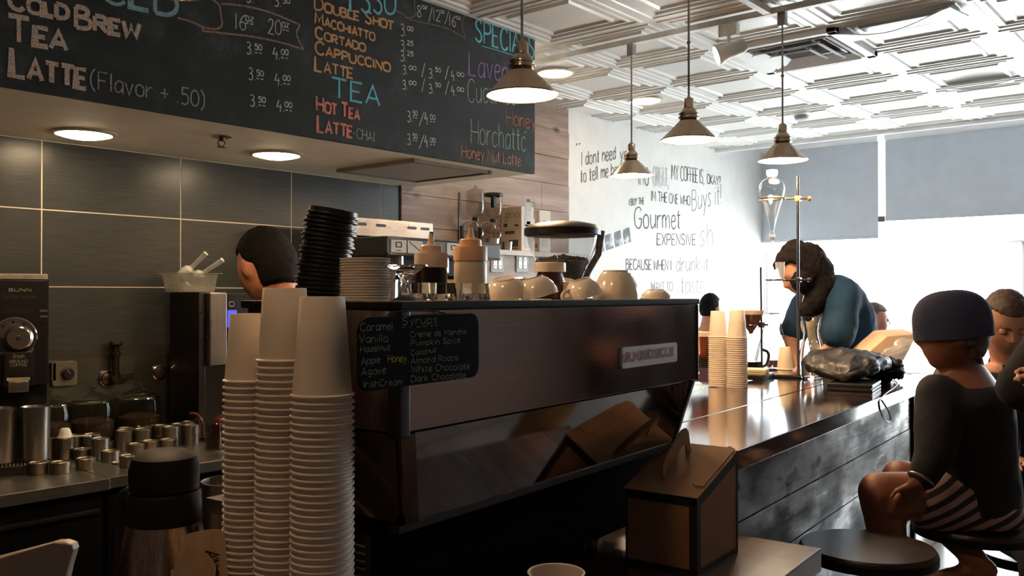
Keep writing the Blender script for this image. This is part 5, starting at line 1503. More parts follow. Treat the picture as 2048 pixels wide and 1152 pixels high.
# -------- kraft cup sleeves in a loose row
m_kraft = wood('kraft_sleeve', (170, 144, 118), (184, 158, 132), (196, 170, 146), axis=2, scale=6, rough=.8, knots=False, bump=.1)
def sleeve(idx, px, d, rot, label, txt=False, tilt=.0):
    p = W(px, 590, d)
    t = thing('cup_sleeve', label, 'cup sleeve', (p.x, p.y, ZK + .0855), rot, 'kraft cup sleeves')
    b = MB(); hgt = .115 if idx == 0 else .098 - .004 * idx; w = .046
    for s_ in (-1, 1):
        N = 10
        A = [b.v((-w + 2 * w * k / N, s_ * (.0025 + .005 * math.sin(math.pi * k / N)), .0 + .006 * math.sin(math.pi * k / N))) for k in range(N + 1)]
        B = [b.v((-w * 1.05 + 2.1 * w * k / N, s_ * (.0025 + .005 * math.sin(math.pi * k / N)), hgt + .008 * math.sin(math.pi * k / N))) for k in range(N + 1)]
        for k in range(N): b.f([A[k], A[k + 1], B[k + 1], B[k]])
    b.build('card', m_kraft, t)
    if txt:
        st, wd = strokes('AND'); b = MB()
        for s_ in st: b.ribbon([Vector((-.010 + q[1] * .018 / 6, -.0086, .095 - q[0] * .035 / wd)) for q in s_], .0032, NF, lift=.0012)
        b.build('lettering', plain('sleeve_print', (34, 26, 22), .7), t, sharp=0, normals=False)
    t.rotation_euler = (tilt, 0, rot)
    return t
pc_ = W(370, 590, 1.21)
t = thing('sleeve_caddy', 'low black caddy holding kraft sleeves at the foot of the paper cups', 'caddy', (pc_.x, pc_.y, ZK), math.radians(-40))
MB().lo_hi((-.05, -.06, 0), (.05, .06, .085), bev=.004).build('tray', m_black, t)
sleeve(0, 426, 1.262, math.radians(-47), 'upright kraft cup sleeve with black print, nearest the paper cups', True, -.12)
for k in range(1, 6):
    sleeve(k, 397 - k * 9, 1.232 - k * .007, math.radians(-97 - k * 2), ('frontmost' if k == 5 else nth(k)) + ' plain kraft cup sleeve left of the printed one', False, -.10)
# -------- cream card board at the bottom left corner
b = MB(); P4 = [W(-110, 1230, .62), W(127, 1230, .62), W(146, 1092, .62), W(112, 1083, .62), W(-110, 1143, .62)]
o_ = P4[0]; ex = (P4[1] - P4[0]).normalized(); ez = UP.copy()
poly = [((q - o_).dot(ex), (q - o_).dot(ez)) for q in (W(-110, 1210, .62), W(118, 1210, .62), W(131, 1150, .62), W(147, 1100, .62), W(143, 1089, .62), W(128, 1084, .62), W(108, 1086, .62), W(-110, 1143, .62))]
zmin = min((o_ + ex * x + ez * y).z for x, y in poly)
b.prism(poly, o_, ex, ez, Vector((FWD.x, FWD.y, 0)), .010, bev=.002)
t = thing('tablet_stand', 'cream rounded back of a tablet stand in the bottom left corner', 'tablet stand', (0, 0, 0)); WORLD.add(t.name)
b.build('back_plate', plain('cream_plastic', (186, 168, 146), .45, var=.02), t)
foot = W(20, 1210, .66); foot.z = 0
MB().rod((foot.x, foot.y, ZK + .012), (foot.x, foot.y, zmin + .004), .010, 18).build('post', m_wp, t)
MB().lathe([(0, 0), (.075, 0), (.07, .012), (0, .014)], 36, c=(foot.x, foot.y, ZK)).build('foot', m_wp, t)
# -------- paper cup with its open rim at the bottom edge of the picture
p = W(1112, 590, 1.02)
rz_ = EYE - (1141 - 590) / F * 1.02
b = MB(); hcup = rz_ - ZK
R = .0322
t = thing('open_paper_cup', 'single paper cup standing open, only its rim showing at the bottom edge', 'cup', (p.x, p.y, ZK))
b.lathe([(0, .005), (R * .72, .005), (R * .72, 0), (R * .74, 0), (R - .002, hcup - .003), (R, hcup - .0025), (R + .0006, hcup - .001), (R - .0005, hcup), (R - .0022, hcup - .001), (R * .74, .006), (0, .006)], 40)
b.build('cup_body', m_paper, t)
MB().lathe([(0, hcup * .6), (R * .9, hcup * .6)], 32).build('coffee', plain('black_coffee', (40, 22, 14), .05), t)

# -------- cardboard coffee carrier box
m_kbox = plain('brown_cardboard', (152, 112, 80), .8, var=.05, vscale=30, bump=.06, bscale=120)
m_kblack = plain('printed_black_card', (34, 29, 27), .6)
Fp, Rp, Lp = on_z(1394, 1151, ZK), on_z(1475, 1104, ZK), on_z(1232, 1127, ZK)
ea = (Rp - Fp).normalized(); eb = Vector((-ea.y, ea.x, 0)); la = (Rp - Fp).length; lb = (Lp - Fp).dot(eb) * .95
h0, h1 = .148, .213
MBX = ident(Fp, ea, eb, Vector((0, 0, 1)))
t = thing('coffee_carrier_box', 'brown cardboard coffee carrier box with sloping top and handle on the service counter', 'box', Fp, math.atan2(ea.y, ea.x))
def sl(x): return h0 + (h1 - h0) * x / la
b = MB(); b.prism([(0, 0), (la, 0), (la, h1), (0, h0)], (0, 0, 0), (1, 0, 0), (0, 0, 1), (0, 1, 0), lb)
b.build('box_body', m_kbox, t)
b = MB(); w_ = .016; e_ = .0008
b.prism([(-e_, 0), (w_, 0), (w_, sl(w_)), (-e_, sl(0))], (0, -e_, 0), (1, 0, 0), (0, 0, 1), (0, 1, 0), e_)
b.prism([(la - .008, 0), (la + e_, 0), (la + e_, h1), (la - .008, sl(la - .008))], (0, -e_, 0), (1, 0, 0), (0, 0, 1), (0, 1, 0), e_)
b.prism([(w_, sl(w_) - .022), (la - .008, sl(la - .008) - .022), (la - .008, sl(la - .008)), (w_, sl(w_))], (0, -e_, 0), (1, 0, 0), (0, 0, 1), (0, 1, 0), e_)
b.prism([(w_, 0), (la, 0), (la, .010), (w_, .010)], (0, -e_, 0), (1, 0, 0), (0, 0, 1), (0, 1, 0), e_)
b.lo_hi((-e_, 0, h0 - .018), (0, lb, h0)).lo_hi((-e_, 0, 0), (0, w_, h0)).lo_hi((-e_, lb - .004, 0), (0, lb, h0)).lo_hi((-e_, 0, 0), (0, lb, .008))
b.build('black_edging', m_kblack, t)
su = Vector((la, 0, h1 - h0)).normalized(); sn = Vector((-su.z, 0, su.x)); Ls = math.hypot(la, h1 - h0)
b = MB(); b.prism([(-.004, -.003), (Ls * .86, -.003), (Ls * 1.02, .012), (Ls * 1.02, lb * .985), (Ls * .9, lb + .003), (-.004, lb + .003)], (0, 0, h0 + .0012), su, (0, 1, 0), sn, .0016)
b.build('lid_panel', m_kbox, t)
b = MB(); b.prism([(Ls * .18, lb * .02), (Ls * .98, lb * .02), (Ls * 1.03, lb * .12), (Ls * .95, lb * .20), (Ls * .24, lb * .20), (Ls * .18, lb * .14)], (0, 0, h0 + .0034), su, (0, 1, 0), sn, .0016)
b.build('tuck_flap', m_kbox, t)
hp = [(0.012, 0), (.010, .018), (.018, .034), (.060, .056), (.095, .064), (.108, .060), (.114, .048), (.112, .0), (.098, 0), (.098, .024), (.090, .030), (.072, .026), (.046, .012), (.030, .0)]
hp = [(x * 1.32, y * .92) for x, y in hp]
b = MB(); b.prism(hp, (la * .16, lb * .60, sl(la * .16) + .002), su, sn, (0, 1, 0), .004)
b.build('handle', m_kbox, t)
b = MB(); rnd = random.Random(8)
for r_, (off, n_) in enumerate(((.40, 8), (.34, 4))):
    x = Ls * .33
    for k in range(n_):
        l = rnd.uniform(.004, .009)
        q = [Vector((0, 0, h0 + .0030)) + su * (x + l * i / 3) + Vector((0, lb * off + rnd.uniform(-.002, .002), 0)) for i in range(4)]
        b.ribbon(q, .0016, sn, lift=.0004); x += l + .003
b.build('faint_print', plain('faint_box_print', (112, 78, 52), .7), t, sharp=0, normals=False)
# ================================================================== things on the bar
def bar(px, py): return on_z(px, py, ZR)
def at_bar(px, v, z=None):
    p = on_v(px, 590, v); return Vector((p.x, p.y, ZR if z is None else z))
m_rod = plain('steel_rod', (150, 150, 156), .2, 1.0, var=.04)
m_gthin = sheet_glass('lab_glass', (251, 253, 253), 1.5)
m_glass2 = glass('heavy_glass')
cup_stack(1436, 3.78, .0415, .030, .110, 622, .0086, ZR, 60, 'the left stack at the back of the bar', 'paper cups in the left bar stack', 6)
cup_stack(1474, 3.70, .0435, .030, .115, 620, .0090, ZR, 60, 'the right stack at the back of the bar', 'paper cups in the right bar stack', 7)
# two small cream cups on a saucer
ps = bar(1570, 753)
t = thing('wooden_saucer', 'shallow brown saucer under the small cream cups', 'saucer', ps)
MB().lathe([(0, 0), (.05, 0), (.055, .004), (.075, .012), (.076, .015), (.07, .015), (.05, .0075), (0, .0075)], 40).build('plate', plain('brown_saucer', (150, 112, 92), .25, var=.06, coat=.4), t)
cm = plain('cream_plastic_cup', (240, 228, 198), .35, var=.02)
for k, (z, lab) in enumerate(((.0078, 'lower small cream cup of the nested pair on the saucer'), (.033, 'upper small cream cup of the nested pair on the saucer'))):
    o = cup_mesh(.0400, .026, .105, 'small_cup', cm); put(o, (ps.x, ps.y, ps.z + z)); tag(o, lab, 'cup', 'small cream cups')

# -------- tall lab stand with two rings, separating funnel and small glass
pl = bar(1597, 756)
t = thing('lab_stand', 'tall steel lab stand with two ring clamps on the bar', 'stand', pl, TB)
zr = lambda py, p=pl: on_v(1595, py, p.dot(BV)).z - p.z
htop = zr(352)
MB().lo_hi((-.04, -.025, 0), (.06, .12, .012), bev=.003).build('base_plate', m_blackmatte, t)
MB().rod((0, 0, .012), (-.004, 0, htop), .0068, 14).build('rod', m_rod, t)
side = Matrix.Rotation(-TB, 3, 'Z') @ (RGT * -1)
def ring(parent, z, r, L, knob, mat):
    c = side * L + Vector((0, 0, z))
    b = MB(); x, y = side, Vector((-side.y, side.x, 0))
    b.tube(arc(c, x, y, r, 0, 2 * math.pi, 32)[:-1], .0042, 8, closed=True)
    b.rod(side * (L - r) + Vector((0, 0, z)), side * -.045 + Vector((0, 0, z)), .005, 10)
    o = b.build('ring_clamp', mat, parent)
    b = MB(); b.box((0, 0, z), (.026, .026, .024), bev=.003); b.lathe([(0, 0), (.011, 0), (.011, .012), (0, .012)], 16, M=ident(side * -.045 + Vector((0, 0, z)), *frame(-side)))
    b.build('clamp_screw', knob, o)
    return c
px2m = pl.dot(Vector((FWD.x, FWD.y, 0))) / F       # metres per pixel here
m_knob = plain('brass_knob', (206, 176, 110), .3, .7)
z1, z2 = zr(397), zr(560)
c1 = ring(t, z1, .058, (1594 - 1542) * px2m, m_knob, plain('warm_clamp', (150, 128, 100), .35, .9))
c2 = ring(t, z2, .040, (1594 - 1548) * px2m, m_rod, m_rod)
toW = Matrix.Translation(pl) @ Matrix.Rotation(TB, 4, 'Z')
w1, w2 = toW @ c1, toW @ c2
t = thing('separating_funnel', 'pear shaped glass separating funnel hanging in the upper ring clamp', 'funnel', w1)
k_ = px2m
zz = lambda py: (397 - py) * k_
prof = [(0, zz(481)), (.010, zz(478)), (.013, zz(470)), (.008, zz(463)), (.012, zz(452)), (.034, zz(415)), (.052, zz(392)), (.060, zz(380)), (.058, zz(370)), (.044, zz(361)), (.022, zz(356)), (.019, zz(351)), (.023, zz(343)), (.021, zz(340))]
prof = [(r * k_ / .0023, z) for r, z in prof]
MB().lathe(prof, 40).build('glass_body', m_gthin, t)
MB().lathe([(r * .94, z) for r, z in prof[3:-1]][:6], 36).build('inner_wall', m_gthin, t)
MB().lathe([(0, zz(482)), (.008, zz(482)), (.014, zz(474)), (.008, zz(468)), (0, zz(468))], 20).build('tap', sheet_glass('tap_glass', (210, 214, 216), 2.0, cloud=.3), t)
MB().lathe([(.019, zz(352)), (.024, zz(350)), (.026, zz(342)), (.023, zz(340)), (.019, zz(342))], 28).build('neck', sheet_glass('ground_neck', (226, 230, 232), 1.5, cloud=.55), t)
t = thing('glass_dripper', 'small glass with shallow bowl sitting in the lower ring clamp', 'glass', w2)
MB().lathe([(0, -.022), (.02, -.02), (.034, -.008), (.043, .0045), (.041, .005)], 32).build('bowl', m_gthin, t)
o2 = RGT * .022
MB().lathe([(0, .0), (.017, .0), (.021, .075), (.022, .082), (.019, .082), (.016, .008), (0, .008)], 28, c=o2).build('tumbler', sheet_glass('frosted_tumbler', (236, 240, 242), 1.6, cloud=.3), t)

# -------- pour over stand with its cone, thin second rod
pd = bar(1524, 748); 
t = thing('dripper_stand', 'thin black rod stand holding a glass coffee cone over the bar', 'stand', pd, TB)
zr2 = lambda py: on_v(1520, py, pd.dot(BV)).z - pd.z
MB().lo_hi((-.05, -.05, 0), (.05, .05, .010), bev=.003).build('base_plate', m_blackmatte, t)
MB().rod((0, 0, .01), (-.014, 0, zr2(534)), .0048, 12).build('rod', plain('dark_rod', (74, 72, 76), .3, .8), t)
kd = pd.dot(Vector((FWD.x, FWD.y, 0))) / F
zc_ = zr2(650)
c = side * ((1522 - 1500) * kd) + Vector((0, 0, zc_))
b = MB(); b.tube(arc(c, side, Vector((-side.y, side.x, 0)), .034, 0, 2 * math.pi, 28)[:-1], .004, 8, closed=True); b.rod(c - side * .034, -side * .03 + Vector((0, 0, zc_)), .005, 8); b.box((-.006, 0, zc_), (.024, .024, .026), bev=.003)
b.build('ring_clamp', m_rod, t)
m_conecof = plain('coffee_soaked_cone', (92, 50, 44), .3, var=.12, coat=.4)
wc = Matrix.Translation(pd) @ Matrix.Rotation(TB, 4, 'Z') @ c
t = thing('pour_over_cone', 'dark coffee filled cone with pale paper edge held by the thin stand', 'coffee dripper', wc)
z_t, z_b = zr2(621) - zc_, zr2(668) - zc_
MB().lathe([(0, z_b), (.008, z_b), (.012, z_b + .012), (.034, .0), (.057, z_t - .018), (.054, z_t - .02), (0, z_t - .02)], 36).build('cone', m_conecof, t)
m_filter = plain('filter_paper', (226, 206, 186), .8, var=.03)
MB().lathe([(.0572, z_t - .019), (.061, z_t - .002), (.061, z_t), (.058, z_t), (.054, z_t - .019)], 36).build('filter_edge', m_filter, t)
# -------- cone dripper on a black collar over a glass server, beside the machine
pz = C(2.78, 1.56, 0)
pz = on_v(1402, 590, 1.60); zS = ZR - .003
kk = pz.dot(Vector((FWD.x, FWD.y, 0))) / F
zy = lambda py: EYE - (py - 590) * kk - zS
t = thing('coffee_server', 'glass coffee server with black collar beside the espresso machine', 'coffee server', (pz.x, pz.y, zS))
MB().lathe([(0, .002), (.066, .002), (.07, .008), (.05, zy(744)), (.045, zy(735))], 40).build('server_glass', m_gthin, t)
MB().lathe([(.040, zy(735) - .004), (.062, zy(733)), (.062, zy(716)), (.045, zy(714)), (.036, zy(714))], 36).build('collar', m_black, t)
b = MB(); e_ = RGT; b.tube([e_ * .05 + Vector((0, 0, zy(734))), e_ * .058 + Vector((0, 0, zy(760))), e_ * .075 + Vector((0, 0, zy(785)))], .005, 8); b.build('handle', plain('pale_handle', (226, 222, 220), .3), t)
t = thing('filter_cone', 'reddish coffee filled cone with paper filter on the glass server', 'coffee dripper', (pz.x, pz.y, zS + zy(714)))
hC = zy(664) - zy(714)
MB().lathe([(0, 0), (.036, 0), (.066, hC * .86), (.062, hC * .86), (0, hC * .84)], 36).build('cone', plain('red_brown_cone', (122, 52, 36), .25, var=.1, coat=.4), t)
MB().lathe([(.0665, hC * .84), (.070, hC), (.0675, hC), (.062, hC * .84)], 36).build('filter_edge', m_filter, t)
# -------- black tray with napkins
pt = bar(1506, 757)
t = MB().lo_hi((-.085, -.07, 0), (.085, .07, .022), bev=.003).build('black_tray', m_black); put(t, pt, TB); tag(t, 'flat black tray at the foot of the paper cup stack on the bar', 'tray')
t = thing('napkin_pile', 'small pile of cream napkins on the black tray', 'napkins', pt + Vector((0, 0, .0222)) + RGT * .008, TB + .2)
m_nap = plain('cream_napkin', (236, 216, 180), .85, var=.03)
for k in range(4): MB().box((.002 * (k % 2), -.001 * k, .003 + k * .0058), (.11, .11, .0052), bev=.0015).build('napkin', m_nap, t)
# -------- erlenmeyer flask
pe = bar(1566, 744); pe = pe + Vector((FWD.x, FWD.y, 0)) * .17
kf = pe.dot(Vector((FWD.x, FWD.y, 0))) / F
t = thing('conical_flask', 'large clear conical flask standing behind the small cream cups', 'flask', pe)
Rf = 40 * kf
prof = [(0, .002), (Rf * .93, .002), (Rf, .012), (Rf * .96, .026), (Rf * .36, .235 * kf / .0024), (Rf * .34, .262 * kf / .0024), (Rf * .40, .268 * kf / .0024)]
inn = [(max(0, r - .0032), z + (.004 if z < .01 else .0)) for r, z in prof[1:]]
MB().lathe(prof + inn[::-1] + [(0, .006)], 44).build('glass_body', m_glass2, t)
zt2 = prof[-1][1]
MB().lathe([(Rf * .36, zt2 - .006), (Rf * .42, zt2), (Rf * .38, zt2 + .003), (Rf * .34, zt2 - .004)], 36).build('lip', m_glass2, t)
# -------- water carafe
pc = bar(1622, 757)
kf = pc.dot(Vector((FWD.x, FWD.y, 0))) / F
t = thing('water_carafe', 'clear hourglass carafe of water in front of the bent barista', 'carafe', pc)
s_ = kf
zc2 = lambda py: (757 - py) * s_
P_ = [(22, 755), (23, 745), (23, 715), (21, 700), (15, 672), (14, 662), (17, 645), (22, 633)]
pr_ = [(0, .001)] + [(r * s_, zc2(y)) for r, y in P_]
inn = [(max(0, r * s_ - .0035), zc2(y) + (.006 if i == 0 else 0)) for i, (r, y) in enumerate(P_)]
MB().lathe(pr_ + inn[::-1] + [(0, zc2(755) + .006)], 44).build('glass_body', m_glass2, t)
MB().lathe([(0, zc2(755) + .0065), ((22 * s_ - .0042), zc2(750)), ((23 * s_ - .0042), zc2(722)), (0, zc2(722))], 40).build('water', glass('water', (244, 248, 250), 0, 1.33), t)
b = MB(); cen = Vector((0, 0, zc2(688))); dirc = -Vector((FWD.x, FWD.y, 0)).normalized()
b.tube([cen + dirc * (20.5 * s_) + RGT * (8 * s_ * math.cos(a)) * .9 + Vector((0, 0, 9 * s_ * math.sin(a))) for a in [2 * math.pi * k / 24 for k in range(24)]], .0016, 6, closed=True)
b.build('embossed_mark', m_glass2, t)
# -------- jar lid glimpsed behind the bag
pj2 = bar(1672, 752) + Vector((FWD.x, FWD.y, 0)) * .25
zj = EYE - (712 - 590) * pj2.dot(Vector((FWD.x, FWD.y, 0))) / F - ZR
t = thing('lidded_jar', 'jar with pale metal lid just behind the black bag', 'jar', pj2)
MB().lathe([(0, 0), (.05, 0), (.052, .01), (.05, zj - .02), (0, zj - .02)], 30).build('jar_body', m_gthin, t)
MB().lathe([(0, zj - .022), (.054, zj - .022), (.055, zj - .002), (.05, zj), (0, zj)], 30).build('lid', m_bsteel, t)

# -------- black leather bag with tablet case under it, cord hanging over the edge
def lump(secs, name, mat, parent=None, amp=.012, scale=9, seg=28, seed=0, detail=2):
    b = MB(); b.loft(secs, seg)
    bmesh.ops.subdivide_edges(b.bm, edges=b.bm.edges[:], cuts=detail, use_grid_fill=True)
    bmesh.ops.recalc_face_normals(b.bm, faces=b.bm.faces[:]); b.bm.normal_update()
    for v in b.bm.verts:
        n = noise.fractal(v.co * scale + Vector((seed, seed * 2, 0)), .7, 2.0, 4)
        r = noise.ridged_multi_fractal(v.co * scale * .7 + Vector((seed, 0, 5)), .8, 2.0, 3, 1.0, 2.0) - 1
        v.co += v.normal * amp * (n * .8 + r * .4)
    return b.build(name, mat, parent, sharp=60)
pb = bar(1735, 790)
uB = pb.dot(BU); vB = pb.dot(BV)
m_leather = plain('black_leather', (15, 13, 13), .42, var=.4, vscale=9, bump=.5, bscale=40, spec=.35)
Bz = lambda u, v, z: C(u, v, ZR + z + .006)
b = MB(); 
t = thing('tablet_case', 'flat black tablet case under the bag at the bar edge', 'case', C(3.78, .99, ZR), TB + math.radians(6))
MB().lo_hi((-.125, -.085, .001), (.125, .085, .011), bev=.003).build('case_back', m_black, t)
MB().lo_hi((-.12, -.08, .0112), (.12, .08, .015), bev=.001).build('tablet', plain('grey_tablet_edge', (96, 92, 88), .3, .6), t)
MB().lo_hi((-.125, -.085, .0152), (.125, .085, .030), bev=.004).build('case_cover', m_black, t)
t = thing('black_bag', 'crumpled black leather bag lying on the bar near its far end', 'bag', (0, 0, 0)); WORLD.add(t.name)
secs = []
for u, w, h, vo, z0 in ((3.70, .03, .012, 1.02, .045), (3.73, .11, .026, 1.03, .058), (3.80, .145, .040, 1.05, .078), (3.90, .165, .054, 1.07, .090), (4.0, .17, .052, 1.08, .088), (4.09, .16, .042, 1.08, .077), (4.18, .14, .034, 1.08, .062), (4.26, .10, .028, 1.08, .045), (4.30, .03, .016, 1.08, .035)):
    secs.append((Bz(u, vo, z0), BV * w, Vector((0, 0, h))))
lump(secs, 'bag_body', m_leather, t, .013, 13, seed=2, detail=4)
secs = [(Bz(4.08, .96, .05), BV * .02, Vector((0, 0, .02))), (Bz(4.12, .96, .05), BV * .07, Vector((0, 0, .045))), (Bz(4.2, .97, .048), BV * .085, Vector((0, 0, .044))), (Bz(4.26, .98, .04), BV * .03, Vector((0, 0, .02)))]
lump(secs, 'fringe', m_blackmatte, t, .022, 30, seed=7, detail=3)
b = MB(); c0 = on_v(1757, 795, .81); q = [on_v(x, y, .826) for x, y in ((1758, 796), (1759, 815), (1766, 838), (1778, 846), (1782, 836), (1774, 815), (1764, 800))]
q = [Bz(4.0, .93, .02), Bz(3.97, .85, .012)] + [Vector(p) for p in q]
b.tube(smooth_path(q), .0022, 6); b.build('cord_loop', m_black, t)
# -------- clear wrapped bread bag beyond it
m_wrap = sheet_glass('clear_wrap', (240, 238, 236), 2.0, cloud=.38)
m_bread = plain('tan_loaf_paper', (226, 196, 162), .7, var=.05)
pw = bar(1800, 752); 
t = thing('wrapped_package', 'tan paper package loosely wrapped in clear plastic behind the black bag', 'package', (0, 0, 0)); WORLD.add(t.name)
dW = 4.12
wp = lambda px, py, dd=0: W(px, py, dW + dd)
zbar = ZR + .004
b = MB()
A = [wp(1728, 712), wp(1775, 672), wp(1836, 668), wp(1818, 700), wp(1795, 744), wp(1745, 744)]
n_ = Vector((FWD.x, FWD.y, 0))
lo = [b.v(p) for p in A]; hi = [b.v(p + n_ * .16 + Vector((0, 0, .02))) for p in A]
b.f(lo[::-1]); b.f(hi)
for k in range(6): b.f([lo[k], lo[(k + 1) % 6], hi[(k + 1) % 6], hi[k]])
bmesh.ops.bevel(b.bm, geom=b.bm.edges[:], offset=.006, segments=2, profile=.5, affect='EDGES')
b.build('paper_package', m_bread, t)
secs = [(wp(1722, 738, .08), n_ * .02, Vector((0, 0, .02))), (wp(1745, 722, .08), n_ * .10, Vector((0, 0, .06))), (wp(1790, 708, .08), n_ * .13, Vector((0, 0, .09))), (wp(1830, 706, .08), n_ * .13, Vector((0, 0, .095))), (wp(1858, 718, .08), n_ * .11, Vector((0, 0, .07))), (wp(1874, 728, .08), n_ * .05, Vector((0, 0, .03)))]
lump(secs, 'plastic_wrap', m_wrap, t, .018, 12, seed=4, detail=3)

# ================================================================== stools
m_stoolwood = wood('dark_stool_seat', (26, 20, 19), (38, 30, 28), (52, 43, 40), axis=0, rough=.36, coat=.1, knots=False)
m_iron = plain('black_iron', (24, 23, 24), .45, .6, var=.15)
def stool(px, d, zseat, rz, label, R=.178):
    p = W(px, 590, d)
    t = thing('bar_stool', label, 'stool', (p.x, p.y, 0), rz, 'round screw stools at the bar')
    MB().lathe([(0, zseat - .034), (R * .93, zseat - .034), (R, zseat - .026), (R, zseat - .008), (R * .97, zseat), (0, zseat)], 56).build('seat', m_stoolwood, t)
    MB().lathe([(R * .985, zseat - .036), (R * 1.012, zseat - .034), (R * 1.012, zseat - .014), (R * .995, zseat - .013)], 56).build('seat_band', m_iron, t)
    b = MB(); b.rod((0, 0, zseat - .30), (0, 0, zseat - .034), .014, 14)
    for k in range(14): b.lathe([(.014, 0), (.0165, .003), (.014, .006)], 14, c=(0, 0, zseat - .27 + k * .012))
    b.build('screw_post', m_iron, t)
    MB().lathe([(0, zseat - .25), (.04, zseat - .25), (.04, zseat - .20), (.024, zseat - .19), (0, zseat - .19)], 24).build('hub', m_iron, t)
    for k in range(4):
        a = math.pi / 4 + k * math.pi / 2; e = Vector((math.cos(a), math.sin(a), 0))
        b = MB(); b.tube(smooth_path([e * .035 + Vector((0, 0, zseat - .21)), e * .12 + Vector((0, 0, zseat - .17)), e * .17 + Vector((0, 0, zseat - .30)), e * .20 + Vector((0, 0, .3)), e * .225 + Vector((0, 0, .0))]), .0135, 10)
        b.build('leg', m_iron, t)
    b = MB(); b.tube(arc((0, 0, .25), (1, 0, 0), (0, 1, 0), .2, 0, 2 * math.pi, 32)[:-1], .011, 8, closed=True); b.build('foot_ring', m_iron, t)
    return t
stool(1733, 2.47, EYE - .685, .35, 'empty round dark stool nearest the camera at the bar')
stool(1948, 2.82, EYE - .715, .1, 'round dark stool under the seated person in the cap')

# ================================================================== table and chairs by the window
m_maroon = plain('maroon_vinyl', (96, 34, 42), .35, var=.08)
def dining_chair(p, rz, label):
    t = thing('dining_chair', label, 'chair', p, rz, 'maroon chairs by the window')
    MB().lo_hi((-.2, -.2, .43), (.2, .2, .48), bev=.012).build('seat', m_maroon, t)
    MB().lo_hi((-.2, .17, .60), (.2, .21, .95), bev=.012).build('backrest', m_maroon, t)
    for x in (-.18, .18): MB().rod((x, .19, 0), (x, .19, .94), .013, 10).build('back_leg', m_iron, t); MB().rod((x, -.18, 0), (x, -.18, .43), .013, 10).build('leg', m_iron, t)
    return t
m_ttop = plain('white_table_top', (226, 224, 220), .3, var=.02)
def table(p, r, label):
    t = thing('cafe_table', label, 'table', p, 0, 'white cafe tables')
    MB().lathe([(0, .72), (r, .72), (r, .745), (0, .745)], 44).build('table_top', m_ttop, t)
    MB().rod((0, 0, .02), (0, 0, .72), .03, 14).build('pedestal', m_iron, t)
    MB().lathe([(0, 0), (.25, 0), (.24, .015), (.05, .03), (0, .03)], 32).build('foot', m_iron, t)
tp_ = W(1548, 590, 6.6); table((tp_.x, tp_.y, 0), .34, 'white round table by the window behind the lab stand')
q = W(1536, 590, 5.75); dining_chair((q.x, q.y, 0), math.radians(150), 'maroon chair in front of the white table behind the conical flask')
q = W(1600, 590, 7.2); dining_chair((q.x, q.y, 0), math.radians(-40), 'maroon chair on the window side of the white table')
# dark pitcher of ice on the rear counter between cups and stand
pp = on_v(1500, 590, 1.62); kp_ = pp.dot(Vector((FWD.x, FWD.y, 0))) / F
t = thing('iced_pitcher', 'clear pitcher half full of dark coffee between cups and thin stand', 'pitcher', (pp.x, pp.y, ZR - .004))
hP = EYE - (690 - 590) * kp_ - ZR + .004
MB().lathe([(0, .002), (.05, .002), (.053, .01), (.06, hP)], 36).build('pitcher_body', m_gthin, t)
MB().lathe([(0, .006), (.049, .006), (.055, hP * .42), (0, hP * .42)], 32).build('dark_coffee', plain('cold_coffee', (34, 22, 26), .1), t)
MB().tube(smooth_path([RGT * .055 + Vector((0, 0, hP * .85)), RGT * .095 + Vector((0, 0, hP * .75)), RGT * .085 + Vector((0, 0, hP * .3)), RGT * .052 + Vector((0, 0, hP * .2))]), .007, 8).build('handle', m_black, t)
# street heater outside the glass: broad flat hood on a dark post
t = thing('patio_heater', 'dark post with broad flat hood outside the window at the right edge', 'patio heater', (0, 0, 0)); WORLD.add(t.name)
dH = 11.0
q = W(2062, 590, dH); zH = W(2048, 482, dH).z
kh = dH / F
MB().lathe([(0, .09), (.05, .085), (46 * kh, .01), (47 * kh, -.005), (45 * kh, -.02), (.06, .0), (0, .0)], 40, c=(q.x, q.y, zH)).build('hood', plain('heater_grey', (60, 58, 62), .5), t)
MB().rod((q.x, q.y, -.04), (q.x, q.y, zH), 17 * kh, 18).build('post', plain('heater_dark', (34, 33, 36), .5), t)
MB().lathe([(0, 0), (.25, 0), (.22, .06), (0, .08)], 28, c=(q.x, q.y, -.04)).build('base', m_iron, t)
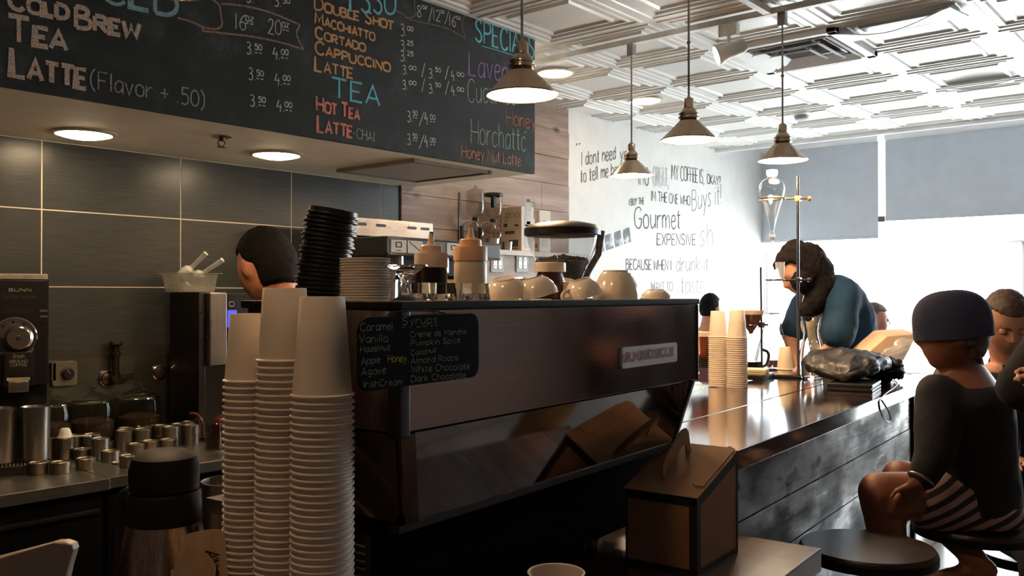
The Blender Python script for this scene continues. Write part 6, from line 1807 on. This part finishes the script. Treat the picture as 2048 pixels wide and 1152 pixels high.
# ================================================================== people
def flesh(name, mb, mat, parent=None, voxel=.008, smooth=6, wrinkle=0.0, wscale=9, seed=0, disp=None):
    """fuse overlapping rounded volumes into ONE continuous skin"""
    bmesh.ops.recalc_face_normals(mb.bm, faces=mb.bm.faces[:])
    me = bpy.data.meshes.new(name + '_raw'); mb.bm.to_mesh(me); mb.bm.free()
    o = bpy.data.objects.new(name + '_raw', me); COL.objects.link(o)
    r = o.modifiers.new('r', 'REMESH'); r.mode = 'VOXEL'; r.voxel_size = voxel; r.use_smooth_shade = True
    s = o.modifiers.new('s', 'SMOOTH'); s.iterations = smooth; s.factor = .5
    dg = bpy.context.evaluated_depsgraph_get(); dg.update()
    m2 = bpy.data.meshes.new_from_object(o.evaluated_get(dg)); m2.name = name
    bpy.data.objects.remove(o); bpy.data.meshes.remove(me)
    if wrinkle or disp:
        bm = bmesh.new(); bm.from_mesh(m2); bm.normal_update()
        for v in bm.verts:
            d = 0
            if wrinkle: d += wrinkle * (noise.fractal(v.co * wscale + Vector((seed, 3 * seed, 0)), .8, 2.0, 3) + .6 * (noise.ridged_multi_fractal(v.co * wscale * .6 + Vector((0, seed, seed)), .9, 2.0, 2, 1.0, 2.0) - 1))
            if disp: d += disp(v.co)
            v.co += v.normal * d
        bm.to_mesh(m2); bm.free()
    m2.materials.clear(); m2.materials.append(mat)
    m2.polygons.foreach_set('use_smooth', [True] * len(m2.polygons))
    n = bpy.data.objects.new(name, m2); COL.objects.link(n)
    if parent is not None:
        n.parent = parent
        if parent.name in WORLD: n.matrix_parent_inverse = parent.matrix_basis.inverted()
    return n
def gauss(x, s): return math.exp(-(x / s) ** 2)
def head_geo(b, c, fwd, up, s=1.0, ears=True, jaw=1.0):
    """head with brow, eye hollows, nose, lips, chin and ears; c is the centre, face towards fwd"""
    c = Vector(c); f = Vector(fwd).normalized(); u = Vector(up); u = (u - f * u.dot(f)).normalized(); r = f.cross(u)
    N, R_ = 40, 30
    rings = []
    for i in range(R_ + 1):
        th = math.pi * i / R_; row = []
        for k in range(N):
            ph = 2 * math.pi * k / N
            x, y, z = math.sin(th) * math.sin(ph), math.sin(th) * math.cos(ph), math.cos(th)
            px, py, pz = x * .076, y * .096, z * .115
            if z < 0:
                t = -z
                px *= 1 - .30 * t * t * jaw; 
                py = py * (1 - .12 * t) + (.016 * t if y > 0 else .030 * t * t)
                if y < 0: py *= (1 - .25 * t)
            front = max(0, y)
            if front > 0:
                fx = px; fz = pz
                py -= .010 * front * gauss(fx, .05) * gauss(fz - .0, .09)
                py += .026 * gauss(fx, .011) * gauss(fz + .018, .013) * (front > .2)           # nose tip
                py += .014 * gauss(fx, .010) * gauss(fz - .004, .022) * (front > .2)           # bridge
                py -= .012 * (gauss(fx - .031, .015) + gauss(fx + .031, .015)) * gauss(fz - .008, .012)   # eyes
                py += .006 * (gauss(fx - .030, .02) + gauss(fx + .030, .02)) * gauss(fz - .028, .008)     # brow
                py += .006 * gauss(fx, .020) * (gauss(fz + .047, .005) + gauss(fz + .058, .006))          # lips
                py -= .004 * gauss(fx, .022) * gauss(fz + .0525, .0025)
                py += .008 * gauss(fx, .018) * gauss(fz + .088, .014)                                    # chin
                py += .003 * (gauss(fx - .042, .018) + gauss(fx + .042, .018)) * gauss(fz + .018, .018)  # cheeks
            row.append(b.v(c + (r * px + f * py + u * pz) * s))
        rings.append(row)
    top = b.v(c + u * .115 * s); 
    for A, B in zip(rings[1:-1], rings[2:-1]):
        for k in range(N): b.f([A[k], A[(k + 1) % N], B[(k + 1) % N], B[k]])
    for k in range(N): b.f([top, rings[1][(k + 1) % N], rings[1][k]])
    bot = rings[-2]; b.f(bot)
    for row in (rings[0], rings[-1]):
        for v in row: b.bm.verts.remove(v)
    if ears:
        for sx in (-1, 1):
            Mx = Matrix((r * sx, f, u)).transposed()
            b.ball(c + (r * sx * .077 + f * -.008 + u * -.006) * s, (.010 * s, .020 * s, .032 * s), Mx, 12, 8)
    return f, u, r
def hand_geo(b, wrist, direction, palm_n, s=1.0, curl=.5, spread=.12, thumb_side=1):
    """palm, four unequal bent fingers and a side-set thumb"""
    w = Vector(wrist); d = Vector(direction).normalized(); n = Vector(palm_n); n = (n - d * n.dot(d)).normalized(); x = d.cross(n) * thumb_side
    b.loft([(w, x * .026 * s, n * .018 * s), (w + d * .03 * s, x * .036 * s, n * .017 * s), (w + d * .075 * s, x * .042 * s, n * .014 * s), (w + d * .092 * s, x * .040 * s, n * .011 * s)], 14)
    for k, L in enumerate((.068, .078, .073, .056)):
        o = w + d * .085 * s + x * (.030 - .0205 * k) * s
        dd = (d + x * (.10 - .07 * k) * spread * 8).normalized(); p = o; r0 = .0092 * s
        for j, fr in enumerate((.45, .32, .25)):
            a = curl * (.5, .9, .7)[j]
            dd = (dd * math.cos(a) + n * math.sin(a)).normalized()
            q = p + dd * L * fr * s
            b.cone(p, r0, q, r0 * .9, 10); p = q; r0 *= .9
    o = w + d * .03 * s + x * .030 * s; dd = (d * .6 + x * .8 + n * .2).normalized()
    q = o + dd * .042 * s; b.cone(o, .0125 * s, q, .0105 * s, 10)
    dd = (d * .85 + x * .4 + n * .45).normalized(); b.cone(q, .0105 * s, q + dd * .03 * s, .0085 * s, 10)
def cap_shape(c, f, u, s, rx, ry, rz, off=(0, 0, 0), cut=None):
    pass
m_skin_d = plain('tan_skin', (176, 118, 88), .5, var=.05, vscale=18)
m_skin_leg = plain('sun_tanned_skin', (128, 82, 62), .5, var=.05, vscale=18)
m_skin_l = plain('fair_skin', (206, 152, 128), .5, var=.05, vscale=18)
m_hair_b = plain('black_hair', (15, 13, 13), .85, spec=.15, var=.3, vscale=60, bump=.5, bscale=160)
m_hair_br = plain('dark_brown_hair', (24, 18, 19), .8, spec=.2, var=.35, vscale=50, bump=.6, bscale=120)
m_hair_g = plain('short_brown_hair', (84, 68, 60), .6, var=.3, vscale=90, bump=.6, bscale=240)
m_navy = plain('navy_cloth', (18, 20, 28), .85, var=.12, bump=.2, bscale=160)
m_navy2 = plain('dark_sweater', (18, 19, 25), .9, var=.15, bump=.35, bscale=220)
m_jeans = plain('dark_trousers', (40, 42, 52), .85, var=.1, bump=.2, bscale=200)
def hair_cap(b, c, f, u, r, s=1.0, thick=.012, front=.35, low=-.25, back=-.75):
    """hair over the crown: follows the skull, open over the face"""
    N, R_ = 36, 22; c = Vector(c)
    for sg in (0,):
        rings = []
        for i in range(R_ + 1):
            th = math.pi * .80 * i / R_; row = []
            for k in range(N):
                ph = 2 * math.pi * k / N
                x, y, z = math.sin(th) * math.sin(ph), math.sin(th) * math.cos(ph), math.cos(th)
                lim = low if abs(ph - math.pi) > 1.2 else back
                if y > 0.25: lim = front
                elif y > -.1: lim = front + (low - front) * min(1, (0.25 - y) / .35)
                zz = max(z, lim); k_ = 1.0 if z >= lim else .82
                px, py, pz = x * (.076 + thick) * k_, (y * (.096 + thick) - .004) * k_, zz * (.115 + thick)
                if z < 0 and y < 0: py *= 1 + .14 * z
                row.append(b.v(c + (r * px + f * py + u * pz) * s))
            rings.append(row)
        for A, B in zip(rings[1:], rings[2:]):
            for k in range(N): b.f([A[k], A[(k + 1) % N], B[(k + 1) % N], B[k]])
        top = b.v(c + u * (.115 + thick) * s)
        for k in range(N): b.f([top, rings[1][(k + 1) % N], rings[1][k]])
        b.f(rings[-1])
        for v in rings[0]: b.bm.verts.remove(v)
def face_bits(t, c, f, u, r, s, hairmat, down=None):
    b = MB()
    for sx in (-1, 1):
        b.tube([Vector(c) + (r * sx * q[0] + f * q[1] + u * q[2]) * s for q in ((.014, .0935, .026), (.03, .0935, .031), (.046, .083, .026))], [.0028 * s, .0036 * s, .002 * s], 6)
    b.build('eyebrows', hairmat, t)
    if down is not None:            # lids lowered: only the lash line shows
        for sx in (-1, 1):
            b = MB(); b.ball(Vector(c) + (r * sx * .031 + f * .0745 + u * .007) * s, (.0135 * s,) * 3, seg=14, rings=10); e = b.build('eyelid', down, t)
            b = MB(); b.tube([Vector(c) + (r * sx * (.031 + q) + f * (.0875 - 9 * q * q * 10 * .3) + u * (.001 + 8 * q * q)) * s for q in (-.012, -.006, 0, .006, .012)], .0013 * s, 6); b.build('lashes', m_black, e)
        return
    for sx in (-1, 1):
        b = MB(); b.ball(Vector(c) + (r * sx * .031 + f * .076 + u * .006) * s, (.0125 * s,) * 3, seg=14, rings=10); e = b.build('eye', plain_eye, t)
        b = MB(); b.ball(Vector(c) + (r * sx * .031 + f * .0855 + u * .003) * s, (.0055 * s, .0055 * s, .0055 * s), seg=10, rings=8); b.build('iris', m_black, e)
plain_eye = plain('eye_white', (214, 208, 200), .2, var=.02)
Z = Vector((0, 0, 1)); FH = Vector((FWD.x, FWD.y, 0)).normalized()
def person(label, base, cat='person'):
    t = thing('person', label, cat, base); WORLD.add(t.name); return t
def torso(b, pts, grow=0.0):
    """pts: (centre, half width vector, half depth vector)"""
    b.loft([(c, a * (1 + grow / max(a.length, .01)), d * (1 + grow / max(d.length, .01))) for c, a, d in pts], 24)

# ---------------------------------------------------------------- person in the dark cap on the stool
d0 = 2.76
hip = W(1945, 1000, 2.84)
fac = Vector(BV) * .92 - BU * .25; fac.normalize()      # faces the bar, back to the camera side
rt = fac.cross(Z); rt.normalize()
hc = W(1904, 668, 2.74)
t = person('person in navy cap and jacket, bare legs, seated on a stool', (hip.x, hip.y, 0))
nk = W(1922, 745, 2.78)
ch_ = W(1932, 850, 2.80)
tor = [(hip + Z * -.06, rt * .15, fac * .11), (hip + Z * .05, rt * .165, fac * .12), (W(1940, 930, 2.82), rt * .155, fac * .115), (ch_, rt * .175, fac * .125), (W(1928, 795, 2.79), rt * .20, fac * .118), (W(1927, 765, 2.79), rt * .165, fac * .095), (nk + Z * .03, rt * .06, fac * .06)]
Ls, Rs = W(1878, 792, 2.68), W(1984, 786, 2.92)
Le, Re = W(1872, 902, 2.62), W(2000, 900, 2.9)
Lw, Rw = W(1840, 962, 2.60), W(1880, 960, 2.86)
kL, kR = W(1758, 985, 2.72), W(1802, 958, 2.92)
hL, hR = W(1905, 1000, 2.76), W(1962, 1004, 2.92)
aL, aR = W(1800, 1190, 2.76), W(1950, 1118, 2.72)
hdf = (fac * .92 - RGT * .35 - Z * .12).normalized()
b = MB(); torso(b, tor)
f_, u_, r_ = head_geo(b, hc, hdf, Z + fac * .1, 1.0)
b.cone(nk, .058, hc - Z * .05, .052)
b.cone(Ls, .055, Le, .042); b.cone(Le, .042, Lw, .029); b.cone(Rs, .055, Re, .042); b.cone(Re, .042, Rw, .029)
hand_geo(b, Lw, (kL - Lw) - Z * .10 + RGT * .03, -Z * .6 - RGT * .1, .88, .3)
hand_geo(b, Rw, (kR - Rw), -Z, .95, .45, thumb_side=-1)
b.cone(hL, .088, kL, .062, 18); b.cone(hR, .088, kR, .062, 18)
b.cone(kL, .062, kL.lerp(aL, .35), .058, 16); b.cone(kL.lerp(aL, .35), .058, aL, .036, 16)
b.cone(kR, .062, kR.lerp(aR, .35), .056, 16); b.cone(kR.lerp(aR, .35), .056, aR, .036, 16)
ftd = (fac * .9 - Z * .15).normalized()
for a in (aL, aR): b.cone(a - ftd * .03 - Z * .035, .034, a + ftd * .12 - Z * .06, .028)
flesh('body', b, m_skin_leg, t, .0085, 5)
b = MB(); torso(b, tor[1:6] , .014)
b.loft([(hip - Z * .03, rt * .185, fac * .14), (hip + Z * .06, rt * .182, fac * .135), (hip + Z * .12, rt * .175, fac * .13)], 24)
b.cone(Ls, .072, Le, .062); b.cone(Le, .060, Le.lerp(Lw, .86), .044); b.cone(Rs, .072, Re, .062); b.cone(Re, .060, Re.lerp(Rw, .86), .046)
b.cone(nk - Z * .02, .078, nk + Z * .028, .068)
flesh('jacket', b, m_navy, t, .011, 16, .006, 8, 3)
# striped shorts
ts = NT('striped_shorts'); wv = ts.add('ShaderNodeTexWave'); wv.inputs['Scale'].default_value = 9; wv.bands_direction = 'Z'; ts.link(ts.tc((1, 1, 1), (.5, .2, 0)), wv.inputs['Vector'])
ts.link(ts.ramp(wv.outputs['Fac'], [(.35, (46, 40, 46)), (.6, (168, 140, 136))]), ts.b.inputs['Base Color']); ts.set(Roughness=.9)
b = MB(); b.loft([(hip - Z * .062, rt * .17, fac * .14), (hip - Z * .03, rt * .185, fac * .15), (hip + Z * .02, rt * .18, fac * .14)], 24)
b.cone(hL, .100, hL.lerp(kL, .30), .098); b.cone(hR, .100, hR.lerp(kR, .35), .094)
flesh('shorts', b, ts.m, t, .011, 4, .003, 10, 5)
# cap, short hair below it
b = MB(); hair_cap(b, hc - u_ * .004, f_, u_, r_, 1.0, .008, .35, -.35, -.62); flesh('hair', b, m_hair_g, t, .006, 3, .003, 40)
b = MB(); N = 40
rings = []
for i in range(13):
    th = math.pi * .5 * i / 12; rr = math.sin(th) ** .8
    rings.append([b.v(hc + r_ * (.094 * rr * math.sin(2 * math.pi * k / N)) + f_ * (.114 * rr * math.cos(2 * math.pi * k / N) - .004) + u_ * (.022 + .112 * math.cos(th) ** .75)) for k in range(N)])
rings.append([b.v(hc + r_ * (.093 * math.sin(2 * math.pi * k / N)) + f_ * (.113 * math.cos(2 * math.pi * k / N) - .004) + u_ * -.012) for k in range(N)])
for A, B in zip(rings, rings[1:]):
    for k in range(N): b.f([A[k], A[(k + 1) % N], B[(k + 1) % N], B[k]])
cp = b.build('cap', plain('navy_cap', (44, 50, 76), .9, var=.1, bump=.3, bscale=200), t)
b = MB(); b.tube(arc(Lw.lerp(Le, .06), *(lambda q: (q[0], q[1]))(frame(Lw - Le)), .034, 0, 2 * math.pi, 20)[:-1], .006, 8, closed=True)
b.build('bracelet', plain('silver_bracelet', (170, 160, 150), .25, .9), t)
for a in (aL, aR):
    b = MB(); sd = ftd.cross(Z).normalized(); o_ = a - Z * .105 + ftd * .05
    b.prism(rrect(.26, .085, .035), o_, ftd, sd, ftd.cross(sd) * (1 if ftd.cross(sd).z > 0 else -1), .02, bev=.003)
    b.build('sandal', plain('sandal_brown', (60, 42, 36), .6), t)

# ---------------------------------------------------------------- man at the right looking down
hc = W(2010, 642, 3.35)
fdir = (-FH * .80 - RGT * .12 - Z * .52).normalized()
fb = (-FH - RGT * .15).normalized(); rb_ = fb.cross(Z).normalized()
t = person('person with short hair and dark sweater looking down at the right edge', (W(2035, 700, 3.5).x, W(2035, 700, 3.5).y, 0))
base = W(2040, 1000, 3.55)
tor = [(base - Z * .12, rb_ * .16, fb * .12), (base, rb_ * .17, fb * .13), (W(2036, 880, 3.52), rb_ * .175, fb * .125), (W(2030, 790, 3.48), rb_ * .20, fb * .12), (W(2026, 745, 3.46), rb_ * .16, fb * .09), (W(2022, 725, 3.45), rb_ * .07, fb * .07)]
b = MB(); torso(b, tor); f_, u_, r_ = head_geo(b, hc, fdir, Z * .8 + -FH * .5 * 0, 1.02)
nb_ = W(2022, 728, 3.45); b.cone(nb_, .066, hc - u_ * .05 - f_ * .02, .06)
S1, S2 = tor[3][0] - rb_ * .2 + Z * .05, tor[3][0] + rb_ * .2 + Z * .05
for S, sg in ((S1, -1), (S2, 1)):
    E = S - Z * .27 + fb * .05; Wr = E + fb * .22 + Z * .03 - rb_ * sg * .05
    b.cone(S, .056, E, .044); b.cone(E, .043, Wr, .03); hand_geo(b, Wr, fb, -Z, 1, .3, thumb_side=sg)
    H1 = base - Z * .08 + rb_ * sg * .09; K = H1 + fb * .40 - Z * .02; An = K - Z * .43
    b.cone(H1, .085, K, .06); b.cone(K, .058, An, .038); b.cone(An - Z * .05, .034, An + fb * .14 - Z * .07, .028)
flesh('body', b, m_skin_l, t, .0075, 3)
face_bits(t, hc, f_, u_, r_, 1.02, m_hair_g, m_skin_l)
b = MB(); hair_cap(b, hc, f_, u_, r_, 1.02, .008, .52, -.05, -.55); flesh('hair', b, m_hair_g, t, .006, 3, .003, 45)
b = MB(); torso(b, tor[1:5], .015); b.cone(nb_ - Z * .02, .085, nb_ + Z * .02, .074)
for S, sg in ((S1, -1), (S2, 1)):
    E = S - Z * .27 + fb * .05; Wr = E + fb * .2 + Z * .03 - rb_ * sg * .05
    b.cone(S, .074, E, .06); b.cone(E, .058, Wr, .042)
flesh('sweater', b, m_navy2, t, .011, 5, .006, 8, 6)
b = MB(); b.loft([(base - Z * .16, rb_ * .17, fb * .13), (base + Z * .02, rb_ * .178, fb * .14)], 22)
for sg in (-1, 1):
    H1 = base - Z * .08 + rb_ * sg * .09; K = H1 + fb * .40 - Z * .02; An = K - Z * .43
    b.cone(H1, .095, K, .07); b.cone(K, .068, An, .052)
flesh('trousers', b, m_jeans, t, .012, 4, .004, 9, 2)
q = base - Z * .21
st2 = stool
tt = stool(2052, 3.56, q.z + .0, .2, 'dark stool at the right edge under the person looking down', .17)

# ---------------------------------------------------------------- person cut by the right edge, arms crossed
t = person('person in dark sweater and khaki trousers cut off by the right edge, arms crossed', (W(2200, 700, 2.36).x, W(2200, 700, 2.36).y, 0))
dq = 2.36
fb = (-RGT * .8 - FH * .2).normalized(); fb = (-RGT * .55 + FH * .83).normalized(); rb_ = fb.cross(Z).normalized()
c = lambda py, dx=0: W(2200 + dx, py, dq)
tor = [(c(1010), rb_ * .15, fb * .115), (c(940), rb_ * .165, fb * .12), (c(850), rb_ * .165, fb * .115), (c(740), rb_ * .185, fb * .12), (c(670), rb_ * .19, fb * .10), (c(640), rb_ * .12, fb * .08), (c(610), rb_ * .06, fb * .06)]
b = MB(); torso(b, tor); head_geo(b, c(500), fb, Z, 1.0); b.cone(c(620), .06, c(550), .055)
S1 = c(690, -86); E1 = W(2040, 778, 2.28); W1 = W(2140, 762, 2.20)
S2 = c(690, 100); E2 = W(2240, 830, 2.22); W2 = W(2172, 742, 2.15)
b.cone(S1, .056, E1, .044); b.cone(E1, .043, W1, .03); b.cone(S2, .056, E2, .044); b.cone(E2, .043, W2, .03)
hand_geo(b, W1, RGT + Z * .2, -FH * -1, 1, .3)
hand_geo(b, W2, -RGT - Z * .05, FH * .5 - Z * .8, 1.0, .3, thumb_side=-1)
for sg in (-1, 1):
    H1 = c(985) + rb_ * sg * .085; H1.z -= .04
    K = Vector((H1.x, H1.y, .50)) + fb * .02; An = Vector((H1.x, H1.y, .09))
    b.cone(H1, .088, K, .06); b.cone(K, .058, An, .04); b.cone(An - Z * .045, .036, An + fb * .15 - Z * .06, .028)
flesh('body', b, m_skin_l, t, .008, 4)
b = MB(); torso(b, tor[1:6], .016)
for S, E, Wr in ((S1, E1, W1), (S2, E2, W2)): b.cone(S, .076, E, .060); b.cone(E, .060, E.lerp(Wr, .9), .042)
flesh('sweater', b, m_navy2, t, .011, 4, .006, 9, 9)
b = MB(); b.loft([(c(1030), rb_ * .165, fb * .13), (c(985), rb_ * .172, fb * .135), (c(930), rb_ * .17, fb * .13)], 22)
for sg in (-1, 1):
    H1 = c(985) + rb_ * sg * .085; H1.z -= .04
    K = Vector((H1.x, H1.y, .50)) + fb * .02; An = Vector((H1.x, H1.y, .11))
    b.cone(H1, .10, K, .075); b.cone(K, .073, An, .062)
flesh('trousers', b, plain('khaki_cloth', (140, 120, 92), .9, var=.06, bump=.2, bscale=220), t, .012, 4, .004, 9, 2)
b = MB(); hair_cap(b, c(500), fb, Z, rb_, 1.0, .012, .45, -.1, -.7); flesh('hair', b, m_hair_br, t, .007, 3, .004, 30)

# ---------------------------------------------------------------- barista in teal bent over the far end of the bar
dB = 4.55
hc = W(1597, 545, 4.42)
fdir = (-RGT * .80 - Z * .58 - FH * .12).normalized()
upv = (-RGT * .5 + Z * .85).normalized()
fb = (-RGT * .95 + FH * .1).normalized(); rb_ = fb.cross(Z).normalized()
hip = W(1697, 800, 4.62)
t = person('person with dark wavy hair in teal cardigan bending over the far end of the bar', (hip.x, hip.y, 0))
sd = rb_
ax = (W(1655, 560, 4.5) - hip).normalized(); dp = (fb - ax * fb.dot(ax)).normalized()
tor = [(hip - Z * .1, sd * .165, fb * .13), (hip, sd * .17, fb * .135), (W(1695, 715, 4.58), sd * .15, dp * .125), (W(1676, 640, 4.54), sd * .17, dp * .15), (W(1668, 592, 4.5), sd * .18, dp * .115), (W(1660, 568, 4.49), sd * .14, dp * .08), (W(1640, 560, 4.47), sd * .06, dp * .06)]
b = MB(); torso(b, tor); f_, u_, r_ = head_geo(b, hc, fdir, upv, 1.0)
b.cone(W(1645, 568, 4.48), .058, hc - u_ * .05, .052)
S1 = W(1690, 588, 4.36); E1 = W(1672, 690, 4.30); W1 = W(1630, 724, 4.32)
S2 = W(1614, 608, 4.66); E2 = W(1580, 668, 4.64); W2 = W(1588, 710, 4.6)
for S, E, Wr in ((S1, E1, W1), (S2, E2, W2)): b.cone(S, .058, E, .046); b.cone(E, .045, Wr, .028)
hand_geo(b, W1, -RGT * .9 - Z * .35, -Z, .95, .5); hand_geo(b, W2, -Z * .8 - FH * .4, -RGT * -1, .95, .5, thumb_side=-1)
for sg in (-1, 1):
    H1 = hip - Z * .08 + sd * sg * .09; K = Vector((H1.x, H1.y, .52)); An = Vector((H1.x, H1.y, .1))
    b.cone(H1, .088, K, .06); b.cone(K, .057, An, .038); b.cone(An - Z * .05, .035, An + fb * .14 - Z * .07, .028)
flesh('body', b, m_skin_l, t, .008, 4)
m_teal = plain('teal_cardigan', (20, 60, 90), .85, var=.08, bump=.25, bscale=180)
m_cream = plain('cream_lace_top', (226, 214, 196), .85, var=.1, vscale=70, bump=.3, bscale=160)
b = MB(); torso(b, [(q[0] + dp * .030, q[1], q[2]) for q in tor[1:6]], .004); flesh('top', b, m_cream, t, .011, 4, .004, 9, 2)
b = MB()
back = [(q[0] - (dp if i > 1 else fb) * (.020 if i < 4 else .006), q[1] * 1.12, q[2] * (1.06 if i < 4 else 1.12)) for i, q in enumerate(tor[0:6])]
b.loft(back, 24)
b.cone(S1, .082, S1.lerp(E1, .5), .088, 18); b.cone(S1.lerp(E1, .5), .088, S1.lerp(E1, .80), .084, 18); b.cone(S2, .076, S2.lerp(E2, .9), .064, 18)
b.cone(tor[4][0] - dp * .03, .10, S1, .082, 18)
flesh('cardigan', b, m_teal, t, .011, 14, .009, 7, 4)
b = MB(); b.loft([(hip - Z * .18, sd * .18, fb * .14), (hip + Z * .02, sd * .178, fb * .138)], 22)
for sg in (-1, 1):
    H1 = hip - Z * .08 + sd * sg * .09; K = Vector((H1.x, H1.y, .52)); An = Vector((H1.x, H1.y, .1))
    b.cone(H1, .098, K, .072); b.cone(K, .07, An, .056)
flesh('trousers', b, m_jeans, t, .013, 4, .004, 9, 3)
b = MB(); hair_cap(b, hc, f_, u_, r_, 1.0, .026, .55, -.75, -.8)
for px, py, r1, dd in ((1590, 508, .075, 0), (1618, 520, .088, .02), (1636, 545, .085, .02), (1645, 575, .075, -.02), (1630, 605, .062, -.05), (1612, 625, .048, -.06), (1604, 560, .062, -.05)):
    q = W(px, py, 4.42 + dd); b.ball(q, (r1, r1 * .95, r1))
flesh('hair', b, m_hair_br, t, .009, 16, .005, 40, 3)

# ---------------------------------------------------------------- barista at the back counter, head turned away
hc = W(531, 534, 2.72)
fb = (-RGT * .75 + FH * .62).normalized(); rb_ = fb.cross(Z).normalized()
fdir = (fb - Z * .35).normalized()
base = W(640, 900, 2.80)
t = person('person with short black hair facing the tiled wall behind the paper cups', (base.x, base.y, 0))
cz = lambda px, py: W(px, py, 2.78)
hipz = Vector((base.x, base.y, .95))
tor = [(hipz - Z * .08, rb_ * .16, fb * .12), (hipz + Z * .05, rb_ * .165, fb * .12), (hipz + Z * .22, rb_ * .16, fb * .11), (cz(628, 720), rb_ * .19, fb * .12), (cz(608, 655), rb_ * .17, fb * .095), (cz(590, 628), rb_ * .08, fb * .075)]
b = MB(); torso(b, tor); f_, u_, r_ = head_geo(b, hc, fdir, Z + fb * .3, 1.0)
b.cone(cz(582, 632), .066, hc - u_ * .05 - f_ * .02, .06)
S = [tor[3][0] + rb_ * sg * .19 + Z * .05 for sg in (-1, 1)]; E = [S[i] - Z * .26 + fb * .04 for i in (0, 1)]; Wr = [E[i] + fb * .06 - Z * .24 for i in (0, 1)]
for i, sg in enumerate((-1, 1)):
    b.cone(S[i], .056, E[i], .044); b.cone(E[i], .043, Wr[i], .03); hand_geo(b, Wr[i], -Z, fb, 1, .4, thumb_side=sg)
    H1 = hipz - Z * .08 + rb_ * sg * .09; K = Vector((H1.x, H1.y, .5)); An = Vector((H1.x, H1.y, .1))
    b.cone(H1, .088, K, .06); b.cone(K, .057, An, .04); b.cone(An - Z * .05, .035, An + fb * .14 - Z * .07, .028)
flesh('body', b, m_skin_d, t, .008, 4)
b = MB(); hair_cap(b, hc, f_, u_, r_, 1.0, .012, .45, -.02, -.62); flesh('hair', b, m_hair_b, t, .007, 4, .002, 40)
b = MB(); torso(b, tor[1:5] + [(tor[5][0] - Z * .02, tor[5][1] * .95, tor[5][2] * .95)], .014)
b.cone(tor[3][0] + Z * .02, .13, tor[5][0] - Z * .01, .088); b.cone(tor[4][0], .11, tor[5][0] + Z * .005, .082)
for i in (0, 1): b.cone(S[i], .072, S[i].lerp(E[i], .75), .064)
flesh('shirt', b, plain('black_shirt', (24, 23, 25), .9, var=.1), t, .012, 4, .005, 8, 1)
b = MB(); b.loft([(hipz - Z * .15, rb_ * .175, fb * .135), (hipz + Z * .08, rb_ * .175, fb * .135)], 22)
for sg in (-1, 1):
    H1 = hipz - Z * .08 + rb_ * sg * .09; K = Vector((H1.x, H1.y, .5)); An = Vector((H1.x, H1.y, .1))
    b.cone(H1, .098, K, .072); b.cone(K, .07, An, .056)
flesh('trousers', b, m_jeans, t, .013, 4)

# ---------------------------------------------------------------- two seated guests near the window
def seated(px, py, d, fb, label, skin, hairm, shirt, s=1.0, short=True, fd=None):
    fb = Vector(fb).normalized(); rb_ = fb.cross(Z).normalized()
    hc = W(px, py, d); fdir = Vector(fd).normalized() if fd is not None else fb
    t = person(label, (hc.x, hc.y, 0))
    hp = Vector((hc.x, hc.y, .60)) - fb * .06; k_ = (hc.z - .16 - hp.z) / .54
    tor = [(hp - Z * .06, rb_ * .16, fb * .12), (hp + Z * .06, rb_ * .17, fb * .13), (hp + Z * .22 * k_, rb_ * .155, fb * .11), (hp + Z * .40 * k_, rb_ * .185, fb * .12), (hp + Z * .50 * k_, rb_ * .16, fb * .09), (hp + Z * .54 * k_, rb_ * .07, fb * .065)]
    b = MB(); torso(b, tor); f_, u_, r_ = head_geo(b, hc, fdir, Z, s); b.cone(hp + Z * .53 * k_, .06, hc - u_ * .05 - f_ * .015, .056)
    arms = []
    for sg in (-1, 1):
        S = tor[3][0] + rb_ * sg * .19 + Z * .05; E = S - Z * .27 + fb * .06; Wr = E + fb * .22 + Z * .02
        arms.append((S, E, Wr)); b.cone(S, .055, E, .043); b.cone(E, .042, Wr, .03); hand_geo(b, Wr, fb, -Z, 1, .4, thumb_side=sg)
        H1 = hp - Z * .03 + rb_ * sg * .09; K = H1 + fb * .42; An = Vector((K.x, K.y, .1))
        b.cone(H1, .085, K, .06); b.cone(K, .057, An, .038); b.cone(An - Z * .05, .034, An + fb * .14 - Z * .07, .028)
    flesh('body', b, skin, t, .009, 3)
    face_bits(t, hc, f_, u_, r_, s, hairm)
    b = MB(); hair_cap(b, hc, f_, u_, r_, s, .010 if short else .016, .50, .05 if short else -.2, -.55); flesh('hair', b, hairm, t, .008, 3, .003, 30)
    b = MB(); torso(b, tor[1:5] + [(tor[5][0] - Z * .02, tor[5][1] * .95, tor[5][2] * .95)], .014)
    for S, E, Wr in arms: b.cone(S, .070, S.lerp(E, .7), .062)
    flesh('shirt', b, shirt, t, .013, 4, .005, 8, 3)
    b = MB(); b.loft([(hp - Z * .1, rb_ * .172, fb * .135), (hp + Z * .08, rb_ * .178, fb * .138)], 20)
    for sg in (-1, 1):
        H1 = hp - Z * .03 + rb_ * sg * .09; K = H1 + fb * .42; An = Vector((K.x, K.y, .12))
        b.cone(H1, .095, K, .07); b.cone(K, .068, An, .054)
    flesh('trousers', b, m_jeans, t, .014, 4)
    return hp, fb
hp, fb = seated(1747, 642, 5.8, RGT * .97 - FH * .1, 'person with short greying hair in profile beyond the bent barista', m_skin_l, plain('greying_hair', (104, 92, 86), .6, var=.2, vscale=60), m_navy2)
dining_chair((hp.x - fb.x * .02, hp.y - fb.y * .02, 0), math.atan2(fb.y, fb.x) + math.pi / 2, 'maroon chair under the person seen in profile')
hp, fb = seated(1421, 616, 7.3, RGT * .65 + FH * .75, 'person with black hair and white shirt seated beyond the paper cup stacks', m_skin_d, m_hair_b, plain('white_shirt', (226, 224, 222), .85, var=.03), 1.0, True)
dining_chair((hp.x, hp.y, 0), math.atan2(fb.y, fb.x) + math.pi / 2, 'maroon chair under the person in the white shirt')
